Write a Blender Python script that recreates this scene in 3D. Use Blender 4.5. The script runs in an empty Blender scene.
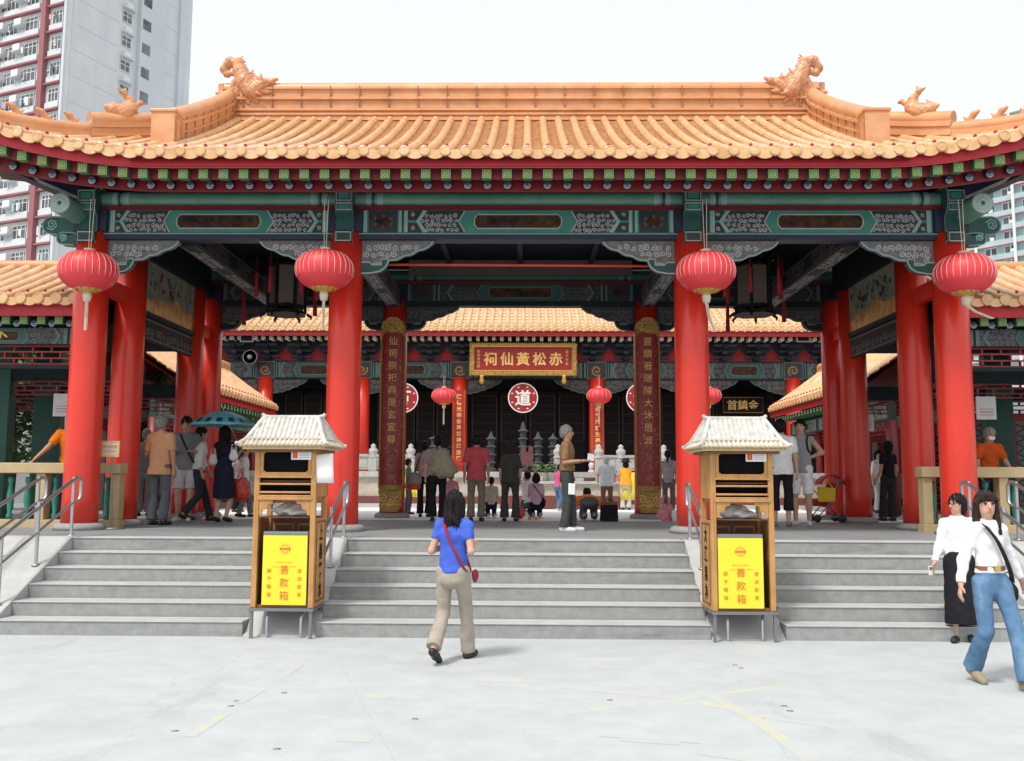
import bpy, math, random
import numpy as np
from mathutils import Vector as V, Matrix as M4
random.seed(7)
R = math.radians
sc = bpy.context.scene
C = sc.collection
PI = math.pi

# ---------------------------------------------------------------- camera
F = 940.0
CAM = V((0.135, 0.0, 1.67))
ROT = M4.Rotation(R(0.89), 3, 'Z') @ M4.Rotation(R(90 + 6.163), 3, 'X') @ M4.Rotation(R(0.27), 3, 'Z')
cd = bpy.data.cameras.new('camera')
cam = bpy.data.objects.new('camera', cd)
C.objects.link(cam)
cam.matrix_world = M4.Translation(CAM) @ ROT.to_4x4()
cd.sensor_width = 36.0
cd.lens = F / 1024 * 36.0
cd.clip_start, cd.clip_end = 0.1, 2000
sc.camera = cam

def ray(px, py):
    return ROT @ V(((px - 512) / F, (380.5 - py) / F, -1.0))

def at(px, py, y):                      # the point seen at a pixel, at depth y
    d = ray(px, py)
    return CAM + d * (y / d.y)

def on(px, py, z):                      # the point seen at a pixel, at height z
    d = ray(px, py)
    return CAM + d * ((z - CAM.z) / d.z)

def zz(py, y, px=518):
    return at(px, py, y).z

PZ = 0.945                              # platform height
YC, YB = 13.9, 19.25                    # front and rear colonnade

# ---------------------------------------------------------------- materials
MATS = {}
def mat(name, col, rough=0.6, var=0.15, scale=6.0, metal=0.0, coat=0.0, bump=0.0, spec=0.5, col2=None, detail=6.0, bscale=None, obj=True, trans=0.0):
    m = bpy.data.materials.new(name)
    m.use_nodes = True
    nt = m.node_tree
    b = nt.nodes['Principled BSDF']
    b.inputs['Roughness'].default_value = rough
    b.inputs['Metallic'].default_value = metal
    b.inputs['Coat Weight'].default_value = coat
    b.inputs['Coat Roughness'].default_value = 0.15
    b.inputs['Specular IOR Level'].default_value = spec
    if trans:
        b.inputs['Transmission Weight'].default_value = trans
    tc = nt.nodes.new('ShaderNodeTexCoord')
    nz = nt.nodes.new('ShaderNodeTexNoise')
    nz.inputs['Scale'].default_value = scale
    nz.inputs['Detail'].default_value = detail
    nz.inputs['Roughness'].default_value = 0.65
    nt.links.new(tc.outputs['Object'], nz.inputs['Vector'])
    mx = nt.nodes.new('ShaderNodeMix')
    mx.data_type = 'RGBA'
    a = [c * (1 - var) for c in col]
    c2 = col2 or [min(1, c * (1 + var)) for c in col]
    mx.inputs['A'].default_value = (*a, 1)
    mx.inputs['B'].default_value = (*c2, 1)
    mr = nt.nodes.new('ShaderNodeMapRange')
    mr.inputs['From Min'].default_value = 0.32
    mr.inputs['From Max'].default_value = 0.68
    nt.links.new(nz.outputs['Fac'], mr.inputs['Value'])
    nt.links.new(mr.outputs['Result'], mx.inputs['Factor'])
    nt.links.new(mx.outputs['Result'], b.inputs['Base Color'])
    if bump:
        bp = nt.nodes.new('ShaderNodeBump')
        bp.inputs['Strength'].default_value = bump
        bp.inputs['Distance'].default_value = 0.02
        n2 = nt.nodes.new('ShaderNodeTexNoise')
        n2.inputs['Scale'].default_value = bscale or scale * 4
        n2.inputs['Detail'].default_value = 5
        nt.links.new(tc.outputs['Object'], n2.inputs['Vector'])
        nt.links.new(n2.outputs['Fac'], bp.inputs['Height'])
        nt.links.new(bp.outputs['Normal'], b.inputs['Normal'])
    MATS[name] = m
    return m

def layer(name, col, scale, lo, hi, dims=None):
    """a second, larger noise laid over a material: stains, wear, chipped paint"""
    m = MATS[name]; nt = m.node_tree
    b = nt.nodes['Principled BSDF']
    src = b.inputs['Base Color'].links[0].from_socket
    tc = [n for n in nt.nodes if n.type == 'TEX_COORD'][0]
    mp = nt.nodes.new('ShaderNodeMapping')
    mp.inputs['Scale'].default_value = dims or (1, 1, 1)
    nt.links.new(tc.outputs['Object'], mp.inputs['Vector'])
    nz = nt.nodes.new('ShaderNodeTexNoise')
    nz.inputs['Scale'].default_value = scale
    nz.inputs['Detail'].default_value = 8
    nz.inputs['Roughness'].default_value = 0.7
    nt.links.new(mp.outputs['Vector'], nz.inputs['Vector'])
    mr = nt.nodes.new('ShaderNodeMapRange')
    mr.inputs['From Min'].default_value = lo
    mr.inputs['From Max'].default_value = hi
    nt.links.new(nz.outputs['Fac'], mr.inputs['Value'])
    mx = nt.nodes.new('ShaderNodeMix'); mx.data_type = 'RGBA'
    nt.links.new(mr.outputs['Result'], mx.inputs['Factor'])
    nt.links.new(src, mx.inputs['A'])
    mx.inputs['B'].default_value = (*col, 1)
    nt.links.new(mx.outputs['Result'], b.inputs['Base Color'])

mat('concrete', (0.445, 0.475, 0.48), 0.85, 0.07, 3.0, bump=0.15, bscale=60)
layer('concrete', (0.365, 0.39, 0.395), 0.55, 0.5, 0.8)
layer('concrete', (0.54, 0.565, 0.56), 1.7, 0.58, 0.78, (0.3, 1, 1))
layer('concrete', (0.35, 0.37, 0.37), 0.9, 0.60, 0.70, (1, .25, 1))
layer('concrete', (0.33, 0.345, 0.345), 7.0, 0.69, 0.73)
layer('concrete', (0.26, 0.27, 0.27), 2.4, 0.715, 0.735)
mat('step_stone', (0.295, 0.30, 0.29), 0.85, 0.14, 9.0, bump=0.2, bscale=70)
layer('step_stone', (0.16, 0.165, 0.16), 2.2, 0.52, 0.78, (0.5, 1, 3))
layer('step_stone', (0.27, 0.24, 0.19), 1.3, 0.60, 0.8)
mat('ramp_stone', (0.45, 0.455, 0.44), 0.85, 0.08, 5.0, bump=0.12, bscale=70)
layer('ramp_stone', (0.36, 0.365, 0.36), 1.6, 0.5, 0.8)
mat('platform_stone', (0.25, 0.265, 0.27), 0.6, 0.10, 5.0)
layer('platform_stone', (0.19, 0.20, 0.20), 1.2, 0.5, 0.75)
mat('court_sunlit', (0.80, 0.80, 0.78), 0.8, 0.05, 4.0)  # pale tone with the courtyard's sunlight painted in
mat('plinth_stone', (0.30, 0.30, 0.29), 0.8, 0.15, 14.0)
mat('white_stone', (0.47, 0.465, 0.44), 0.7, 0.12, 8.0)
mat('beige_stone', (0.50, 0.43, 0.36), 0.8, 0.15, 6.0)
mat('yellow_paint', (0.55, 0.51, 0.35), 0.85, 0.08, 3.0)
layer('yellow_paint', (0.46, 0.485, 0.48), 2.2, 0.42, 0.62)
layer('yellow_paint', (0.445, 0.475, 0.48), 11.0, 0.46, 0.64)
layer('yellow_paint', (0.445, 0.475, 0.48), 0.9, 0.42, 0.56)
mat('red_lacquer', (0.68, 0.032, 0.015), 0.36, 0.06, 1.6, coat=0.2, bump=0.06, bscale=5)
layer('red_lacquer', (0.52, 0.020, 0.011), 1.1, 0.5, 0.85, (1, 1, .25))
layer('red_lacquer', (0.74, 0.075, 0.045), 2.6, 0.60, 0.80, (1, 1, .35))
layer('red_lacquer', (0.36, 0.018, 0.012), 11.0, 0.66, 0.78, (1, 1, .5))
mat('dark_red', (0.18, 0.008, 0.012), 0.45, 0.12, 3.0)
mat('fascia_red', (0.42, 0.014, 0.022), 0.5, 0.15, 2.0)
layer('fascia_red', (0.27, 0.012, 0.018), 1.5, 0.5, 0.8)
mat('glazed_tile', (0.70, 0.37, 0.15), 0.29, 0.15, 4.5, coat=0.3, col2=(0.77, 0.50, 0.26))
layer('glazed_tile', (0.79, 0.58, 0.38), 1.1, 0.52, 0.82)
layer('glazed_tile', (0.46, 0.21, 0.085), 4.0, 0.54, 0.78)
layer('glazed_tile', (0.33, 0.17, 0.09), 13.0, 0.64, 0.76)
mat('pan_tile', (0.72, 0.46, 0.27), 0.45, 0.16, 7.0)
layer('pan_tile', (0.82, 0.64, 0.48), 0.9, 0.6, 0.8)
layer('pan_tile', (0.50, 0.26, 0.13), 3.0, 0.6, 0.8)
mat('ridge_tile', (0.60, 0.275, 0.115), 0.45, 0.12, 3.0, coat=0.1)
layer('ridge_tile', (0.68, 0.40, 0.235), 1.8, 0.48, 0.8)
layer('ridge_tile', (0.42, 0.165, 0.06), 4.0, 0.62, 0.8, (1, 1, 2))
mat('dragon_glaze', (0.56, 0.255, 0.12), 0.4, 0.3, 14.0, coat=0.2)
mat('lip_shade', (0.55, 0.31, 0.165), 0.8, 0.25, 9.0)  # darker tile tone painting the shadow under each tile lip
mat('joint_grey', (0.40, 0.42, 0.42), 0.9)
mat('joint', (0.20, 0.10, 0.05), 0.9)
mat('teal', (0.045, 0.20, 0.165), 0.5, 0.15, 3.0)
mat('purlin_green', (0.125, 0.28, 0.215), 0.45, 0.18, 2.0)
layer('purlin_green', (0.085, 0.19, 0.15), 1.6, 0.5, 0.8, (.4, 1, 1))
mat('deep_teal', (0.012, 0.068, 0.062), 0.5, 0.2, 3.0)
mat('light_teal', (0.23, 0.40, 0.36), 0.55, 0.12, 4.0)
mat('pale_line', (0.36, 0.385, 0.36), 0.6, 0.12, 8.0)
mat('scroll_grey', (0.46, 0.45, 0.44), 0.65, 0.25, 20.0)
mat('pale_shaded', (0.135, 0.15, 0.145), 0.65, 0.15, 8.0)  # from here, frieze paints darkened to carry the shade under eaves and gate
mat('scroll_shaded', (0.12, 0.12, 0.12), 0.65, 0.25, 20.0)
mat('teal_shaded', (0.022, 0.085, 0.075), 0.55, 0.15, 3.0)
mat('light_teal_shaded', (0.085, 0.16, 0.15), 0.6, 0.12, 4.0)
mat('carved_shaded', (0.045, 0.042, 0.043), 0.7, 0.4, 30.0)
mat('door_line', (0.026, 0.015, 0.012), 0.6, 0.2, 6.0)
mat('pagoda_stone', (0.045, 0.055, 0.065), 0.8, 0.2, 10.0)
mat('seam_and_shade', (0.42, 0.21, 0.11), 0.9)  # ridge joints, and the shadow line painted round each eave disc
mat('panel_dark', (0.026, 0.026, 0.032), 0.5, 0.3, 12.0)
mat('carved_grey', (0.15, 0.14, 0.14), 0.7, 0.4, 30.0)
mat('panel_gold', (0.010, 0.008, 0.011), 0.6, 0.5, 7.0, col2=(0.095, 0.042, 0.016), spec=.25)
mat('rafter_green', (0.03, 0.17, 0.065), 0.5, 0.2, 6.0)
mat('rafter_yellow', (0.36, 0.38, 0.13), 0.5, 0.15, 10.0)
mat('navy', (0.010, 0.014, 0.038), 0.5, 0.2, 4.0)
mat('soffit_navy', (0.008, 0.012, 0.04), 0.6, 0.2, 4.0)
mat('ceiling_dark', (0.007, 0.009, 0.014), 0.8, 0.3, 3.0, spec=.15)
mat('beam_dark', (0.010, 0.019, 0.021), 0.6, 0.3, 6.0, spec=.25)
mat('blue_ring', (0.05, 0.11, 0.18), 0.5)
mat('white_paint', (0.72, 0.72, 0.70), 0.6, 0.06, 4.0)
mat('buff_panel', (0.115, 0.09, 0.072), 0.7, 0.12, 2.0)
mat('gold', (0.60, 0.36, 0.075), 0.35, 0.25, 25.0, metal=0.25)
mat('gold_dark', (0.30, 0.17, 0.035), 0.45, 0.4, 30.0, metal=0.2)
mat('gold_letter', (0.80, 0.52, 0.15), 0.45, 0.1, 8.0)
mat('board_red', (0.27, 0.010, 0.012), 0.4, 0.15, 5.0)
layer('board_red', (0.55, 0.30, 0.06), 34.0, 0.70, 0.73)
mat('plaque_red', (0.30, 0.012, 0.016), 0.5, 0.1, 4.0)
mat('lantern_red', (0.72, 0.045, 0.055), 0.5, 0.07, 5.0)
mat('lantern_pale', (0.80, 0.36, 0.34), 0.6, 0.05)
mat('cream', (0.62, 0.55, 0.42), 0.7, 0.1, 12.0)
mat('tassel_red', (0.33, 0.012, 0.02), 0.7, 0.2, 20.0)
mat('wood', (0.50, 0.255, 0.082), 0.5, 0.2, 3.0, bump=0.1, bscale=40)
layer('wood', (0.36, 0.165, 0.05), 2.0, 0.5, 0.7, (9, 9, 0.6))
mat('wood_dark', (0.21, 0.085, 0.033), 0.55, 0.25, 4.0)
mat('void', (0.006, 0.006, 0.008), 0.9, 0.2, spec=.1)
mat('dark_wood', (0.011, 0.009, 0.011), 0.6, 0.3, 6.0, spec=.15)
mat('kiosk_tile', (0.56, 0.545, 0.50), 0.75, 0.14, 18.0)
layer('kiosk_tile', (0.30, 0.285, 0.255), 7.0, 0.50, 0.72)
layer('kiosk_tile', (0.40, 0.37, 0.31), 2.5, 0.52, 0.75, (2, 2, .6))
mat('kiosk_edge', (0.57, 0.44, 0.25), 0.7, 0.12, 8.0)
mat('steel', (0.50, 0.51, 0.53), 0.28, 0.08, 6.0, metal=0.9)
mat('grey_metal', (0.23, 0.23, 0.24), 0.45, 0.1, 6.0, metal=0.6)
mat('box_yellow', (0.86, 0.70, 0.035), 0.45, 0.04, 3.0)
mat('print_red', (0.66, 0.12, 0.03), 0.6, 0.05)
mat('print_gold', (0.70, 0.42, 0.05), 0.6, 0.05)
mat('paper', (0.80, 0.78, 0.79), 0.7, 0.03)
mat('print_grey', (0.45, 0.42, 0.43), 0.7, 0.03)
mat('sign_gold', (0.62, 0.43, 0.12), 0.5, 0.1, 6.0)
mat('green_column', (0.008, 0.085, 0.058), 0.45, 0.1, 3.0)
mat('baluster_green', (0.02, 0.20, 0.14), 0.45, 0.12, 5.0)
mat('buff_stone', (0.48, 0.37, 0.20), 0.7, 0.1, 5.0)
mat('fret_red', (0.28, 0.014, 0.022), 0.5, 0.15, 5.0)
mat('door_red', (0.40, 0.022, 0.030), 0.5, 0.12, 4.0)
mat('grey_wall', (0.28, 0.285, 0.29), 0.8, 0.1, 3.0)
mat('tower_white', (0.62, 0.635, 0.65), 0.85, 0.05, 0.2)  # tower walls lightened, distance haze painted into the tone
layer('tower_white', (0.54, 0.575, 0.61), 0.12, 0.45, 0.75)
mat('tower_grey', (0.54, 0.575, 0.61), 0.85, 0.05, 0.2)
mat('tower_panel', (0.60, 0.605, 0.635), 0.85, 0.06, 0.3)
mat('tower_red', (0.30, 0.115, 0.125), 0.8, 0.1, 0.5)
layer('tower_white', (0.53, 0.55, 0.57), 0.5, 0.5, 0.8, (1, 1, .12))
layer('tower_panel', (0.50, 0.52, 0.56), 0.6, 0.5, 0.8, (1, 1, .1))
mat('window_dark', (0.05, 0.062, 0.075), 0.15, 0.5, 0.6, col2=(0.20, 0.22, 0.24))
mat('tower_teal', (0.34, 0.48, 0.50), 0.6, 0.1, 0.4)  # paled to put distance haze into the colour
mat('tower_pink', (0.56, 0.38, 0.40), 0.8, 0.1, 0.4)  # paled for haze like the teal
mat('leaf', (0.055, 0.12, 0.028), 0.55, 0.5, 3.0)
mat('bark', (0.09, 0.065, 0.045), 0.9, 0.3, 8.0, bump=0.5)
mat('skin', (0.56, 0.325, 0.225), 0.5, 0.06, 12.0)
mat('skin_tan', (0.43, 0.225, 0.14), 0.5, 0.06, 12.0)
mat('hair_black', (0.008, 0.006, 0.006), 0.5, 0.5, 40.0, spec=.22, bump=.4, bscale=90)
mat('hair_brown', (0.028, 0.014, 0.009), 0.5, 0.5, 40.0, spec=.25, bump=.4, bscale=90)
mat('hair_grey', (0.22, 0.21, 0.20), 0.6, 0.5, 60.0)
mat('hair_white', (0.55, 0.54, 0.52), 0.6, 0.2, 60.0)
mat('eye_dark', (0.012, 0.009, 0.008), 0.25, 0.0)
mat('lip', (0.42, 0.14, 0.12), 0.5, 0.0)
mat('black', (0.012, 0.012, 0.014), 0.5, 0.2, 10.0)
mat('umbrella_teal', (0.13, 0.42, 0.44), 0.5, 0.08, 5.0)
mat('umbrella_dark', (0.02, 0.05, 0.15), 0.5, 0.1, 5.0)
mat('bag_beige', (0.30, 0.26, 0.17), 0.8, 0.15, 14.0)
mat('plastic_red', (0.62, 0.05, 0.03), 0.4, 0.15, 10.0)
mat('plastic_pink', (0.62, 0.22, 0.25), 0.4, 0.25, 14.0)
mat('yellow_cloth', (0.80, 0.62, 0.03), 0.7, 0.08, 10.0)
mat('stroller_red', (0.40, 0.015, 0.02), 0.7, 0.12, 10.0)
mat('stroller_yellow', (0.70, 0.47, 0.02), 0.7, 0.1, 10.0)
mat('painting_pale', (0.24, 0.25, 0.20), 0.2, 0.15, 3.0)
layer('painting_pale', (0.10, 0.12, 0.095), 2.0, .5, .72)
mat('painted_reflection', (0.46, 0.25, 0.09), 0.25, 0.45, 5.0)  # tiled roof's reflection in the picture glass, painted as ochre
layer('painted_reflection', (0.16, 0.10, 0.05), 4.0, .55, .75)
mat('painting_ink', (0.06, 0.075, 0.06), 0.25, 0.4, 12.0)
mat('painting_rose', (0.30, 0.045, 0.04), 0.25, 0.3, 12.0)
_fab = {}
def fabric(col, rough=0.85, sheen=True):
    k = tuple(round(c, 3) for c in col)
    if k not in _fab:
        nm = 'fabric_%02d' % len(_fab)
        mat(nm, col, rough, 0.13, 9.0, bump=0.5, bscale=14, spec=0.2)
        _fab[k] = nm
    return _fab[k]

# ---------------------------------------------------------------- mesh building
def tag(o, label=None, cat=None, group=None, kind=None):
    if label: o['label'] = label
    if cat: o['category'] = cat
    if group: o['group'] = group
    if kind: o['kind'] = kind
    return o

def thing(name, loc, label, cat, group=None, rz=0.0):
    o = bpy.data.objects.new(name, None)
    o.empty_display_size = 0.2
    C.objects.link(o)
    o.location = loc
    o.rotation_euler = (0, 0, rz)
    return tag(o, label, cat, group)

def base_of(p):
    s = V((0, 0, 0))
    while p is not None:
        s += p.location
        p = p.parent
    return s

class MB:
    def __init__(s, sub=None):
        s.v = []; s.f = []; s.m = []; s.s = []; s.sub = sub or {}
    def add(s, vs, fs, mat, smooth=False):
        mat = s.sub.get(mat, mat)
        n = len(s.v)
        s.v.extend([tuple(p) for p in vs])
        for f in fs:
            s.f.append(tuple(i + n for i in f)); s.m.append(mat); s.s.append(smooth)
        return s
    def box(s, x0, x1, y0, y1, z0, z1, mat):
        vs = [(x, y, z) for x in (x0, x1) for y in (y0, y1) for z in (z0, z1)]
        return s.add(vs, [(0, 1, 3, 2), (4, 6, 7, 5), (0, 4, 5, 1), (2, 3, 7, 6), (0, 2, 6, 4), (1, 5, 7, 3)], mat)
    def obox(s, p, q, w, h, mat, up=V((0, 0, 1))):
        """a bar of section w x h from p to q"""
        p, q = V(p), V(q)
        d = (q - p).normalized()
        r = d.cross(up)
        if r.length < 1e-4: r = d.cross(V((1, 0, 0)))
        r.normalize(); u = r.cross(d).normalized()
        vs = []
        for e in (p, q):
            for a, b in ((-1, -1), (1, -1), (1, 1), (-1, 1)):
                vs.append(e + r * (a * w / 2) + u * (b * h / 2))
        return s.add(vs, [(3, 2, 1, 0), (4, 5, 6, 7), (0, 1, 5, 4), (1, 2, 6, 5), (2, 3, 7, 6), (3, 0, 4, 7)], mat)
    def tube(s, pts, r, mat, n=8, caps=True, smooth=True):
        pts = [V(p) for p in pts]
        k = len(pts)
        rs = r if isinstance(r, (list, tuple)) else [r] * k
        t0 = (pts[1] - pts[0]).normalized()
        nrm = t0.orthogonal().normalized()
        vs = []; fs = []
        for i, p in enumerate(pts):
            if i == 0: t = t0
            elif i == k - 1: t = (pts[-1] - pts[-2]).normalized()
            else: t = (pts[i + 1] - pts[i - 1]).normalized()
            nrm = (nrm - t * nrm.dot(t)).normalized()
            b = t.cross(nrm)
            for j in range(n):
                a = 2 * PI * j / n
                vs.append(p + (nrm * math.cos(a) + b * math.sin(a)) * rs[i])
        for i in range(k - 1):
            for j in range(n):
                j2 = (j + 1) % n
                fs.append((i * n + j, i * n + j2, (i + 1) * n + j2, (i + 1) * n + j))
        s.add(vs, fs, mat, smooth)
        if caps:
            s.add(vs[:n], [tuple(reversed(range(n)))], mat)
            s.add(vs[-n:], [tuple(range(n))], mat)
        return s
    def lathe(s, prof, c, mat, n=16, axis=V((0, 0, 1)), smooth=True):
        """profile of (radius, height) turned about an axis through c"""
        ax = V(axis).normalized(); u = ax.orthogonal().normalized(); w = ax.cross(u); c = V(c)
        vs = []; fs = []
        for r, h in prof:
            for j in range(n):
                a = 2 * PI * j / n
                vs.append(c + ax * h + (u * math.cos(a) + w * math.sin(a)) * r)
        k = len(prof)
        for i in range(k - 1):
            for j in range(n):
                j2 = (j + 1) % n
                fs.append((i * n + j, i * n + j2, (i + 1) * n + j2, (i + 1) * n + j))
        fs.append(tuple(reversed(range(n)))); fs.append(tuple(range((k - 1) * n, k * n)))
        return s.add(vs, fs, mat, smooth)
    def prism(s, poly, fn, d0, d1, mat):
        """2D outline (a, b) with depth d0..d1, placed by fn(a, b, d)"""
        n = len(poly)
        vs = [fn(a, b, d0) for a, b in poly] + [fn(a, b, d1) for a, b in poly]
        fs = [tuple(reversed(range(n))), tuple(range(n, 2 * n))]
        fs += [(i, (i + 1) % n, n + (i + 1) % n, n + i) for i in range(n)]
        return s.add(vs, fs, mat)
    def flat(s, poly, fn, d, mat):
        return s.add([fn(a, b, d) for a, b in poly], [tuple(range(len(poly)))], mat)
    def line(s, pts, w, fn, d, mat, closed=False):
        """painted line of width w along 2D points"""
        P = [V((p[0], p[1])) for p in pts]
        n = len(P); vs = []
        for i in range(n):
            if closed: a, b = P[i - 1], P[(i + 1) % n]
            else: a, b = P[max(i - 1, 0)], P[min(i + 1, n - 1)]
            t = (b - a)
            if t.length < 1e-9: t = V((1, 0))
            t.normalize(); q = V((-t.y, t.x)) * (w / 2)
            vs.append(fn(*(P[i] + q), d)); vs.append(fn(*(P[i] - q), d))
        m = n if closed else n - 1
        fs = [(2 * i, 2 * i + 1, 2 * ((i + 1) % n) + 1, 2 * ((i + 1) % n)) for i in range(m)]
        return s.add(vs, fs, mat)
    def grid(s, rows, mat, smooth=True):
        k = len(rows[0]); vs = [p for r in rows for p in r]; fs = []
        for i in range(len(rows) - 1):
            for j in range(k - 1):
                fs.append((i * k + j, i * k + j + 1, (i + 1) * k + j + 1, (i + 1) * k + j))
        return s.add(vs, fs, mat, smooth)
    def build(s, name, parent=None, bevel=0.0, loc=None):
        off = base_of(parent) if parent is not None else V(loc or (0, 0, 0))
        me = bpy.data.meshes.new(name)
        a = np.array(s.v, dtype=np.float64) - np.array(off[:])
        me.from_pydata([tuple(p) for p in a], [], s.f)
        names = list(dict.fromkeys(s.m))
        for nm in names: me.materials.append(MATS[nm])
        ix = {nm: i for i, nm in enumerate(names)}
        me.polygons.foreach_set('material_index', [ix[x] for x in s.m])
        me.polygons.foreach_set('use_smooth', s.s)
        me.update()
        o = bpy.data.objects.new(name, me)
        C.objects.link(o)
        if parent is not None: o.parent = parent
        else: o.location = off
        if bevel:
            b = o.modifiers.new('bevel', 'BEVEL'); b.width = bevel; b.segments = 2; b.limit_method = 'ANGLE'; b.angle_limit = R(40)
        return o

def kids(o):
    return [c for c in C.objects if c.parent is o]

def copy_tree(o, parent=None):
    c = o.copy(); C.objects.link(c)
    if parent is not None: c.parent = parent
    for ch in kids(o): copy_tree(ch, c)
    return c

def part_copy(o, d):
    c = o.copy(); C.objects.link(c); c.location = o.location + V(d)
    for ch in kids(o): copy_tree(ch, c)
    return c

def text(s, size, fn, mat, parent, name='lettering', depth=0.004, loc=None, bold=0.0, vertical=0.0):
    """writing as a mesh: fn maps (x, y, d) of the text plane to the world. Characters centred on the origin; vertical > 0 stacks them at that pitch"""
    rows = [(s, 0.0)] if not vertical else [(ch, ((len(s) - 1) / 2 - i) * vertical) for i, ch in enumerate(s)]
    mb = MB()
    for tx, dy in rows:
        if not tx.strip(): continue
        cu = bpy.data.curves.new('tmp', 'FONT')
        cu.body = tx; cu.size = size; cu.align_x = 'CENTER'; cu.align_y = 'CENTER'
        cu.offset = bold; cu.resolution_u = 3
        ob = bpy.data.objects.new('tmp', cu); C.objects.link(ob)
        dg = bpy.context.evaluated_depsgraph_get(); dg.update()
        me = bpy.data.meshes.new_from_object(ob.evaluated_get(dg))
        co = [v.co for v in me.vertices]
        if co:
            mx = (min(c.x for c in co) + max(c.x for c in co)) / 2
            my = (min(c.y for c in co) + max(c.y for c in co)) / 2
            mb.add([fn(c.x - mx, c.y - my + dy, depth) for c in co], [tuple(p.vertices) for p in me.polygons], mat)
        bpy.data.objects.remove(ob); bpy.data.curves.remove(cu); bpy.data.meshes.remove(me)
    return mb.build(name, parent) if mb.v else None

def front(cx, y, cz):                    # a plane facing the camera side (-y)
    return lambda a, b, d=0.0: (cx + a, y - d, cz + b)
def back(cx, y, cz):
    return lambda a, b, d=0.0: (cx - a, y + d, cz + b)
def sideways(x, cy, cz, sx):             # a plane facing sx along x
    return lambda a, b, d=0.0: (x + sx * d, cy + sx * a, cz + b)

# ---------------------------------------------------------------- painted and carved ornament
def spiral(mb, fn, a, b, r, d, mat='scroll_grey', w=None, turns=1.4, sgn=1):
    w = w or r * 0.30; n = 12; ph = random.uniform(0, 6.28); pts = []
    for i in range(n):
        t = i / (n - 1); rr = r * (0.15 + 0.85 * t); an = ph + sgn * turns * 2 * PI * t
        pts.append((a + rr * math.cos(an), b + rr * math.sin(an)))
    mb.line(pts, w, fn, d, mat)

def scrolls(mb, fn, inside, a0, a1, b0, b1, r, d, mat='scroll_grey'):
    """a field of little scrolls where inside(a, b) holds"""
    st = r * 1.85; k = 0; b = b0 + r
    while b < b1 - r * 0.3:
        a = a0 + r * (1.0 if k % 2 else 1.6)
        while a < a1 - r * 0.3:
            x, y = a + random.uniform(-.25, .25) * r, b + random.uniform(-.2, .2) * r
            if inside(x, y): spiral(mb, fn, x, y, r * random.uniform(.75, 1.05), d, mat, sgn=random.choice((-1, 1)))
            a += st
        b += st; k += 1

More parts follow.
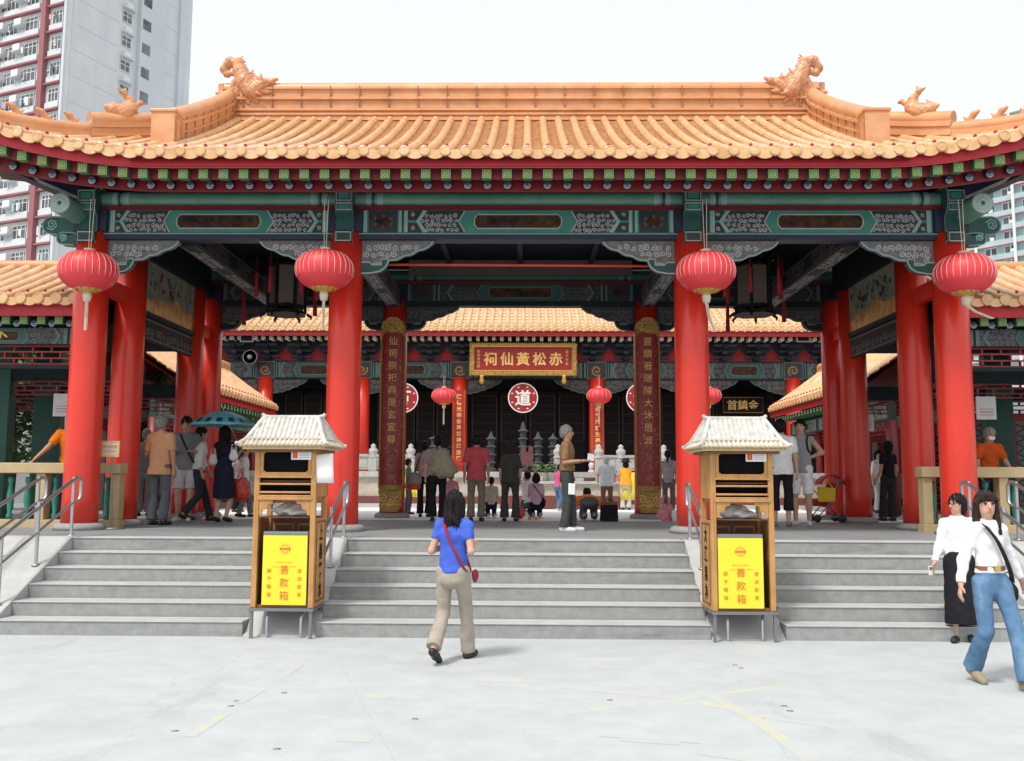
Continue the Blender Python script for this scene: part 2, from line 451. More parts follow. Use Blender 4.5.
def frieze(mb, fn, hl, hh, square=True, d=0.004, shaded=False, rs=None):
    """painted beam face: centre cartouche, chevrons, scroll fields, end bands. hl, hh: half length and height"""
    T, D, L, P = ('teal', 'deep_teal', 'light_teal', 'pale_line')
    mb.flat([(-hl, -hh), (hl, -hh), (hl, hh), (-hl, hh)], fn, d, T)
    ih = hh * 0.78
    if square: e = (0.27, 0.33, 0.57, 0.69, 0.74)
    else: e = (0.36, 0.42, 0.77, 0.90, 1.0)
    o = e[0] * hl; c = ih * .6
    oct_ = [(-o, 0 - ih * .35), (-o, ih * .35), (-o + c * .6, ih * .8), (o - c * .6, ih * .8), (o, ih * .35), (o, -ih * .35), (o - c * .6, -ih * .8), (-o + c * .6, -ih * .8)]
    mb.flat(oct_, fn, d + .003, 'panel_gold')
    mb.line(oct_, hh * .11, fn, d + .006, P, True)
    H = hh * .97; w = hh * .55
    for sx in (-1, 1):
        def fl(pts, dd, m):
            pts = [(sx * x, y) for x, y in pts]
            if sx < 0: pts.reverse()
            mb.flat(pts, fn, dd, m)
        def ln(pts, wd, dd, m): mb.line([(sx * x, y) for x, y in pts], wd, fn, dd, m)
        a1, a3, b1, b2 = [q * hl for q in e[1:]]
        v = min(a3 + w * 1.15, b1 - hh * .22)
        fl([(a1, H), (a3, H), (v, 0), (a3, -H), (a1, -H), (a1 + w, 0)], d + .003, 'panel_dark')
        ln([(a1, H), (a1 + w, 0), (a1, -H)], hh * .12, d + .009, P)
        ln([(a3, H), (v, 0), (a3, -H)], hh * .12, d + .009, P)
        g = hh * .34
        ln([(a3 + g * .5, H), (v + g * .5, 0), (a3 + g * .5, -H)], hh * .20, d + .008, L)
        r = rs or hh * .225
        k = (a3 - a1) and 1
        scrolls(mb, fn, lambda x, y: (a1 + w * (1 - abs(y) / H) + r * .8 < abs(x) < a3 + (v - a3) * (1 - abs(y) / H) - r * .6) and x * sx > 0, *sorted((sx * a1, sx * v)), -H, H, r, d + .006)
        for sy in (-1, 1):
            fl([(a3 + g, sy * H), (b1, sy * H), (b1, sy * hh * .12), (v + g * .6, sy * hh * .12)][::sy], d + .004, 'panel_dark')
            spiral(mb, fn, sx * (b1 - (b1 - a3 - g) * .36), sy * H * .62, r * .9, d + .007)
        ln([(b1, H), (b1, -H)], hh * .10, d + .009, P)
        def band(q0, q1, m, dd):
            x0, x1 = sorted((sx * q0, sx * q1))
            mb.flat([(x0, -hh * .98), (x1, -hh * .98), (x1, hh * .98), (x0, hh * .98)], fn, dd, m)
        def stripes(q0, q1):
            w = (q1 - q0)
            band(q0, q0 + w * .10, P, d + .010); band(q0 + w * .10, q0 + w * .36, L, d + .008)
            band(q0 + w * .36, q0 + w * .68, D, d + .008); band(q0 + w * .68, q0 + w * .92, L, d + .008); band(q0 + w * .92, q1, P, d + .010)
        stripes(b1, b2)
        if square:
            s0, s1 = .75 * hl, .93 * hl
            band(s0, s1, 'panel_dark', d + .003)
            cx = sx * (s0 + s1) / 2; rr = min(abs(s1 - s0) * .42, ih * .85)
            flw = [(cx + rr * (1 + .16 * math.cos(6 * t)) * .9 * math.cos(t), rr * (1 + .16 * math.cos(6 * t)) * .85 * math.sin(t)) for t in [2 * PI * i / 36 for i in range(36)]]
            mb.flat(flw, fn, d + .006, 'panel_gold')
            for q in range(6): spiral(mb, fn, cx + rr * 1.25 * math.cos(q * PI / 3 + .5), rr * .72 * math.sin(q * PI / 3 + .5), r * .6, d + .008, 'carved_grey')
            stripes(.94 * hl, 1.0 * hl)

def queti(name, parent, fn, L, H, th, mat='carved_grey', r=.055, sub=None):
    """carved bracket under a beam: runs L out from a column, H deep at the column"""
    prof = [(0, 0), (L, 0), (L, -.10 * H)]
    low = lambda x: -H * (.12 + .88 * max(0.0, 1 - (x / L) ** 1.7))
    n = 5
    for i in range(n):
        for q in range(5):
            f = (i + (q + .5) / 5) / n; x = L * (1 - f) * .98
            prof.append((x, low(x) - H * .07 * math.sin(PI * (q + .5) / 5) + H * .03))
    prof += [(0, -H)]
    mb = MB(sub); mb.prism(prof, fn, -th / 2, th / 2, mat)
    mb.line([(L * .99, -.03 * H)] + prof[3:], .022, fn, th / 2 + .004, 'light_teal')
    scrolls(mb, fn, lambda x, y: y > low(x) + r * 1.0 and x < L * .94, .02, L, -H, -.01, r, th / 2 + .004)
    return mb.build(name, parent)
# ---------------------------------------------------------------- implicit surfaces (people, animals, dragons)
def cap(a, b, ra, rb=None, flat=None, clips=()):
    return dict(k='c', a=np.array(a, float), b=np.array(b, float), ra=ra, rb=ra if rb is None else rb, flat=flat, clips=clips)
def ell(c, r, axes=None, clips=(), sub=False):
    return dict(k='e', c=np.array(c, float), r=np.array(r, float), axes=axes, clips=clips, sub=sub)

def sdf_mesh(name, prims, h, mats, parent, k=0.03, clips=(), noise=None, scale=1.0, seed=0):
    lo = np.full(3, 1e9); hi = np.full(3, -1e9)
    for p in prims:
        if p['k'] == 'c':
            m = max(p['ra'], p['rb']) + .02
            lo = np.minimum(lo, np.minimum(p['a'], p['b']) - m); hi = np.maximum(hi, np.maximum(p['a'], p['b']) + m)
        elif not p['sub']:
            m = p['r'].max() + .02
            lo = np.minimum(lo, p['c'] - m); hi = np.maximum(hi, p['c'] + m)
    lo -= 2 * h; hi += 2 * h
    n = np.ceil((hi - lo) / h).astype(int) + 1
    G = np.full(n, 0.5, np.float32)
    ax = [lo[i] + h * np.arange(n[i]) for i in range(3)]
    def region(a, b):
        s = []
        for i in range(3):
            i0 = max(0, int((a[i] - lo[i]) / h) - 1); i1 = min(n[i], int((b[i] - lo[i]) / h) + 3)
            s.append(slice(i0, max(i1, i0 + 1)))
        return tuple(s)
    for p in prims:
        if p['k'] == 'c':
            m = max(p['ra'], p['rb']) + 2 * k + .02
            sl = region(np.minimum(p['a'], p['b']) - m, np.maximum(p['a'], p['b']) + m)
        else:
            m = p['r'].max() + 2 * k + .02
            sl = region(p['c'] - m, p['c'] + m)
        X = ax[0][sl[0]][:, None, None]; Y = ax[1][sl[1]][None, :, None]; Z = ax[2][sl[2]][None, None, :]
        if p['k'] == 'c':
            a = p['a']; ba = p['b'] - a; L2 = max(1e-9, ba @ ba)
            px, py, pz = X - a[0], Y - a[1], Z - a[2]
            if p['flat'] is not None:
                kf, nv = p['flat']; nv = np.array(nv, float)
                dn = (px * nv[0] + py * nv[1] + pz * nv[2])
                px = px + (kf - 1) * dn * nv[0]; py = py + (kf - 1) * dn * nv[1]; pz = pz + (kf - 1) * dn * nv[2]
            t = np.clip((px * ba[0] + py * ba[1] + pz * ba[2]) / L2, 0, 1)
            d = np.sqrt((px - t * ba[0]) ** 2 + (py - t * ba[1]) ** 2 + (pz - t * ba[2]) ** 2) - (p['ra'] + (p['rb'] - p['ra']) * t)
            if p['flat'] is not None: d = d * .8
        else:
            c = p['c']; q = [X - c[0], Y - c[1], Z - c[2]]
            if p['axes'] is not None:
                A = np.array(p['axes']); q = [A[i][0] * q[0] + A[i][1] * q[1] + A[i][2] * q[2] for i in range(3)]
            r = p['r']
            k0 = np.sqrt((q[0] / r[0]) ** 2 + (q[1] / r[1]) ** 2 + (q[2] / r[2]) ** 2) + 1e-6
            d = (k0 - 1) * r.min()
        for cp, cn in p['clips']:
            d = np.maximum(d, (X - cp[0]) * cn[0] + (Y - cp[1]) * cn[1] + (Z - cp[2]) * cn[2])
        S = G[sl]
        if p.get('sub'):
            G[sl] = np.maximum(S, -d)
        else:
            kk = p.get('kk', k)
            hh = np.clip(.5 + .5 * (S - d) / kk, 0, 1)
            G[sl] = S * (1 - hh) + d * hh - kk * hh * (1 - hh)
    X = ax[0][:, None, None]; Y = ax[1][None, :, None]; Z = ax[2][None, None, :]
    if noise is not None: G = G + noise(X, Y, Z, seed).astype(np.float32)
    for cp, cn in clips:
        G = np.maximum(G, ((X - cp[0]) * cn[0] + (Y - cp[1]) * cn[1] + (Z - cp[2]) * cn[2]).astype(np.float32))
    # surface nets
    S = G < 0
    c = [S[i:n[0] - 1 + i, j:n[1] - 1 + j, l:n[2] - 1 + l] for i in (0, 1) for j in (0, 1) for l in (0, 1)]
    cnt = sum(x.astype(np.int8) for x in c)
    act = (cnt > 0) & (cnt < 8)
    idx = np.argwhere(act)
    if len(idx) == 0: return None
    vid = np.full(act.shape, -1, np.int32); vid[act] = np.arange(len(idx))
    off = [(i, j, l) for i in (0, 1) for j in (0, 1) for l in (0, 1)]
    val = [G[idx[:, 0] + o[0], idx[:, 1] + o[1], idx[:, 2] + o[2]] for o in off]
    acc = np.zeros((len(idx), 3)); w = np.zeros(len(idx))
    for i in range(8):
        for j in range(i + 1, 8):
            oi, oj = np.array(off[i]), np.array(off[j])
            if np.abs(oi - oj).sum() != 1: continue
            mk = (val[i] < 0) != (val[j] < 0)
            t = np.where(mk, val[i] / (val[i] - val[j] + 1e-12), 0)
            acc += np.where(mk[:, None], oi + t[:, None] * (oj - oi), 0); w += mk
    P = (idx + acc / w[:, None]) * h + lo
    quads = []
    for axis in range(3):
        sh = [slice(None)] * 3; s0 = list(sh); s1 = list(sh)
        s0[axis] = slice(0, -1); s1[axis] = slice(1, None)
        A, B = S[tuple(s0)], S[tuple(s1)]
        e = np.argwhere(A != B)
        u, v = [(1, 2), (2, 0), (0, 1)][axis]
        e = e[(e[:, u] > 0) & (e[:, v] > 0) & (e[:, u] < n[u] - 1) & (e[:, v] < n[v] - 1)]
        def cell(du, dv):
            q = e.copy(); q[:, u] -= du; q[:, v] -= dv
            return vid[q[:, 0], q[:, 1], q[:, 2]]
        q = np.stack([cell(1, 1), cell(0, 1), cell(0, 0), cell(1, 0)], 1)
        ins = A[e[:, 0], e[:, 1], e[:, 2]]
        q[~ins] = q[~ins][:, ::-1]
        quads.append(q)
    Q = np.concatenate(quads); Q = Q[(Q >= 0).all(1)]
    me = bpy.data.meshes.new(name)
    P = P * scale
    me.vertices.add(len(P)); me.vertices.foreach_set('co', P.astype(np.float32).ravel())
    me.loops.add(Q.size); me.loops.foreach_set('vertex_index', Q.astype(np.int32).ravel())
    me.polygons.add(len(Q)); me.polygons.foreach_set('loop_start', np.arange(0, Q.size, 4, dtype=np.int32))
    me.polygons.foreach_set('loop_total', np.full(len(Q), 4, np.int32))
    me.materials.append(MATS[mats])
    me.polygons.foreach_set('use_smooth', np.ones(len(Q), bool))
    me.update(calc_edges=True); me.validate()
    o = bpy.data.objects.new(name, me); C.objects.link(o)
    if parent is not None: o.parent = parent
    return o

def fold(amp, fz=26.0):
    """cloth creases"""
    def f(X, Y, Z, s):
        r = np.random.RandomState(s)
        a = r.uniform(0, 6.28, 5)
        return (amp * .5 * np.sin(Z * fz + 5 * np.sin(X * 9 + a[0]) + a[1] + Y * 7) + amp * .35 * np.sin(X * 31 + Z * 12 + a[2] + 3 * np.sin(Y * 11 + a[3]))
                + amp * .3 * np.sin(Z * 57 + X * 23 - Y * 29 + a[4]))
    return f
def strands(amp):
    def f(X, Y, Z, s):
        th = np.arctan2(Y, X + .0001)
        return amp * np.sin(th * 23 + 2.2 * np.sin(Z * 17 + s)) + amp * .6 * np.sin(X * 190 + 3 * np.sin(Z * 9) + Y * 60)
    return f

# ---------------------------------------------------------------- people
def nrmz(v): v = np.array(v, float); return v / max(1e-9, np.linalg.norm(v))

def rotz(v, a):
    c, s = math.cos(a), math.sin(a); return np.array([v[0] * c - v[1] * s, v[0] * s + v[1] * c, v[2]])

def knee_of(hip, ank, lt, ls, pole):
    d = ank - hip; L = np.linalg.norm(d); L = min(L, lt + ls - .002); u = d / np.linalg.norm(d)
    a = (lt * lt - ls * ls + L * L) / (2 * L); hgt = math.sqrt(max(0.0, lt * lt - a * a))
    p = pole - u * (pole @ u); p = p / np.linalg.norm(p)
    return hip + u * a + p * hgt

N_P = [0]
def person(label, loc, h, face=180, res=.016, sex='m', lean=0.0, hipz=.905, hipy=0.0, feet=((-.09, 0, 0), (.09, 0, 0)), heel=(0, 0), knees=None, toe=(8, 8),
           arms=(((-.22, .05, -1), (-.08, -.12, -1)), ((.22, .05, -1), (.08, -.12, -1))), skin='skin', hair='short', hairmat='hair_black',
           top=None, sleeve=.62, hem=-.08, loose=.016, bottom=None, legs='trousers', leglen=.97, flare=0.0, shoe='black', headyaw=0.0, headpitch=0.0,
           width=1.0, detail=False, twist=0.0, collar=None, belt=None, strap=None, fat=1.0, group=None, name='person', hipshift=0.0):
    N_P[0] += 1; sd = N_P[0]
    root = thing(name, (0, 0, 0), label, 'person', group)
    s = h / 1.735; k = .03
    fw = np.array([0, -1.0, 0])
    # skeleton, facing -y, 1.735 m tall
    Pv = np.array([hipshift, hipy, hipz + .035]); l = R(lean)
    u = np.array([0, -math.sin(l), math.cos(l)]); nf = np.array([0, -math.cos(l), -math.sin(l)])
    wa, ch, nb = Pv + .14 * u, Pv + .34 * u, Pv + .49 * u
    sh = (.172 if sex == 'm' else .143) * width
    hx = .088 if sex == 'm' else .092
    hp = R(headpitch) + l * .5
    uh = np.array([0, -math.sin(hp), math.cos(hp)]); nh = np.array([0, -math.cos(hp), -math.sin(hp)])
    nh = rotz(nh, R(headyaw)); uh2 = rotz(uh, R(headyaw)) if abs(headyaw) > 0 else uh
    hc = nb + .165 * uh
    xr = np.cross(nh, uh2); xr = xr / np.linalg.norm(xr)
    xs = rotz(np.array([1.0, 0, 0]), R(twist))
    A = {}
    for i, sx in ((0, -1), (1, 1)):
        S0 = Pv + .432 * u + sx * sh * xs
        ua, fa = nrmz(arms[i][0]), nrmz(arms[i][1])
        A[i] = (S0, S0 + .275 * ua, S0 + .275 * ua + .235 * fa, ua, fa)
    Lg = {}
    for i, sx in ((0, -1), (1, 1)):
        hipj = Pv + np.array([sx * hx, 0, -.03])
        f = np.array(feet[i], float); hl = heel[i]
        yaw = R(sx * toe[i])
        fd = rotz(fw, yaw)
        ank = f + np.array([0, 0, .075]) - fd * 0.0 + np.array([0, 0, hl])
        if knees is not None:
            kn = np.array(knees[i], float)
        else:
            kn = knee_of(hipj, ank, .425, .415, fd + np.array([sx * .05, 0, 0]))
        toep = f + fd * .17 + np.array([0, 0, .028]); 
        Lg[i] = (hipj, kn, ank, toep, fd)
    FL = (1 / .66, nf)
    ca = 1.0 if sex == 'm' else .93
    # body: one continuous surface
    pr = []
    pr += [cap(Pv - .02 * u, wa, .150 * ca * width * fat, .128 * ca * fat, FL), cap(wa, ch, .128 * ca * fat, .148 * ca * width, FL), cap(ch, nb - .04 * u, .148 * ca * width, .085, FL)]
    pr += [cap(A[0][0], nb - .03 * u, .050, .055), cap(A[1][0], nb - .03 * u, .050, .055)]
    pr += [cap(nb - .03 * u, hc - .02 * uh, .056 if sex == 'm' else .048)]
    axes = [xr, nh, uh2]
    pr += [ell(hc + .012 * uh2 - .008 * nh, (.077, .096, .108), axes), ell(hc - .055 * uh2 + .024 * nh, (.056, .062, .062), axes)]
    for sx in (-1, 1):
        e = ell(hc + sx * .078 * xr - .008 * nh - .005 * uh2, (.012, .022, .032), axes); e['kk'] = .008; pr.append(e)
    nz = cap(hc + .015 * uh2 + .086 * nh, hc - .026 * uh2 + .104 * nh, .009, .015); nz['kk'] = .012; pr.append(nz)
    if detail:
        for q in (cap(hc - .066 * uh2 + .082 * nh - .016 * xr, hc - .066 * uh2 + .082 * nh + .016 * xr, .010), ell(hc - .098 * uh2 + .062 * nh, (.022, .02, .018), axes)):
            q['kk'] = .012; pr.append(q)
    for i in (0, 1):
        S0, E, W, ua, fa = A[i]
        pr += [cap(S0, E, .050 * (1 if sex == 'm' else .86), .039 * (1 if sex == 'm' else .88)), cap(E, W, .040 * (1 if sex == 'm' else .86), .026)]
        # hand: palm, four fingers, thumb
        side = nrmz(np.cross(fa, np.array([0, 0, 1.0])) if abs(fa[2]) < .8 else np.cross(fa, nf)); pn = np.cross(fa, side)
        pn = pn * (1 if pn @ np.array([-(-1, 1)[i], 0, 0]) + .3 * (pn @ nf) > 0 else -1)
        if abs(fa[2]) > .8:   # hanging arm: palm towards the thigh, thumb to the front
            pn = nrmz(np.array([-(-1, 1)[i], -.3, 0]) - fa * (np.array([-(-1, 1)[i], -.3, 0]) @ fa)); side = nrmz(np.cross(fa, pn)); side = side * (1 if side @ nf > 0 else -1)
        pb = W + .085 * fa
        q = cap(W + .012 * fa, pb - .01 * fa, .026, .036, (2.0, pn)); q['kk'] = .015; pr.append(q)
        for m, (sx, ln) in enumerate(((.027, .068), (.009, .078), (-.009, .072), (-.026, .056))):
            b0 = pb + side * sx - fa * .006; b1 = b0 + fa * ln * .55 + pn * .008; b2 = b1 + nrmz(fa + pn * .9) * ln * .5
            for q in (cap(b0, b1, .0092, .0085), cap(b1, b2, .0085, .0070)): q['kk'] = .004; pr.append(q)
        t0 = W + .03 * fa + side * .026; t1 = t0 + nrmz(fa * .7 + side * .8 + pn * .3) * .035; t2 = t1 + nrmz(fa + side * .2 + pn * .4) * .032
        for q in (cap(t0, t1, .012, .010), cap(t1, t2, .010, .008)): q['kk'] = .006; pr.append(q)
        hipj, kn, ank, toep, fd = Lg[i]
        th = 1.0 if sex == 'm' else .96
        pr += [cap(hipj, kn, .088 * th * fat, .054), cap(kn, kn + (ank - kn) * .45, .052, .051), cap(kn + (ank - kn) * .4, ank, .051, .034)]
        heelp = ank + (-fd * .045 + np.array([0, 0, -.045 - heel[i] * 0]))
        pr += [cap(heelp, toep, .032, .028)]
    sdf_mesh('body', pr, res / s, skin, root, k=.022, scale=s, seed=sd)
    # hair
    hr = []
    FC = (hc + .052 * nh, nh)                    # hairline: nothing in front of the face
    cr = ell(hc + .020 * uh2 - .016 * nh, (.090, .108, .112), axes, clips=[(hc + (.072 * nh + .03 * uh2), nrmz(nh - 1.15 * uh2))])
    if hair != 'none':
        hr.append(cr)
        if hair == 'short':
            hr.append(ell(hc - .03 * uh2 - .045 * nh, (.080, .064, .075), axes))
        elif hair == 'bob':
            for sx in (-1, 1): hr.append(cap(hc + sx * .075 * xr - .02 * nh, hc + sx * .078 * xr - .025 * nh - .085 * uh2, .034, .028))
            hr.append(cap(hc - .05 * nh, hc - .05 * nh - .09 * uh2, .085, .070, (1.5, nh)))
        elif hair in ('long', 'longfront'):
            dn = np.array([0, 0, -1.0])
            bk = hc - .055 * nh
            ln = .36 if hair == 'long' else .26
            hr.append(cap(bk, bk + dn * .16 - .02 * nh, .088, .084, (1.55, nh))); hr.append(cap(bk + dn * .16 - .02 * nh, bk + dn * ln - .038 * nh, .082, .040, (1.7, nh)))
            for j in range(7):
                xx = (j - 3) * .022
                hr.append(cap(bk + dn * .2 - .03 * nh + xr * xx, bk + dn * (ln + .05 * (1 - abs(j - 3) / 4) + random.uniform(-.03, .03)) - .045 * nh + xr * xx * .8, .022, .008))
            for sx in (-1, 1):
                hr.append(cap(hc + sx * .072 * xr + .008 * nh + .02 * uh2, hc + sx * .084 * xr + .0 * nh - .12 * uh2, .030, .028))
                if hair == 'longfront':
                    hr.append(cap(hc + sx * .084 * xr - .11 * uh2, hc + sx * .092 * xr + .045 * nh - .25 * uh2, .028, .016))
            if hair == 'longfront':
                for j in range(6):
                    xx = (j - 2.5) * .024
                    q = cap(hc + xr * xx * .6 + .075 * nh + .085 * uh2, hc + xr * xx * 1.2 + .086 * nh + .040 * uh2, .018, .009); hr.append(q)
        elif hair == 'bun':
            hr.append(ell(hc - .03 * uh2 - .045 * nh, (.080, .064, .075), axes)); hr.append(ell(hc - .115 * nh + .03 * uh2, (.05, .05, .05), axes))
        elif hair == 'pony':
            hr.append(ell(hc - .02 * uh2 - .045 * nh, (.080, .064, .07), axes)); hr.append(cap(hc - .11 * nh, hc - .15 * nh - .2 * uh2, .04, .018))
        hh = min(res, .011)
        sdf_mesh('hair', hr, hh / s, hairmat, root, k=.018, scale=s, noise=strands(.0075 if hair != 'short' else .0065), seed=sd)
    # shirt
    if top is not None:
        tp = []
        lo_ = loose
        hemp = Pv + hem * u
        cl = [(hemp, -u)]
        tp += [cap(Pv + (hem - .03) * u, wa, .172 * ca * width * fat + lo_, .130 * ca * fat + lo_, FL, cl), cap(wa, ch, .130 * ca * fat + lo_, .150 * ca * width + lo_ * .9, FL), cap(ch, nb - .045 * u, .150 * ca * width + lo_ * .8, .092, FL)]
        tp += [cap(A[0][0], nb - .045 * u, .050 + .010, .062), cap(A[1][0], nb - .045 * u, .050 + .010, .062)]
        if sleeve > 0.02:
            for i in (0, 1):
                S0, E, W, ua, fa = A[i]
                r0, r1 = (.060, .052) if sex == 'm' else (.053, .045)
                t = min(1.0, sleeve)
                en = S0 + (E - S0) * t
                tp.append(cap(S0, E, r0 + lo_ * .3, r1 + lo_ * .35, None, [(en, ua)] if sleeve < 1 else ()))
                if sleeve > 1:
                    en = E + (W - E) * (sleeve - 1)
                    tp.append(cap(E, W, r1 + lo_ * .3, .036 + lo_ * .3, None, [(en, fa)]))
        nk = cap(nb - .05 * u, nb + .018 * u, .080, .066); nk['clips'] = [(nb + .02 * u, u)]; tp.append(nk)
        sdf_mesh('shirt', tp, res / s, top, root, k=.03, scale=s, noise=fold(.0058 if res < .012 else .005), seed=sd)
        if collar:
            cb = MB()
            for sx in (-1, 1):
                pts = [nb + .03 * u - .03 * nf, nb + .025 * u + sx * .06 * xs, nb + .005 * u + nf * .055 + sx * .035 * xs, nb - .045 * u + nf * .085 + sx * .028 * xs]
                cb.tube([V(p * s) for p in pts], [.014 * s, .017 * s, .018 * s, .008 * s], collar, 6)
            cb.build('collar', root)
    # lower clothes
    if bottom is not None:
        bp = []
        wl = Pv + ((.10 if hem > -.02 or top is None else hem + .05) if legs != 'dress' else .2) * u
        cl = [(wl, u)]
        bp.append(cap(Pv - .05 * u, wa, (.160 if hem > .01 or top is None else .150) * ca * width * fat + .006, .131 * ca * fat + .012, FL, cl)); bp.append(ell(Pv - .10 * u - .026 * nf, (.140 * ca * width * fat, .090, .10)))
        if legs in ('trousers', 'shorts'):
            for i in (0, 1):
                hipj, kn, ank, toep, fd = Lg[i]
                bp.append(cap(hipj, kn, .096 * (1 if sex == 'm' else .95) * fat, .062 + flare * .12))
                if leglen > .5:
                    ax_ = nrmz(ank - kn); en = kn + (ank - kn) * min(1.3, (leglen - .5) * 2.1)
                    bp.append(cap(kn, en + ax_ * .05, .062 + flare * .12, .056 + flare, None, [(en, ax_)]))
                else:
                    bp[-1]['clips'] = [(hipj + (kn - hipj) * min(1.0, leglen * 2), nrmz(kn - hipj))]; bp[-1]['rb'] = .085
        else:
            ln = {'skirt': .5, 'long skirt': .74, 'dress': .5}[legs]
            mid = (Lg[0][1] + Lg[1][1]) / 2; dn = nrmz(mid - Pv); dn = nrmz(dn + np.array([0, 0, -.6]))
            en = Pv + dn * ln
            bp.append(cap(Pv - .03 * u, en + dn * .06, .190 * ca * fat, .205 + flare, (1.18, nf), [(en, dn)]))
        sdf_mesh('skirt' if 'skirt' in legs or legs == 'dress' else legs, bp, res / s, bottom, root, k=.022, scale=s, noise=fold(.0045 if res < .012 else .005, 19.0), seed=sd + 50)
    if belt:
        bb = MB(); n = 28; rows = [[], []]
        rx = .155 * ca * width * fat + .012
        for j in range(n + 1):
            a = 2 * PI * j / n
            for q, zt in ((0, .075), (1, .115)):
                c0 = Pv + zt * u + np.array([1, 0, 0]) * rx * math.cos(a) + nf * (rx * .70) * math.sin(a)
                rows[q].append(V(c0 * s))
        bb.grid(rows, belt)
        c0 = Pv + .095 * u + nf * (rx * .70 + .004)
        bb.box(*[x * s for x in (c0[0] - .028, c0[0] + .028, c0[1] - .006, c0[1] + .004, c0[2] - .02, c0[2] + .02)], 'gold')
        bb.build('belt', root)
    # shoes
    if shoe:
        for i in (0, 1):
            hipj, kn, ank, toep, fd = Lg[i]
            hd = nrmz(ank - kn)
            heelp = ank - fd * .045 + np.array([0, 0, -.042])
            sp = [cap(heelp, (heelp + toep) / 2, .040, .041), cap((heelp + toep) / 2, toep, .041, .034)]
            flo = min(heelp[2], toep[2]) - .034
            so = sdf_mesh('shoe', sp, min(res, .012) / s, shoe, root, k=.02, scale=s, seed=sd)
    if detail:
        for sx in (-1, 1):
            eb = MB(); c0 = hc + sx * .031 * xr + .012 * uh2 + .0865 * nh
            eb.lathe([(.001, -.004), (.008, -.003), (.0115, 0), (.008, .003), (.001, .004)], V(c0 * s), 'eye_dark', 10, V(nh))
            o = eb.build('eye', root)
            eb = MB(); eb.tube([V((hc + sx * q * xr + (.034 + e) * uh2 + (.090 - abs(q) * .22) * nh) * s) for q, e in ((.014, 0), (.032, .006), (.048, 0))], .0035 * s, hairmat, 5)
            eb.build('eyebrow', root)
        eb = MB(); eb.tube([V((hc + q * xr - .060 * uh2 + (.0965 - abs(q) * .35) * nh) * s) for q in (-.022, 0, .022)], [.003 * s, .0065 * s, .003 * s], 'lip', 6)
        eb.build('mouth', root)
    if strap:
        sm, sx, w = strap
        def ty(x, t, sgn):
            r = (.150 * ca * width * fat + loose) if t < .06 else .152 * ca * width + loose * .8
            if t > .34: r = r - (t - .34) * .42
            return sgn * .70 * math.sqrt(max(.0002, r * r - x * x)) + sgn * .016
        sb = MB()
        for sgn in (-1, 1):
            rows = []
            for j in range(15):
                q = j / 14; t = .475 - q * .44; x = sx * (.075 - q * .225)
                c0 = Pv + t * u + np.array([x, 0, 0]) - nf * ty(x, t, sgn)
                pd = np.array([1, 0, .55 * sx]) / 1.14
                rows.append([V((c0 - pd * w / 2) * s), V((c0 + pd * w / 2) * s)])
            sb.grid(rows, sm)
        o = sb.build('shoulder_strap', root)
        md = o.modifiers.new('thick', 'SOLIDIFY'); md.thickness = .006
    root.location = loc
    root.rotation_euler = (0, 0, R(face))
    root['skel'] = 0
    del root['skel']
    def world(p):
        return M4.Translation(V(loc)) @ M4.Rotation(R(face), 4, 'Z') @ V(np.array(p) * s)
    return dict(root=root, w=world, A=A, P=Pv, hc=hc, s=s, nb=nb, u=u, nf=nf)

def stand(px, py, top, z=PZ):
    """feet pixel and head-top pixel -> location on the ground at height z, and body height"""
    p = on(px, py, z)
    return (p.x, p.y, p.z), at(px, top, p.y).z - z
# ---------------------------------------------------------------- the ground
mb = MB()
mb.grid([[V((x, y, 0)) for x in (-400, -60, -20, 20, 60, 400)] for y in (-60, 0, 10.3, 30, 80, 900)], 'concrete', False)
tag(mb.build('ground'), kind='structure')
# worn yellow lines on the paving
mb = MB()
GZ = [0.0005]
def gl(pts, w):
    q = [on(x, y, 0.0) for x, y in pts]; GZ[0] += .00009
    mb.line([(p.x, p.y) for p in q], w * 1.7, lambda a, b, d: (a, b, d), GZ[0], 'yellow_paint')
gl([(545, 716), (640, 704)], .05); gl([(672, 700), (780, 686)], .05); gl([(560, 687), (690, 700), (760, 716), (840, 728)], .05); gl([(700, 690), (760, 722), (810, 761)], .06)
gl([(470, 680), (545, 682)], .07); gl([(365, 695), (390, 698)], .08); gl([(338, 738), (372, 739)], .10); gl([(590, 667), (630, 669)], .05)
gl([(620, 738), (680, 742)], .09); gl([(700, 751), (800, 765)], .10); gl([(300, 664), (278, 680)], .05); gl([(262, 690), (240, 703)], .04); gl([(225, 714), (190, 737)], .045); gl([(700, 742), (600, 735)], .05)
tag(mb.build('ground_markings'), kind='structure')
# a straight joint in the paving and a few spots
mb = MB()
for pts in ([(250, 648), (95, 761)], [(330, 645), (395, 761)], [(725, 660), (790, 761)]):
    q = [on(x, y, 0.0) for x, y in pts]
    mb.line([(p.x, p.y) for p in q], .007, lambda a, b, d: (a, b, d), .0003, 'joint_grey')
for px, py in ((237, 701), (231, 706), (175, 731), (735, 665), (741, 668), (784, 706), (790, 711), (284, 693), (610, 700), (277, 749), (415, 719)):
    q = on(px, py, 0); mb.lathe([(.026, 0), (.001, .0005)], (q.x, q.y, .0006), 'plinth_stone', 9)
tag(mb.build('paving_joints'), kind='structure')

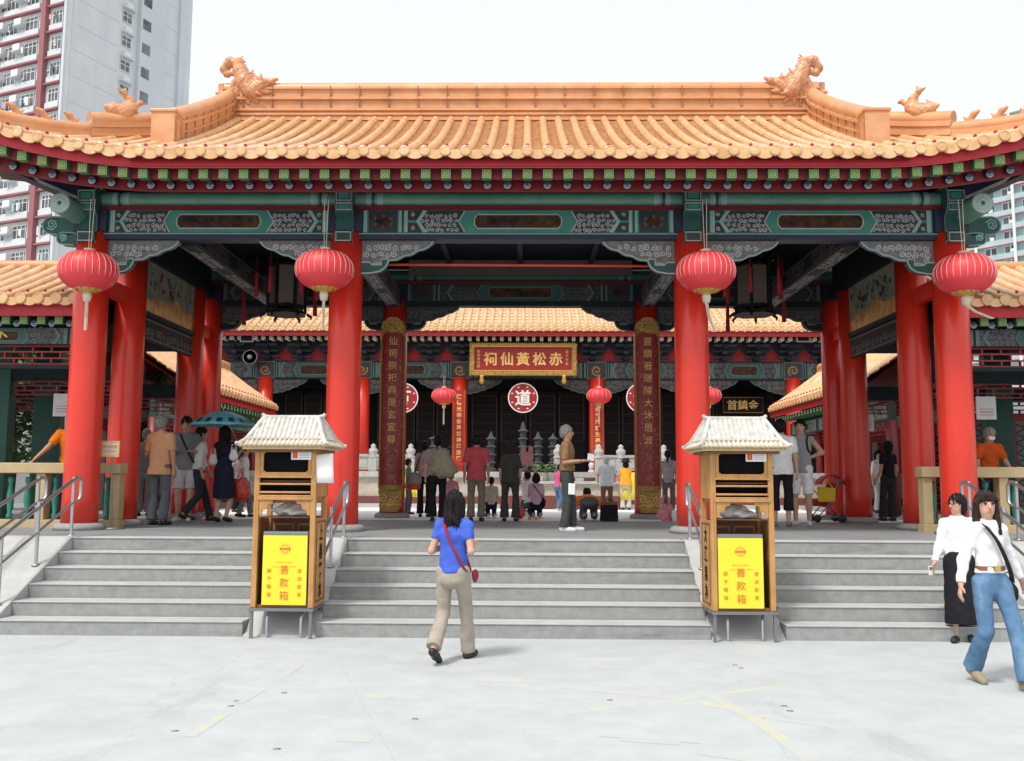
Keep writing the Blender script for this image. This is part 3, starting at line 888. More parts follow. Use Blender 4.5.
# steps, sloped cheeks and platform
RI, TR, NS = 0.1575, 0.336, 6
Y0 = 12.0                               # front edge of the platform
def flight(x0, x1, label):
    t = thing('stone_steps', ((x0 + x1) / 2, Y0 - 5 * TR, 0), label, 'steps', 'stone steps up to the gate')
    for i in range(NS):                 # i = 0 is the lowest step
        y = Y0 - (NS - 1 - i) * TR
        mb = MB(); mb.box(x0, x1, y, y + TR + .05, i * RI - .02, (i + 1) * RI - .012, 'step_stone')
        xj = x0 + random.uniform(.4, 1.3)
        while xj < x1 - .2:
            mb.box(xj - .003, xj + .003, y - .0015, y + .02, i * RI, (i + 1) * RI - .0125, 'plinth_stone'); xj += random.uniform(1.1, 1.5)
        s = mb.build('step', t)
        mb = MB(); mb.box(x0 + .001, x1 - .001, y - .012, y + TR - .013, (i + 1) * RI - .011, (i + 1) * RI + .002, 'ramp_stone'); mb.build('tread', s, bevel=.005)
flight(-2.12, 2.12, 'wide grey stone steps in the middle, behind the woman in blue')
flight(-5.62, -2.92, 'grey stone steps left of the middle, below the man in the peach shirt')
flight(2.92, 5.70, 'grey stone steps right of the middle, behind the two women in white')
def cheek(x0, x1, label, low=False):
    L = (NS - 1) * TR
    mb = MB()
    poly = [(Y0 - L - .03, -.02), (Y0 - L - .03, RI - .01), (Y0 - .01, PZ + .008), (Y0 + .2, PZ + .008), (Y0 + .2, -.02)]
    if low: poly[0] = (Y0 - L - .01, -.02); poly[1] = (Y0 - L - .01, .01)
    mb.prism(poly, lambda a, b, d: (d, a, b), x0, x1, 'ramp_stone')
    return tag(mb.build('stone_ramp', bevel=.008), label, 'ramp', 'sloped stone cheeks between the steps')
cheek(-2.915, -2.125, 'sloped stone cheek behind the left collection kiosk', True)
cheek(2.125, 2.915, 'sloped stone cheek behind the right collection kiosk', True)
cheek(-7.6, -5.625, 'wide sloped stone cheek at the left end under double handrails')
cheek(5.705, 7.6, 'wide sloped stone cheek at the right end beside the two women')
mb = MB()
mb.box(-7.7, 7.7, Y0 + .33, 18.0, 0, PZ - .002, 'platform_stone')
mb.box(-30, -7.7, 14.2, 60, 0, PZ - .004, 'platform_stone')
mb.box(7.7, 30, 14.2, 60, 0, PZ - .004, 'platform_stone')
tag(mb.build('platform_floor'), kind='structure')
mb = MB()
mb.box(-7.7, 7.7, 18.0, 60, 0, PZ, 'court_sunlit')  # paler floor paints the sunlight beyond the gate's shade line
tag(mb.build('courtyard_floor'), kind='structure')

# ---------------------------------------------------------------- the gate
gate = thing('temple_gate', (0, YC, PZ), 'big red columned temple gate with sweeping orange tiled roof', 'gate')
COLX = (-6.45, -2.59, 2.59, 6.45)
ROWS = (13.9, 15.3, 18.15, 19.25)
ZT = 5.384                              # column top
mb = MB()
mb.lathe([(.26, 0), (.252, .4), (.25, 2.5), (.243, ZT - PZ - .1)], (0, 0, 0), 'red_lacquer', 32)
proto = mb.build('column', gate); 
mb = MB(); mb.lathe([(.36, .001), (.36, .05), (.33, .085), (.285, .1)], (0, 0, 0), 'plinth_stone', 28); pl = mb.build('plinth', proto)
pl.location = (0, 0, -.1)
# (parent origin shift above is undone: both meshes were built about the origin minus their base)
def recentre(o, base):
    for v in o.data.vertices: v.co += V(base)
recentre(proto, base_of(gate)); recentre(pl, base_of(gate))
first = True
for r, y in enumerate(ROWS):
    for i, x in enumerate(COLX):
        if r in (1, 2) and i in (1, 2): continue
        if first: o = proto; first = False
        else: o = copy_tree(proto, gate)
        o.location = V((x, y, PZ + .1)) - base_of(gate)

# --- roof
XC, YE, XG, YR = 8.0, 12.30, 5.3, 16.575
ZE, HR = 6.10, 2.10
LR = 16.45 - YE
def lift(s): return .064 * max(0.0, 3.2 - s) ** 2
def rise(t): return HR * (.80 * t + .20 * t * t)
def S_front(x, t):
    s = XC - abs(x); l = lift(s) * (1 - t) ** 2
    y = YE - .10 * max(0.0, (3.2 - s) / 3.2) ** 2 * (1 - t) + LR * t
    return V((x, y, ZE + l + rise(t)))
def tmax_front(x):
    if abs(x) <= XG + .05: return 1.0
    return max(.03, (XC - abs(x)) * 1.0 / LR)
def S_back(x, t):
    p = S_front(x, t); return V((-p.x, 2 * YR - p.y, p.z))
def tmax_back(x): return tmax_front(x)
W2 = YR - YE
def xe(u):                              # the side eaves are short, flaring out to the corners
    return 7.0 + 1.0 * max(0.0, 1 - (W2 - abs(u)) / 1.7) ** 2
def S_side(sx):
    def f(u, t):                        # u along the side eave, measured from the middle
        s = W2 - abs(u); t0 = (XC - xe(u)) / (XC - XG); q = t0 + (1 - t0) * t
        l = lift(s) * (1 - q) ** 2
        x = XC + .05 * max(0.0, (3.2 - s) / 3.2) ** 2 * (1 - q) - (XC - XG) * q
        return V((sx * x, YR + sx * u, ZE + l + rise(q * (XC - XG) / LR)))
    return f
def tmax_side(u):
    t0 = (XC - xe(u)) / (XC - XG); q = min(1.0, (W2 - abs(u)) / 2.7)
    return min(1.0, max(.04, (q - t0) / (1 - t0)))

def tiled(us, S, tm, tub, pan, r=.063, nt=22, ncourse=26, eave=True, mt='glazed_tile', mp='pan_tile', ns=7):
    du = us[1] - us[0]
    def nrm(u, t):
        e = .01
        a = S(u + e, t) - S(u - e, t); b = S(u, min(t + e, 1.2)) - S(u, t - e)
        n = a.cross(b).normalized()
        return n if n.z > 0 else -n
    for u in us:
        T = tm(u); k = max(3, int(nt * T) + 2)
        rows = []
        for i in range(k):
            t = T * i / (k - 1)
            p = S(u, t); n = nrm(u, t); a = (S(u + .01, t) - S(u - .01, t)).normalized()
            rr = r * (1.0 if i % 3 else 1.04)
            rows.append([p + a * (rr * math.cos(PI * j / ns)) + n * (rr * 1.05 * math.sin(PI * j / ns) + .012) for j in range(ns + 1)])
        tub.grid(rows, mt)
        if eave:
            p = S(u, 0); q = (S(u, 0) - S(u, .03)); q.z *= -.15; q.normalize()
            c = p + V((0, 0, .018)) + q * .01
            tub.lathe([(r * 1.1, -.03), (r * 1.14, 0), (r * 1.14, .024), (r * .94, .028), (r * .92, .022), (.004, .024)], c, mt, 14, q, False)
            tub.lathe([(r * 1.17, -.02), (r * 1.26, -.006), (r * 1.17, .004)], c, 'seam_and_shade', 14, q)  # dark ring painted for the shadow at the disc's edge
            e = S(u + du * .5, 0); a = (S(u + du * .5 + .01, 0) - S(u + du * .5 - .01, 0)).normalized()
            pts = [(du * .47 * math.cos(PI + PI * k_ / 10), .01 - .115 * math.sin(PI * k_ / 10) ** .8) for k_ in range(11)] + [(0, .025)]
            qq = q.copy()
            fn = lambda x, y, d, e=e, a=a, qq=qq: e + a * x + V((0, 0, y + .012)) + qq * (d + .012)
            tub.prism(pts, fn, -.016, .004, mt)
            nl = MB
            # nail cap on the first tile
            pn = S(u, .055 * 4.15 / max(.5, (S(u, 1) - S(u, 0)).length)) + nrm(u, .05) * (r * 1.05 + .012)
            tub.lathe([(.026, -.01), (.024, .02), (.012, .034), (.002, .036)], pn, 'fascia_red', 8)
    edges = [u - du / 2 for u in us] + [us[-1] + du / 2]
    for u in edges:
        T = max(tm(u - du / 2), tm(u + du / 2)) if False else tm(u)
        nc = max(1, int(ncourse * T)); prev = None
        for i in range(nc):
            rows = []
            for tt, hgt in ((i / nc, .034), ((i + .97) / nc, .004)):
                t = T * tt; n = nrm(u, t)
                rows.append([S(u + du * x, t) + n * (hgt - dip) for x, dip in ((-.5, -.01), (-.25, .018), (0, .03), (.25, .018), (.5, -.01))])
            pan.grid(rows, mp, False)
            if prev: pan.grid([prev, rows[0]], 'lip_shade', False)
            prev = rows[1]

def tiles_parts(parent, us, S, tm, **kw):
    a, b = MB(), MB(); tiled(us, S, tm, a, b, **kw)
    a.build('roof_tiles', parent); b.build('tile_bed', parent)

SP = 0.2775
nfr = int(2 * (XC - .12) / SP)
us = [(i - (nfr - 1) / 2) * SP for i in range(nfr)]
mb = MB(); mb.grid([[S_front(-XG, t) - V((0, 0, .12)) for t in [i / 8 for i in range(9)]], [S_front(XG, t) - V((0, 0, .12)) for t in [i / 8 for i in range(9)]]], 'dark_red')
mb.grid([[S_back(-XG, t) - V((0, 0, .12)) for t in [i / 8 for i in range(9)]], [S_back(XG, t) - V((0, 0, .12)) for t in [i / 8 for i in range(9)]]], 'dark_red')
roof = mb.build('roof', gate)
tiles_parts(roof, us, S_front, tmax_front)
tiles_parts(roof, us, S_back, tmax_back, nt=10, ncourse=10)
nsd = int(2 * (W2 - .12) / SP)
usd = [(i - (nsd - 1) / 2) * SP for i in range(nsd)]
for sx in (-1, 1): tiles_parts(roof, usd, S_side(sx), tmax_side, nt=12, ncourse=14)

def sweep(mb, pts, w, h, mat, top=True, rails=(), up=V((0, 0, 1))):
    """a ridge wall along pts, with a rounded cap and moulding rails"""
    pts = [V(p) for p in pts]
    def strip(w_, z0, z1):
        rows = []
        for i, p in enumerate(pts):
            t = (pts[min(i + 1, len(pts) - 1)] - pts[max(i - 1, 0)]); t.z = 0; t.normalize(); r = t.cross(up)
            rows.append([p + r * (-w_ / 2) + up * z0, p + r * (-w_ / 2) + up * z1, p + r * (w_ / 2) + up * z1, p + r * (w_ / 2) + up * z0, p + r * (-w_ / 2) + up * z0])
        mb.grid(rows, mat, False)
        for rr in (rows[0], rows[-1]): mb.add(rr[:4], [(0, 1, 2, 3)], mat)
    strip(w, -.12, h)
    for z, ww, hh in rails: strip(w + ww, z, z + hh)
    if top: mb.tube([p + up * (h + .01) for p in pts], w * .56, mat, 12)

# main ridge with moulded courses and joints
ZR = ZE + HR
mb = MB()
sweep(mb, [(x, YR, ZR) for x in (-5.42, -2.6, 0, 2.6, 5.42)], .26, .60, 'ridge_tile', True, ((-.02, .12, .05), (.09, .07, .035), (.17, .09, .04), (.215, .03, .015), (.38, .10, .05), (.58, .08, .03)))
for i in range(20):
    x = -5.05 + i * .532
    mb.box(x - .004, x + .004, YR - .19, YR - .10, ZR + .24, ZR + .64, 'seam_and_shade')
ridge = mb.build('main_ridge', roof)

# gable walls under the verge ridges, verge ridges, corner ridges
for sx in (-1, 1):
    mb = MB()
    prof = [(S_front(XG, t).y, S_front(XG, t).z) for t in [i / 10 for i in range(7, 11)]]
    poly = prof + [(2 * YR - y, z) for y, z in reversed(prof)]
    mb.prism(poly, lambda a, b, d: (sx * (XG - .16 + d), a, b), -.02, .02, 'fascia_red')
    mb.build('gable_wall', roof)
    mb = MB()
    path = [S_front(sx * XG, .30 + .70 * i / 16) + V((0, 0, .02)) for i in range(17)] 
    full = path + [V((p.x, 2 * YR - p.y, p.z)) for p in reversed(path[:-1])]
    full[16] = full[16] + V((0, .0, .05))
    sweep(mb, full, .22, .42, 'ridge_tile', True, ((.0, .08, .05), (.15, .05, .03), (.30, .07, .05)))
    for i in range(1, 16, 2):
        p = path[i]; mb.box(p.x - .128, p.x + .128, p.y - .004, p.y + .004, p.z, p.z + .40, 'seam_and_shade')
    verge = mb.build('verge_ridge', roof)
    # square end block at the foot of the verge ridge, with a sunk panel
    for yf, sg in ((path[0].y, 1), (2 * YR - path[0].y, -1)):
        mb = MB(); p = S_front(sx * XG, .275); zb = p.z - .02
        y0, y1 = sorted((yf - sg * .10, yf + sg * .22))
        mb.box(p.x - .18, p.x + .18, y0, y1, zb, zb + .60, 'ridge_tile')
        mb.box(p.x - .20, p.x + .20, y0 - .02, y1 + .02, zb + .56, zb + .61, 'ridge_tile')
        fn = sideways(p.x - sx * .18, (y0 + y1) / 2, zb + .30, -sx)
        for q in (.12, .07): mb.line([(-q, -q * 1.7), (q, -q * 1.7), (q, q * 1.7), (-q, q * 1.7)], .018, fn, .006, 'seam_and_shade' if q > .1 else 'ridge_tile', True)
        mb.build('ridge_end_block', roof, bevel=.012)
    for sy in (1, -1):
        def HP(q):                      # corner ridge: q 0 at the verge, 1 at the corner
            x = XG + (XC - XG) * q; t = (XC - x) * 1.0 / LR
            p = S_front(x, max(t, 0)); y = p.y if sy > 0 else 2 * YR - p.y
            return V((sx * x, y, p.z))
        mb = MB()
        sweep(mb, [HP(i / 8 * .46) + V((0, 0, .03)) for i in range(9)], .22, .27, 'ridge_tile', True, ((.0, .06, .04), (.14, .05, .03)))
        sweep(mb, [HP(.46 + i / 10 * .56) + V((0, 0, .02 + .12 * max(0, i - 6) / 4)) for i in range(11)], .18, .13, 'ridge_tile', True, ((.0, .05, .03),))
        for i in range(4):
            p = HP(.08 + i * .11); mb.obox(p + V((0, 0, .0)), p + V((0, 0, .31)),   .228, .007, 'seam_and_shade', V((.7 * sx, .7 * sy, 0)))
        mb.build('corner_ridge', roof)
        if sy > 0:
            d = (HP(.6) - HP(.3)); d.z = 0; d.normalize(); dn = np.array(d)
            def loc(o, q, dz): o.location = HP(q) + V((0, 0, dz)) - base_of(roof)
            X, Z = np.array([d.x, d.y, 0]), np.array([0, 0, 1.0])
            # carp with its tail thrown up
            pr = [cap(X * .16 + Z * .14, X * .0 + Z * .13, .10, .14), cap(X * .0 + Z * .13, -X * .10 + Z * .22, .14, .11), cap(-X * .10 + Z * .22, -X * .09 + Z * .36, .10, .065), cap(-X * .09 + Z * .36, X * .02 + Z * .47, .06, .035),
                  cap(X * .02 + Z * .47, X * .12 + Z * .50, .03, .012), cap(X * .0 + Z * .46, -X * .02 + Z * .56, .028, .010), cap(-X * .14 + Z * .26, -X * .26 + Z * .38, .05, .035), cap(-X * .26 + Z * .38, -X * .34 + Z * .38, .03, .012), cap(X * .16 + Z * .14, X * .28 + Z * .16, .07, .035), cap(X * .2 + Z * .2, X * .12 + Z * .3, .03, .01)]
            o = sdf_mesh('carp_finial', pr, .016, 'ridge_tile', roof, k=.04, noise=lambda X, Y, Z, s: .006 * np.sin(X * 70) * np.sin(Z * 70)); loc(o, .33, .30)
            for q in (.53, .63, .73, .84):
                pr = [cap(-X * .10 + Z * .03, X * .10 + Z * .03, .045, .04), cap(-X * .06 + Z * .06, X * .03 + Z * .16, .055, .045), cap(X * .03 + Z * .17, X * .09 + Z * .19, .042, .028), cap(-X * .06 + Z * .08, -X * .12 + Z * .16, .02, .012)]
                o = sdf_mesh('ridge_beast', pr, .014, 'ridge_tile', roof, k=.03); loc(o, q, .19 + .1 * max(0, (q - .8) / .2))
    # ridge dragon biting the end of the main ridge
    def D(x, z, y=0.0): return np.array([-sx * x, y, z])
    pr = [cap(D(-.30, .66), D(-.20, .80), .075, .09), cap(D(-.20, .80), D(-.06, .76), .09, .10), cap(D(-.06, .76), D(-.01, .62), .10, .12), cap(D(-.01, .62), D(.08, .42), .13, .155), cap(D(.08, .42), D(.22, .22), .155, .16),
          cap(D(-.30, .66), D(-.25, .56), .07, .06), cap(D(-.25, .56), D(-.15, .58), .055, .05),
          cap(D(.22, .24), D(.36, .34), .15, .13), cap(D(.36, .38), D(.56, .42), .105, .06), cap(D(.56, .43), D(.66, .47), .055, .03), cap(D(.34, .24), D(.54, .22), .08, .035),
          cap(D(.30, .46), D(.20, .60), .04, .022), cap(D(.20, .60), D(.24, .66), .022, .010), cap(D(.38, .48), D(.36, .58), .03, .012),
          cap(D(-.08, .40), D(-.20, .12), .08, .03), cap(D(-.02, .32), D(-.10, .04), .07, .03), cap(D(.06, .28), D(.02, .02), .06, .025), cap(D(.22, .12), D(.34, .02), .06, .03), cap(D(.12, .14), D(.16, .0), .06, .03)]
    for q in range(7):
        t = q / 6; pr.append(cap(D(.10 - .12 * t, .56 + .30 * t - .0), D(.16 - .12 * t, .60 + .32 * t), .025, .008))
    for y in (-.10, .10):
        pr.append(ell(D(.38, .45, y), (.045, .03, .04))); pr.append(cap(D(.30, .18, y), D(.46, .10, y * 1.3), .03, .012))
    o = sdf_mesh('dragon_finial', pr, .016, 'dragon_glaze', roof, k=.026, noise=lambda X, Y, Z, s: .007 * np.sin(X * 62 + 3 * np.sin(Z * 14)) * np.sin(Z * 58 + 2 * np.sin(X * 13)) + .003 * np.sin(Y * 80))
    o.location = V((sx * 5.12, YR - .13, ZR + .31)) - base_of(roof); o.scale = (1.02, 1.0, 1.0)
    mb = MB(); mb.box(sx * 5.50 - .05, sx * 5.50 + .05, YR - .06, YR + .06, ZR + .3, ZR + .74, 'ridge_tile'); mb.box(sx * 5.50 - .09, sx * 5.50 + .09, YR - .09, YR + .09, ZR + .52, ZR + .57, 'ridge_tile')
    mb.build('ridge_post', roof, bevel=.01)

# --- eaves: fascia, rafters, boards, purlins
def eave_grid(mb, yf, za, zb, mat, sgn=1):
    rows = []
    xs = [-7.95 + 15.9 * i / 60 for i in range(61)]
    A = []; B = []
    for x in xs:
        s = XC - abs(x); l = lift(s) * max(0.0, 1 - (yf - 12.3) / 2.2); dy = -.10 * max(0.0, (3.2 - s) / 3.2) ** 2
        y = yf + dy; y = y if sgn > 0 else 2 * YR - y
        A.append(V((x, y, za + l))); B.append(V((x, y, zb + l)))
    mb.grid([A, B], mat, False)
mb = MB()
for sg in (1, -1):
    mb = MB(); eave_grid(mb, 12.37, 5.905, 6.10, 'fascia_red', sg); mb.build('fascia_board', roof)
mb = MB(); eave_grid(mb, 12.53, 5.795, 5.955, 'dark_red'); mb.build('eave_board', roof)
mb = MB(); eave_grid(mb, 12.79, 5.70, 5.985, 'dark_red'); mb.build('eave_board', roof)
mb = MB()
def soffit_pt(x, y):
    s = XC - abs(x); w = max(0.0, 1 - (y - 12.3) / 2.2)
    return V((x, y, 5.93 + (y - 12.37) * .10 + lift(s) * w))
xs = [-7.9 + 15.8 * i / 50 for i in range(51)]
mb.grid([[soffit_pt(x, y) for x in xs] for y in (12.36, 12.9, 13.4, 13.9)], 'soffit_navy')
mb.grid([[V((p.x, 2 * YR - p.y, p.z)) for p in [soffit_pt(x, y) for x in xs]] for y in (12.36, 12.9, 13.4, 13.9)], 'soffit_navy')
mb.build('soffit', roof)
for sx in (-1, 1):
    mb = MB(); us2 = [-W2 + .1 + (2 * W2 - .2) * i / 40 for i in range(41)]; Sd = S_side(sx)
    E_ = [Sd(u_, 0) - V((sx * .08, 0, .20)) for u_ in us2]
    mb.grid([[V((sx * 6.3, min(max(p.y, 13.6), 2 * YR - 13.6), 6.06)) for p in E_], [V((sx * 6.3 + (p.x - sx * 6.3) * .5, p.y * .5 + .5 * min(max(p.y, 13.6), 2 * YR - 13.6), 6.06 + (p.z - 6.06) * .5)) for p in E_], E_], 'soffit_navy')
    mb.build('soffit', roof)
    mb = MB(); mb.grid([[p + V((sx * .01, 0, -.02)) for p in E_], [p + V((sx * .03, 0, .19)) for p in E_]], 'fascia_red', False); mb.build('fascia_board', roof)


# square flying rafters (painted ends) and round rafters
def sq_rafter():
    mb = MB(); h = .062
    mb.box(-h, h, 0, .11, -h, h, 'rafter_green')
    fn = front(0, 0, 0)
    mb.flat([(-h, -h), (h, -h), (h, h), (-h, h)], fn, .003, 'rafter_yellow')
    q = h * .85; mb.flat([(-q, -q), (q, -q), (q, q), (-q, q)], fn, .005, 'rafter_green')
    c = [(h * .62 * math.cos(t), h * .62 * math.sin(t)) for t in [2 * PI * i / 12 for i in range(12)]]
    mb.line(c, .010, fn, .007, 'rafter_yellow', True)
    for sgn in (1, -1): mb.line([(-h * .75, -h * .75 * sgn), (h * .75, h * .75 * sgn)], .007, fn, .008, 'rafter_yellow')
    mb.flat([(.012 * math.cos(t), .012 * math.sin(t)) for t in [2 * PI * i / 8 for i in range(8)]], fn, .010, 'rafter_yellow')
    return mb
def rd_rafter():
    mb = MB()
    mb.tube([(0, 0, 0), (0, 1.1, .34)], .055, 'navy', 12)
    mb.lathe([(.052, 0), (.050, .003), (.036, .004), (.001, .004)], (0, 0, 0), 'pale_line', 14, V((0, -1, 0)))
    mb.lathe([(.037, .004), (.036, .006), (.001, .006)], (0, 0, 0), 'blue_ring', 14, V((0, -1, 0)))
    mb.lathe([(.024, .006), (.023, .008), (.001, .008)], (0, 0, .006), 'pale_line', 12, V((0, -1, 0)))
    mb.lathe([(.017, .008), (.016, .010), (.001, .010)], (0, 0, .008), 'navy', 12, V((0, -1, 0)))
    return mb
def rafters(name, fnmb, n, sp, parent, pos):
    base = base_of(parent); o0 = None
    for i in range(n):
        x = (i - (n - 1) / 2) * sp
        if o0 is None:
            o0 = fnmb().build(name); o0.parent = parent; o = o0
        else:
            o = o0.copy(); C.objects.link(o)
        o.location = V(pos(x)) - base
def psq(x):
    s = XC - abs(x); return (x, 12.43 - .10 * max(0.0, (3.2 - s) / 3.2) ** 2, 5.846 + lift(s) * .97)
def prd(x):
    s = XC - abs(x); return (x, 12.72 - .09 * max(0.0, (3.2 - s) / 3.2) ** 2, 5.779 + lift(s) * .80)
rafters('square_rafter', sq_rafter, 56, SP, gate, psq)
rafters('round_rafter', rd_rafter, 54, SP, gate, prd)

# purlins with painted end bands
SHADED_PURLIN = dict(purlin_green='teal_shaded', light_teal='light_teal_shaded', pale_line='pale_shaded', deep_teal='beam_dark')  # rear purlin takes the paints with shade put into the colour
def purlin(y, sub):
    mb = MB(sub)
    mb.tube([(-7.05, y, 5.92), (7.05, y, 5.92)], .125, 'purlin_green', 18)
    for a, b in zip(COLX[:-1], COLX[1:]):
        for x, d in ((a, 1), (b, -1)):
            for q, m in ((.30, 'pale_line'), (.335, 'light_teal'), (.38, 'deep_teal'), (.46, 'light_teal'), (.505, 'pale_line')):
                mb.tube([(x + d * q, y, 5.92), (x + d * (q + .04), y, 5.92)], .1275, m, 18)
    mb.build('purlin', gate)
    mb = MB(); y0, y1 = y - .13, y + .13
    mb.box(-6.9, 6.9, y0, y1, 5.742, 5.80, 'dark_red'); mb.build('red_batten', gate)
purlin(YC, None); purlin(YB, SHADED_PURLIN)
for sx in (-1, 1):
    mb = MB()
    mb.tube([(sx * 6.64, 13.17, 5.66), (sx * 6.64, 20.0, 5.66)], .155, 'purlin_green', 18)
    for yy, dr in ((13.17, -1), (20.0, 1)):
        mb.lathe([(.145, 0), (.140, .006), (.10, .008), (.001, .008)], (sx * 6.64, yy, 5.66), 'pale_line', 18, V((0, dr, 0)))
        mb.lathe([(.10, .008), (.095, .011), (.001, .011)], (sx * 6.64, yy, 5.66), 'light_teal', 18, V((0, dr, 0)))
        for i in range(8):
            a = i * PI / 4; mb.lathe([(.022, .011), (.02, .013), (.001, .013)], (sx * 6.64 + .055 * math.cos(a), yy, 5.66 + .055 * math.sin(a)), 'pale_line', 6, V((0, dr, 0)))
        mb.lathe([(.03, .011), (.028, .014), (.001, .014)], (sx * 6.64, yy, 5.66), 'deep_teal', 10, V((0, dr, 0)))
    mb.build('side_purlin', gate)
    # corner beam under the eave with a pale painted edge
    mb = MB()
    a, b = V((sx * 6.3, 14.0, 5.86)), V((sx * 7.75, 12.45, 6.36))
    mb.obox(a, b, .18, .30, 'soffit_navy')
    d = (b - a).normalized(); up = V((0, 0, 1)); sd = d.cross(up).normalized()
    fn = lambda p, q, e: a + d * p + up * q + sd * ((.093 + e) * (1 if sx > 0 else -1))
    Lb = (b - a).length
    mb.line([(0, -.12), (Lb * .5, -.13), (Lb * .56, -.07), (Lb * .70, -.09), (Lb * .76, -.03), (Lb * .90, -.05), (Lb * .96, .02), (Lb, .12)], .05, fn, .003, 'pale_line')
    mb.build('corner_beam', gate)

SHADED = dict(teal='teal_shaded', light_teal='light_teal_shaded', pale_line='pale_shaded', scroll_grey='scroll_shaded', deep_teal='beam_dark', carved_grey='carved_shaded')  # swaps each paint for its copy darkened as if in shade
# front and rear painted lintels with flat plates below
def lintel(y, fnm, shaded):
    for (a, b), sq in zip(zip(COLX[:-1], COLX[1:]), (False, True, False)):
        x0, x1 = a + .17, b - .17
        mb = MB(SHADED if shaded else None); mb.box(x0, x1, y - .11, y + .11, 5.384, 5.738, 'teal' if not shaded else 'beam_dark')
        mb.box(x0 + .02, x1 - .02, y - .13, y + .13, 5.285, 5.382, 'navy' if not shaded else 'beam_dark')
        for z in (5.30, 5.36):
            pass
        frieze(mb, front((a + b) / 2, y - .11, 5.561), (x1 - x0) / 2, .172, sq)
        if not shaded:
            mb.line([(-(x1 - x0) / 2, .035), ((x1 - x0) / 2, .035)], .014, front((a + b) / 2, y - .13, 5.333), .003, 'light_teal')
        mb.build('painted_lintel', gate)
    for i, x in enumerate(COLX):
        for d in (-1, 1):
            if (i == 0 and d < 0) or (i == 3 and d > 0): continue
            L = 1.08
            fn = (lambda a, b, e, x=x, d=d: (x + d * (.24 + a), y - e, 5.283 + b))
            queti('carved_bracket', gate, fn, L, .37, .10, r=.055, sub=SHADED if shaded else None)
            # small moulded corbel under the bracket
            mb = MB(SHADED if shaded else None)
            fn2 = (lambda a, b, e, x=x, d=d: (x + d * (.235 + a), y - e, 4.93 + b))
            mb.prism([(0, .02), (.12, .02), (.16, -.02), (.30, -.02), (.30, .07), (.40, .07), (.40, .01), (.36, -.06), (.28, -.12), (.12, -.15), (0, -.15)], fn2, -.06, .06, 'deep_teal')
            mb.line([(0, .02), (.12, .02), (.16, -.02), (.30, -.02), (.30, .07), (.40, .07), (.40, .01), (.36, -.06), (.28, -.12), (.12, -.15), (0, -.15)], .022, fn2, .064, 'pale_line')
            mb.build('corbel', gate)
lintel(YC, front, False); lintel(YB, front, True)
# beam noses hooked over the purlin above each front column
for x in COLX:
    mb = MB()
    prof = [(-.02, 5.20), (-.20, 5.20), (-.30, 5.24), (-.30, 5.36), (-.22, 5.40), (-.22, 5.60), (-.30, 5.66), (-.34, 5.80), (-.34, 5.98), (-.26, 6.06), (-.1, 6.06), (-.02, 5.95)]
    fn = lambda a, b, d, x=x: (x + .0 + d, YC + a, b)
    mb.prism(prof, fn, -.125, .125, 'deep_teal')
    for z0, z1, yy in ((5.22, 5.35, -.30), (5.68, 5.78, -.335), (5.82, 5.97, -.34)):
        f2 = front(x, YC + yy, (z0 + z1) / 2); h = (z1 - z0) / 2
        mb.line([(-.11, -h), (.11, -h), (.11, h), (-.11, h)], .02, f2, .008, 'pale_line', True)
        mb.flat([(-.08, -h * .6), (.08, -h * .6), (.08, h * .6), (-.08, h * .6)], f2, .006, 'teal' if z0 > 5.5 else 'panel_dark')
    for d in (-1, 1):
        mb.line([(p[0], p[1]) for p in prof[1:-1]], .025, lambda a, b, e, x=x, d=d: (x + d * (.125 + e), YC + a, b), .004, 'pale_line')
    mb.build('beam_nose', gate)
    mb = MB(); mb.box(x - .25, x + .25, YC - .17, YC + .17, 5.392, 5.735, 'navy'); mb.build('column_head', gate)
    mb = MB(); mb.box(x - .25, x + .25, YB - .17, YB + .17, 5.392, 5.735, 'navy'); mb.build('column_head', gate)
# cloud scroll noses to the outside of the corner columns
for sx in (-1, 1):
    mb = MB()
    for cz_, L, hh in ((5.50, .62, .15), (5.30, .44, .10)):
        prof = [(.2, cz_ - hh * .7), (.2, cz_ + hh * .8), (L * .7, cz_ + hh * .9)] + [(L + hh * .9 * math.sin(t), cz_ + hh * .05 + hh * .9 * math.cos(t)) for t in [PI * i / 8 for i in range(9)]] + [(L * .6, cz_ - hh)]
        fn = lambda a, b, d: (sx * (6.45 + a), YC - d, b)
        mb.prism(prof, fn, -.09, .09, 'deep_teal')
        mb.line(prof[1:], .022, fn, .094, 'purlin_green')
        spiral(mb, fn, L, cz_ + .02, hh * .62, .095, 'light_teal', .018, 1.8)
    mb.build('cloud_nose', gate)

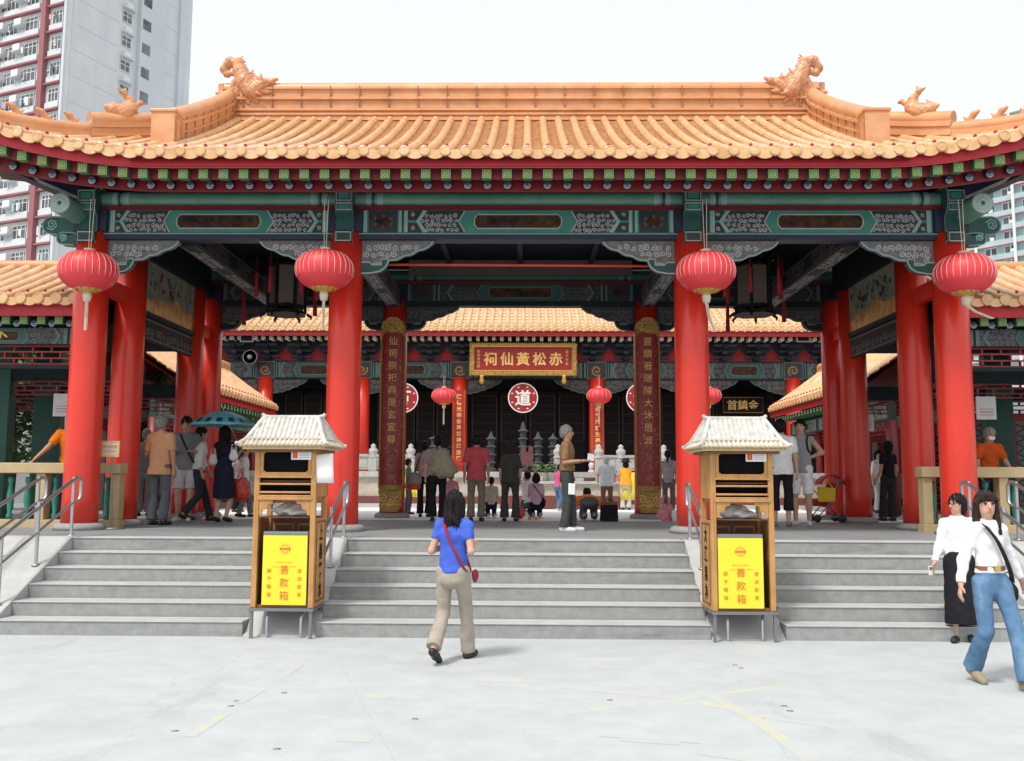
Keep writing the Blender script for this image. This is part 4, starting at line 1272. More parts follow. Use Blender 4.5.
# tie beams and ceiling
mb = MB()
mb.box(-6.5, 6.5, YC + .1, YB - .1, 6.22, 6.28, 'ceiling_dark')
for i in range(9):
    x = -5.8 + i * 1.45; mb.box(x - .05, x + .05, YC + .3, YB - .3, 6.12, 6.218, 'beam_dark')
mb.build('ceiling', gate)
for x in (-5.06, -2.59, 2.59, 5.06):
    mb = MB(); mb.box(x - .14, x + .14, YC + .12, YB - .12, 5.24, 5.56, 'beam_dark')
    for sgn in (-1, 1):
        fn = sideways(x + sgn * .14, (YC + YB) / 2, 5.40, sgn)
        mb.line([(-2.5, -.13), (2.5, -.13), (2.5, .13), (-2.5, .13)], .02, fn, .003, 'carved_grey', True)
        scrolls(mb, fn, lambda a, b: abs((a % 1.6) - .8) > .25, -2.4, 2.4, -.12, .12, .06, .004, 'carved_grey')
    fb = lambda a, b, d: (x + b, (YC + YB) / 2 + a, 5.24 - d)
    mb.line([(-2.5, -.11), (2.5, -.11), (2.5, .11), (-2.5, .11)], .022, fb, .003, 'carved_grey', True)
    scrolls(mb, fb, lambda a, b: abs((a % 1.6) - .8) > .25, -2.4, 2.4, -.10, .10, .05, .004, 'scroll_grey')
    mb.build('tie_beam', gate)
mb = MB()
for x0, x1, m in ((-2.3, 2.3, 'buff_panel'), (-6.2, -2.75, 'beam_dark'), (2.75, 6.2, 'beam_dark')):
    mb = MB(); mb.box(x0, x1, YB - .26, YB - .20, 5.90, 6.215, m); mb.build('upper_panel', gate)
# short ties between paired side columns, and side walls above the pictures
for sx in (-1, 1):
    for ya, yb in ((13.9, 15.3), (18.15, 19.25)):
        mb = MB(); mb.box(sx * 6.45 - .08, sx * 6.45 + .08, ya + .2, yb - .2, 4.55, 4.80, 'red_lacquer'); mb.build('red_tie', gate)
    mb = MB()
    mb.box(sx * 6.45 - .10, sx * 6.45 + .10, 14.1, 19.05, 5.46, 5.62, 'beam_dark')
    mb.box(sx * 6.45 - .05, sx * 6.45 + .05, 14.1, 19.05, 5.63, 6.215, 'beam_dark')
    mb.build('side_panel', gate)
mat('maroon', (.17, .05, .045), .7, .2, 6.0)
# ---------------------------------------------------------------- generic straight tiled roof
def line_roof(parent, p0, p1, inward, rise_h, run, r=.075, sp=.29, nt=8, ncourse=8, curve=.12):
    """eave from p0 to p1, rising inward (unit vector) by rise_h over run"""
    p0, p1, iv = V(p0), V(p1), V(inward)
    L = (p1 - p0).length; d = (p1 - p0) / L
    def S(u, t): return p0 + d * u + iv * (run * t) + V((0, 0, rise_h * ((1 - curve) * t + curve * t * t)))
    n = max(2, int(L / sp)); us_ = [(L - n * sp) / 2 + sp * (i + .5) for i in range(n)]
    tiles_parts(parent, us_, S, lambda u: 1.0, r=r, nt=nt, ncourse=ncourse, ns=6)

# ---------------------------------------------------------------- the main hall at the back of the courtyard
YT = 36.0
temple = thing('temple_hall', (0, YT, 1.95), 'dark main hall with orange tiled eaves across the courtyard', 'temple')
TX = 0.2
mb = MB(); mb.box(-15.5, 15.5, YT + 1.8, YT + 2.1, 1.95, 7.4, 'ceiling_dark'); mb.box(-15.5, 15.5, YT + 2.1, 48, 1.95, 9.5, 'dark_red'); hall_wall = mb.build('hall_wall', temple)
cols = []
for x in (-14.2, -10.15, -6.4, -2.63, 2.63, 6.4, 10.15, 14.2):
    mb = MB(); mb.lathe([(.30, 0), (.29, 2), (.28, 3.7)], (TX + x, YT, 1.95), 'red_lacquer', 18); mb.build('column', temple)
mb = MB(SHADED)
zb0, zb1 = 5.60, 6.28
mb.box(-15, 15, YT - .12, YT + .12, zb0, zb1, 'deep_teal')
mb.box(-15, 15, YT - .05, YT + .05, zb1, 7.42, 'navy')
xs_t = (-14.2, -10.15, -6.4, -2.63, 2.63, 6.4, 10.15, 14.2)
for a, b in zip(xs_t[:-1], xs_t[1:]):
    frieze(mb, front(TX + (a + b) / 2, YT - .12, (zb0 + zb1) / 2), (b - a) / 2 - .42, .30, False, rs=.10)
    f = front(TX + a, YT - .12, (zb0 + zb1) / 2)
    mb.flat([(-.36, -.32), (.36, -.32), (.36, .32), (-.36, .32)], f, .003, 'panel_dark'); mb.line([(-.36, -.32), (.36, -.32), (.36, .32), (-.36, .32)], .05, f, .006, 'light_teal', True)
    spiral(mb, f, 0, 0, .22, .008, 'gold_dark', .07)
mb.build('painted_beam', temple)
# bracket sets and red painted triangles under the eaves
mb = MB(dict(dark_red='tassel_red', carved_grey='carved_shaded', deep_teal='beam_dark'))
for i in range(24):
    x = TX - 14.4 + i * 1.25
    f = front(x, YT - .05, 6.32)
    mb.flat([(-.52, 0), (.52, 0), (.30, .22), (.12, .34), (0, .52), (-.12, .34), (-.30, .22)], f, .004, 'dark_red')
    mb.line([(-.52, 0), (-.30, .22), (-.12, .34), (0, .52), (.12, .34), (.30, .22), (.52, 0)], .035, f, .006, 'carved_grey')
    for k in range(4):
        y0 = YT - .10 - .22 * k; w = .10 + .0 * k
        mb.box(x + .625 - w, x + .625 + w, y0 - .2, y0, 6.34 + k * .2, 6.46 + k * .2, ('deep_teal', 'navy')[k % 2])
        mb.box(x + .625 - .42 + .0 * k, x + .625 + .42, y0 - .08, y0 - .0, 6.40 + k * .2, 6.50 + k * .2, ('navy', 'deep_teal')[k % 2])
        mb.line([(-.42, 0), (.42, 0)], .022, front(x + .625, y0 - .08, 6.45 + k * .2), .004, 'carved_grey')
mb.build('eave_brackets', temple)
for i in range(8):
    for d in (-1, 1):
        x = TX + xs_t[i]
        if abs(x + d) > 14.6: continue
        fn = (lambda a, b, e, x=x, d=d: (x + d * (.28 + a), YT - e, 5.595 + b))
        queti('carved_bracket', temple, fn, 1.35, .55, .12, r=.09, sub=dict(scroll_grey='carved_grey', carved_grey='carved_shaded', light_teal='light_teal_shaded'))
YE2 = 34.7; ZE2 = 7.36
mb = MB()
mb.box(-17, 17, YE2 + .08, YE2 + .14, 7.10, 7.36, 'fascia_red')
mb.box(-17, 17, YE2 + .12, YT, 7.34, 7.40, 'navy')
mb.add([(-17, YE2 + .1, 7.12), (17, YE2 + .1, 7.12), (17, 41, 10.3), (-17, 41, 10.3), (17, 47.4, 7.12), (-17, 47.4, 7.12)], [(0, 1, 2, 3), (3, 2, 4, 5)], 'dark_red')
troof = mb.build('roof', temple)
line_roof(troof, (-17, YE2, ZE2), (17, YE2, ZE2), (0, 1, 0), 3.3, 6.3, r=.085, sp=.30, nt=10, ncourse=16)
mb = MB(); sweep(mb, [(-16.5, 41, 10.65), (0, 41, 10.65), (16.5, 41, 10.65)], .4, .7, 'ridge_tile', True, ((.0, .15, .08), (.4, .1, .06))); mb.build('main_ridge', troof)
def t_raft():
    mb = MB(); mb.box(-.055, .055, 0, .5, -.06, .06, 'cream'); mb.box(-.03, .03, -.005, 0, -.035, .035, 'rafter_green'); return mb
b0 = base_of(temple); o0 = None
for i in range(76):
    x = -11.3 + i * .30
    if o0 is None: o0 = t_raft().build('eave_rafter'); o0.parent = temple; o = o0
    else: o = o0.copy(); C.objects.link(o)
    o.location = V((x, YE2 + .18, 7.03)) - b0
# dark lattice doors inside
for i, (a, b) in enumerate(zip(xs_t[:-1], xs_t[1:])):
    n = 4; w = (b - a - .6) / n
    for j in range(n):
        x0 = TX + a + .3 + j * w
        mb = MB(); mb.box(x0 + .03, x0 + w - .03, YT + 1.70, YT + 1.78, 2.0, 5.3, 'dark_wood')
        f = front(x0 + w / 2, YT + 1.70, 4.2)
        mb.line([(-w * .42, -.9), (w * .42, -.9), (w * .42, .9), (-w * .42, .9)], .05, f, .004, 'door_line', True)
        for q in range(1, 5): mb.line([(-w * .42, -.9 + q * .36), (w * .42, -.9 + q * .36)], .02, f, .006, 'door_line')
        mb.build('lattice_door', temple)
# tall couplet strips on the hall columns
for x, lab in ((-2.63, 'narrow red couplet strip on the hall column left of the middle'), (2.63, 'narrow red couplet strip on the hall column right of the middle')):
    t = thing('couplet_strip', (TX + x, YT - .34, 2.2), lab, 'sign', 'couplet strips on the hall columns')
    mb = MB(); mb.box(TX + x - .22, TX + x + .22, YT - .37, YT - .315, 2.3, 5.15, 'fascia_red')
    f = front(TX + x, YT - .37, 3.72); mb.line([(-.21, -1.42), (.21, -1.42), (.21, 1.42), (-.21, 1.42)], .035, f, .004, 'gold_dark', True)
    mb.build('board', t)
    text('道德光華垂萬世神恩浩蕩' if x < 0 else '仙風化育澤群生福壽綿長', .19, front(TX + x, YT - .37, 3.72), 'gold_letter', t, vertical=.235, depth=.005, bold=.006)

# plaque and roundels
pq = at(523, 359, 35.3)
t = thing('name_plaque', (pq.x, 35.3, pq.z - .6), 'red plaque with five gold characters in a carved gold frame', 'plaque')
mb = MB(); mb.box(pq.x - 1.9, pq.x + 1.9, 35.26, 35.34, pq.z - .47, pq.z + .47, 'plaque_red'); mb.build('board', t)
mb = MB()
for x0, x1, z0, z1 in ((-2.02, 2.02, .44, .60), (-2.02, 2.02, -.64, -.44), (-2.02, -1.84, -.44, .44), (1.84, 2.02, -.44, .44)):
    mb.box(pq.x + x0, pq.x + x1, 35.18, 35.30, pq.z + z0, pq.z + z1, 'gold_dark')
f = front(pq.x, 35.18, pq.z)
scrolls(mb, f, lambda x, y: True, -2.0, 2.0, -.63, -.45, .08, .004, 'gold'); scrolls(mb, f, lambda x, y: True, -2.0, 2.0, .46, .59, .06, .004, 'gold')
scrolls(mb, f, lambda x, y: True, -2.02, -1.86, -.44, .44, .07, .004, 'gold'); scrolls(mb, f, lambda x, y: True, 1.86, 2.02, -.44, .44, .07, .004, 'gold')
mb.line([(-1.86, -.46), (1.86, -.46), (1.86, .46), (-1.86, .46)], .04, f, .008, 'gold', True)
mb.build('gold_frame', t)
f = front(pq.x, 35.26, pq.z)
for i, ch in enumerate('祠仙黃松赤'):
    text(ch, .52, front(pq.x - 1.24 + i * .62, 35.26, pq.z), 'gold_letter', t, depth=.006, bold=.012)
text('香港嗇色園', .12, front(pq.x - 1.68, 35.26, pq.z), 'gold_letter', t, depth=.006, vertical=.14)
text('歲次辛亥', .12, front(pq.x + 1.66, 35.26, pq.z + .05), 'gold_letter', t, depth=.006, vertical=.15)
mb = MB()
for sx in (-1, 1): mb.lathe([(.05, -.30), (.10, -.2), (.06, -.05), (.09, .02)], (pq.x + sx * 1.55, 35.2, pq.z - .66), 'gold', 10)
mb.build('hanger', t)
for px, ch, lab in ((523, '道', 'round red disc sign with a white character under the plaque'), (403.5, '師', 'round red disc sign half hidden by the left couplet board'), (641, '經', 'round red disc sign almost hidden behind the right couplet board')):
    c = at(px, 398, 35.5)
    t = thing('disc_sign', (c.x, 35.5, c.z), lab, 'sign', 'round disc signs along the hall')
    mb = MB(); mb.lathe([(.57, 0), (.57, .07), (.001, .07)], (c.x, 35.5, c.z), 'plaque_red', 40, V((0, -1, 0)), False); mb.build('disc', t)
    mb = MB(); f = front(c.x, 35.43, c.z)
    mb.line([(.55 * math.cos(q), .55 * math.sin(q)) for q in [2 * PI * i / 40 for i in range(40)]], .04, f, .005, 'white_paint', True)
    for i in range(8):
        q = i * PI / 4 + .4; x, y = .44 * math.cos(q), .44 * math.sin(q); w = .05
        mb.flat([(x - w, y), (x, y - w * .6), (x + w, y), (x, y + w * .6)], f, .005, 'white_paint')
    mb.build('trim', t)
    text(ch, .62, f, 'white_paint', t, depth=.007, bold=.014)
# board inside the right bay
c = at(743, 405, 37.2)
t = thing('inner_plaque', (c.x, 37.2, c.z), 'small dark plaque inside the hall above the right kiosk', 'plaque')
mb = MB(); mb.box(c.x - .8, c.x + .8, 37.2, 37.28, c.z - .32, c.z + .32, 'dark_wood'); mb.line([(-.78, -.3), (.78, -.3), (.78, .3), (-.78, .3)], .03, front(c.x, 37.2, c.z), .004, 'gold_dark', True); mb.build('board', t)
text('首鎮金', .42, front(c.x, 37.2, c.z), 'gold_letter', t, bold=.006)

# ---------------------------------------------------------------- terrace with white balustrade
mb = MB()
mb.box(-13, 13, 26.3, 60, PZ, 1.95, 'beige_stone')
mb.box(-13, 13, 26.2, 26.6, 1.80, 1.952, 'white_stone')
mb.box(-13, 13, 26.24, 26.29, PZ + .12, PZ + .32, 'maroon')
mb.box(-13, 13, 26.22, 26.28, PZ, PZ + .12, 'white_stone')
tag(mb.build('terrace_wall'), 'long beige terrace wall with a red base below the hall', 'wall')
def post(x, y, z, h, lab):
    t = thing('balustrade_post', (x, y, z), lab, 'post', 'white stone posts along the terrace')
    mb = MB(); mb.box(x - .11, x + .11, y - .11, y + .11, z, z + h, 'white_stone'); mb.build('shaft', t, bevel=.015)
    mb = MB(); mb.lathe([(.12, 0), (.14, .05), (.09, .09), (.13, .17), (.13, .24), (.06, .31), (.08, .36), (.001, .42)], (x, y, z + h), 'white_stone', 14); mb.build('finial', t)
for px, lab in ((350, 'white stone post just right of the tall red column at left'), (373, 'white stone post left of the left couplet board'), (410.5, 'white stone post right of the left couplet board'), (558, 'white stone post behind the man in brown'), (599, 'white stone post beside the white haired man'),
                (621, 'white stone post left of the right couplet board'), (664, 'white stone post by the woman carrying the pink bag'), (715, 'white stone post behind the right kiosk')):
    p = at(px, 465, 26.4)
    post(p.x, 26.42, 1.955, .36, lab)
def panel(px0, px1, lab):
    a, b = at(px0, 465, 26.4).x, at(px1, 465, 26.4).x
    mb = MB(); mb.box(a, b, 26.36, 26.46, 2.0, 2.36, 'white_stone'); mb.box(a, b, 26.34, 26.48, 2.361, 2.43, 'white_stone')
    f = front((a + b) / 2, 26.36, 2.18); w = (b - a) / 2 - .08
    mb.line([(-w, -.13), (w, -.13), (w, .13), (-w, .13)], .025, f, .004, 'plinth_stone', True)
    tag(mb.build('stone_balustrade'), lab, 'balustrade', 'white stone panels along the terrace')
panel(353, 370, 'white stone panel between the tall red column and the left couplet board')
panel(376, 408, 'white stone panel behind the left couplet board')
panel(602, 618, 'white stone panel between the white haired man and the right couplet board')
panel(624, 661, 'white stone panel behind the right couplet board')
# stone pagoda lamps and offerings behind the worshippers
for px, h, lab in ((434, 1.0, 'grey stone pagoda lamp left of the pink shirted man'), (491, 1.15, 'grey stone pagoda lamp right of the pink shirted man'), (523, 1.45, 'tallest grey stone pagoda lamp right of the woman in dark grey'), (538, 1.15, 'grey stone pagoda lamp just left of the man in brown'), (553, 1.1, 'grey stone pagoda lamp hidden mostly behind the man in brown')):
    p = at(px, 460, 28.4)
    mb = MB(); prof = [(.16, 0), (.18, .1)]; q = .1
    while q < h - .15:
        prof += [(.10, q + .04), (.10, q + .16), (.17, q + .19), (.09, q + .24)]; q += .24
    prof += [(.05, h), (.001, h + .1)]
    mb.lathe(prof, (p.x, 28.4, 1.952), 'pagoda_stone', 10, smooth=False)
    tag(mb.build('stone_pagoda'), lab, 'stone lamp', 'stone pagoda lamps on the terrace')
def plant(x, y, z, h, lab):
    t = thing('potted_plant', (x, y, z), lab, 'plant', 'potted plants along the terrace')
    mb = MB(); mb.lathe([(.12, 0), (.17, .22), (.19, .23), (.15, .20)], (x, y, z), 'white_stone', 14); mb.build('pot', t)
    mb = MB()
    for i in range(90):
        a = random.uniform(0, 6.28); r = random.uniform(0, .2); c0 = V((x + r * math.cos(a), y + r * math.sin(a), z + .2 + random.uniform(0, h)))
        d = V((random.gauss(0, 1), random.gauss(0, 1), random.gauss(0, .6))).normalized() * .07; e = d.orthogonal().normalized() * .03
        mb.add([c0 - d, c0 + e, c0 + d, c0 - e], [(0, 1, 2, 3)], 'leaf')
    mb.build('foliage', t)
for px, lab in ((532, 'low potted plant right of the kneeling woman in pink'), (543, 'low potted plant against the terrace behind the man in brown'), (552, 'low potted plant hidden beside the man in brown')):
    p = at(px, 470, 25.7); plant(p.x, 25.7, 1.70, .25, lab)
mb = MB(); a, b = at(500, 480, 25.7).x, at(622, 480, 25.7).x
mb.box(a, b, 25.45, 25.95, 1.62, 1.70, 'white_stone'); mb.box(a + .1, b - .1, 25.55, 25.85, PZ + .35, 1.615, 'beige_stone'); mb.box(a, b, 25.5, 25.9, PZ + .001, PZ + .345, 'maroon')
for q in range(6): mb.box(a + .4 + q * .55, a + .62 + q * .55, 25.55, 25.75, 1.702, 1.78 + .05 * (q % 3), ('white_stone', 'beige_stone', 'plastic_pink')[q % 3])
tag(mb.build('offering_table', bevel=.01), 'long stone offering table in front of the worshippers', 'table')

# ---------------------------------------------------------------- courtyard side galleries
def gallery(sx, lab):
    xe = sx * 7.85
    t = thing('side_gallery', (sx * 9.3, 24, PZ), lab, 'gallery', 'low galleries down both sides of the courtyard')
    mb = MB()
    mb.box(*sorted((xe + sx * .05, xe + sx * .10)), 21.8, 30, 3.74, 3.93, 'fascia_red')
    mb.add([(xe, 21.8, 3.85), (xe, 30, 3.85), (xe + sx * 1.7, 30, 4.95), (xe + sx * 1.7, 21.8, 4.95), (xe + sx * 3.4, 30, 3.85), (xe + sx * 3.4, 21.8, 3.85)], [(0, 1, 2, 3), (3, 2, 4, 5)], 'dark_red')
    rf = mb.build('roof', t)
    line_roof(rf, (xe, 21.8, 4.0), (xe, 30, 4.0), (sx, 0, 0), 1.2, 1.7, r=.075, sp=.285, nt=8, ncourse=7)
    mb = MB(); sweep(mb, [(xe + sx * 1.7, 21.8, 5.15), (xe + sx * 1.7, 30, 5.15)], .25, .18, 'ridge_tile', True, ((.0, .06, .05),)); mb.build('ridge', rf)
    o0 = None; b0 = base_of(t)
    for i in range(28):
        if o0 is None:
            mb = MB(); mb.box(-.0, .5, -.055, .055, -.055, .055, 'rafter_green'); mb.flat([(-.05, -.05), (.05, -.05), (.05, .05), (-.05, .05)], sideways(0, 0, 0, -1), .004, 'cream'); mb.flat([(-.03, -.03), (.03, -.03), (.03, .03), (-.03, .03)], sideways(0, 0, 0, -1), .007, 'rafter_green')
            o0 = mb.build('eave_rafter'); o0.parent = t; o = o0
        else: o = o0.copy(); C.objects.link(o)
        o.rotation_euler = (0, 0, 0 if sx > 0 else PI)
        o.location = V((xe + sx * .12, 21.95 + i * .285, 3.66)) - b0
    xb = sx * 8.6
    mb = MB(); mb.box(xb - .08, xb + .08, 21.8, 30, 3.15, 3.55, 'deep_teal')
    for k in range(3): frieze(mb, sideways(xb - sx * .08, 23.1 + k * 2.7, 3.35, -sx), 1.2, .17, False, rs=.06)
    mb.build('painted_beam', t)
    for k in range(4):
        mb = MB(); mb.lathe([(.14, 0), (.135, 2.2)], (xb, 21.9 + k * 2.66, PZ), 'dark_red', 14); mb.build('column', t)
    for k in range(3):
        mb = MB(); fretwork(mb, sideways(xb, 23.23 + k * 2.66, 2.98, -sx), 1.2, .15, .03); mb.build('fretwork', t)
    xw = sx * 10.6
    mb = MB(); mb.box(xw - .06, xw + .06, 21.8, 30, PZ, 3.6, 'grey_wall'); mb.box(*sorted((xw - sx * .07, xw - sx * .12)), 21.8, 30, 2.9, 3.2, 'dark_red'); mb.box(*sorted((xb, xw)), 21.8, 30, 3.56, 3.60, 'beam_dark'); mb.build('rear_wall', t)
    for k in range(5):
        mb = MB(); f = sideways(xw - sx * .065, 22.7 + k * 1.6, 1.95, -sx)
        mb.flat([(-.5, -.95), (.5, -.95), (.5, .95), (-.5, .95)], f, .01, 'dark_wood'); mb.line([(-.5, -.95), (.5, -.95), (.5, .95), (-.5, .95)], .12, f, .02, 'door_red', True)
        for q in range(9): mb.line([(-.45, -.8 + q * .2), (.45, -.6 + q * .2)], .02, f, .015, 'door_red'); mb.line([(-.45, -.6 + q * .2), (.45, -.8 + q * .2)], .02, f, .015, 'door_red')
        mb.build('lattice_door', t)

def fretwork(mb, fn, hl, hh, th, mat='fret_red'):
    """red openwork lattice in brick pattern"""
    def bar(a0, a1, b0, b1): mb.prism([(a0, b0), (a1, b0), (a1, b1), (a0, b1)], fn, -th / 2, th / 2, mat)
    w = .022
    bar(-hl, hl, hh - w, hh); bar(-hl, hl, -hh, -hh + w)
    n = 3
    for i in range(1, n): bar(-hl, hl, -hh + 2 * hh * i / n - w / 2, -hh + 2 * hh * i / n + w / 2)
    st = .30
    for i in range(n):
        b0, b1 = -hh + 2 * hh * i / n, -hh + 2 * hh * (i + 1) / n; a = -hl + (st / 2 if i % 2 else 0)
        while a < hl:
            bar(a, a + w, b0 + w / 2, b1 - w / 2); a += st
gallery(-1, 'low tiled gallery along the left side of the courtyard')
gallery(1, 'low tiled gallery along the right side of the courtyard')

# ---------------------------------------------------------------- front corridors either side of the gate
def corridor(sx, lab):
    t = thing('side_corridor', (sx * 11.5, 15.5, PZ), lab, 'corridor', 'tiled corridors either side of the gate')
    xa, xb = sorted((sx * 6.72, sx * 18.0))
    mb = MB()
    mb.add([(xa, 14.4, 4.30), (xb, 14.4, 4.30), (xb, 16.5, 5.22), (xa, 16.5, 5.22), (xb, 18.7, 4.30), (xa, 18.7, 4.30)], [(0, 1, 2, 3), (3, 2, 4, 5)], 'dark_red')
    rf = mb.build('roof', t)
    line_roof(rf, (xa, 14.3, 4.46), (xb, 14.3, 4.46), (0, 1, 0), 1.0, 2.25, r=.078, sp=.28, nt=10, ncourse=14)
    mb = MB(); sweep(mb, [(xa, 16.58, 5.45), (xb, 16.58, 5.45)], .18, .06, 'ridge_tile', True); mb.build('ridge', rf)
    mb = MB(); mb.box(xa, xb, 14.38, 14.43, 4.22, 4.46, 'fascia_red'); mb.build('fascia_board', rf)
    mb = MB(); mb.box(xa, xb, 14.44, 18.6, 4.24, 4.28, 'ceiling_dark'); mb.build('ceiling', t)
    b0 = base_of(t); o0 = r0 = None
    for i in range(36):
        x = sx * (6.95 + i * .28)
        if o0 is None:
            o0 = sq_rafter().build('square_rafter'); o0.parent = t; o = o0
            r0 = rd_rafter().build('round_rafter'); r0.parent = t; r = r0
        else:
            o = o0.copy(); C.objects.link(o); r = r0.copy(); C.objects.link(r)
        o.location = V((x, 14.50, 4.175)) - b0; r.location = V((x + sx * .14, 14.56, 4.13)) - b0
    mb = MB(SHADED); mb.box(xa, xb, 14.72, 14.95, 3.82, 4.08, 'deep_teal')
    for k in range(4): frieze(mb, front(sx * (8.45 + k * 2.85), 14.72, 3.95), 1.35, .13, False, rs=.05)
    for k in range(4):
        f = front(sx * (8.45 + k * 2.85), 14.72, 3.95)
        for q in (-1, 1): spiral(mb, f, q * .13, 0, .09, .012, 'gold', .035, 1.6); 
        mb.line([(-.3, .02), (-.2, .06), (-.1, -.03), (0, .05), (.1, -.03), (.2, .06), (.3, -.02)], .03, f, .013, 'gold')
    mb.box(xa, xb, 14.80, 14.90, 3.44, 3.50, 'beam_dark'); mb.build('painted_beam', t)
    mb = MB(); fretwork(mb, front((xa + xb) / 2, 14.85, 3.66), (xb - xa) / 2, .155, .05); mb.build('fretwork', t)
    for yy, zc in ((16.6, 3.30), (18.4, 3.15)):
        mb = MB(); fretwork(mb, front((xa + xb) / 2, yy, zc), (xb - xa) / 2, .13, .05); mb.box(xa, xb, yy - .08, yy + .08, zc + .14, zc + .40, 'beam_dark'); mb.build('fretwork', t)
    for x in (9.3, 12.6, 15.9):
        for yy in (16.6, 18.4):
            if yy == 16.6 and x != 12.6 and False: continue
            mb = MB(); mb.box(sx * x - .26, sx * x + .26, yy - .12, yy + .12, PZ, 4.2, 'green_column'); mb.build('green_column', t, bevel=.02)
    return t
corridor(-1, 'tiled corridor joining the gate on its left, with green columns')
corridor(1, 'tiled corridor joining the gate on its right, with red doors behind')
# red doors at the back of the right-hand corridor
p0, p1 = at(968, 460, 19.2), at(1040, 460, 19.2)
t = thing('door_screen', ((p0.x + p1.x) / 2, 19.2, PZ), 'grey screen with red framed lattice doors behind the man in the mask', 'doors')
mb = MB(); mb.box(p0.x - .5, p1.x + 1, 19.25, 19.3, PZ, 3.1, 'grey_wall'); mb.build('panel', t)
for px in (975, 1000, 1027):
    c = at(px, 450, 19.2); f = front(c.x, 19.24, 2.05)
    mb = MB(); mb.line([(-.22, -.8), (.22, -.8), (.22, .8), (-.22, .8)], .08, f, .015, 'door_red', True)
    for q in range(8): mb.line([(-.2, -.75 + q * .2), (.2, -.55 + q * .2)], .018, f, .008, 'beam_dark'); mb.line([(-.2, -.55 + q * .2), (.2, -.75 + q * .2)], .018, f, .008, 'beam_dark')
    mb.build('door_leaf', t)
mb = MB(); mb.box(p0.x - .5, p1.x + 1, 19.19, 19.24, 2.95, 3.1, 'door_red'); mb.build('door_head', t)

def balustrade(xa, xb, y, lab):
    t = thing('balustrade', ((xa + xb) / 2, y, PZ), lab, 'balustrade', 'buff stone balustrades with green balusters')
    mb = MB(); mb.box(xa, xb, y - .15, y + .15, 1.77, 1.93, 'buff_stone'); mb.build('coping', t, bevel=.012)
    mb = MB(); mb.box(xa, xb, y - .12, y + .12, PZ - .02, PZ + .12, 'buff_stone'); mb.build('base', t, bevel=.01)
    n = max(1, round((xb - xa) / 1.3)); w = (xb - xa) / n
    for i in range(n + 1):
        x = xa + i * w; x = min(max(x, xa + .09), xb - .09)
        mb = MB(); mb.box(x - .07, x + .07, y - .10, y + .10, PZ + .121, 1.768, 'buff_stone'); mb.build('pier', t, bevel=.008)
    for i in range(n):
        for q in range(4):
            x = xa + i * w + w * (q + .5 + .15) / 4.6 + .02
            mb = MB(); mb.lathe([(.045, 0), (.05, .06), (.03, .10), (.055, .28), (.055, .36), (.03, .54), (.05, .58), (.045, .645)], (x, y, PZ + .122), 'baluster_green', 10); mb.build('baluster', t)
balustrade(-16, -6.08, 14.5, 'long buff stone balustrade at left where the man in orange leans')
balustrade(6.12, 16, 14.5, 'long buff stone balustrade at right under the masked man')

# ---------------------------------------------------------------- hanging pictures in the side bays
def picture(sx, lab):
    t = thing('framed_picture', (sx * 6.38, 16.8, 4.0), lab, 'picture', 'framed pictures hung between the side columns')
    fn = sideways(sx * 6.34, 16.8, 4.97, -sx); q = -sx
    mb = MB(); mb.prism([(-1.25, -.46), (1.25, -.46), (1.25, .46), (-1.25, .46)], fn, -.06, 0, 'painting_pale')
    g = lambda x: -.12 + .07 * math.sin(x * 3.1 + 1) + .05 * math.sin(x * 7.3)
    xs = [-1.18 + 2.36 * i / 40 for i in range(41)]
    mb.flat([(-1.18, -.41), (1.18, -.41)] + [(x, g(x)) for x in reversed(xs)], fn, .004, 'painted_reflection')  # lower field paints the roof mirrored in the glass
    for i in range(30):
        x = random.uniform(-1.0, 1.0); y = random.uniform(-.05, .36) * (1 - .2 * abs(x)); rr = random.uniform(.02, .07)
        if sx < 0 and x > .2 and random.random() < .6: continue
        pts = [(x + rr * random.uniform(.5, 1.2) * math.cos(a), y + rr * random.uniform(.5, 1.2) * math.sin(a)) for a in [i_ * PI / 4 for i_ in range(8)]]
        mb.flat(pts, fn, .005 + i * .0003, 'painting_rose' if sx < 0 and random.random() < .4 else 'painting_ink')
    for i in range(7):
        x = random.uniform(-.9, .9); mb.line([(x, -.1), (x + random.uniform(-.2, .2), .1), (x + random.uniform(-.3, .3), .33)], .014, fn, .018 + i * .0004, 'painting_ink')
    mb.build('painting', t)
    mb = MB()
    for a0, a1, b0, b1 in ((-1.32, 1.32, .44, .52), (-1.32, 1.32, -.52, -.44), (-1.32, -1.22, -.44, .44), (1.22, 1.32, -.44, .44)):
        mb.prism([(a0, b0), (a1, b0), (a1, b1), (a0, b1)], fn, -.08, .04, 'beam_dark')
    mb.build('frame', t)
    mb = MB(); mb.prism([(-1.32, -.53), (1.32, -.53), (1.32, -.80), (1.2, -.92), (-1.2, -.92), (-1.32, -.80)], fn, -.07, .0, 'beam_dark')
    scrolls(mb, fn, lambda x, y: True, -1.25, 1.25, -.86, -.58, .09, .004, 'carved_grey')
    mb.line([(-1.27, -.57), (1.27, -.57), (1.27, -.78), (1.17, -.88), (-1.17, -.88), (-1.27, -.78)], .025, fn, .004, 'carved_grey', True)
    mb.build('carved_apron', t)
picture(-1, 'framed landscape with red blossom hung between the left side columns')
picture(1, 'framed ink bamboo picture hung between the right side columns')
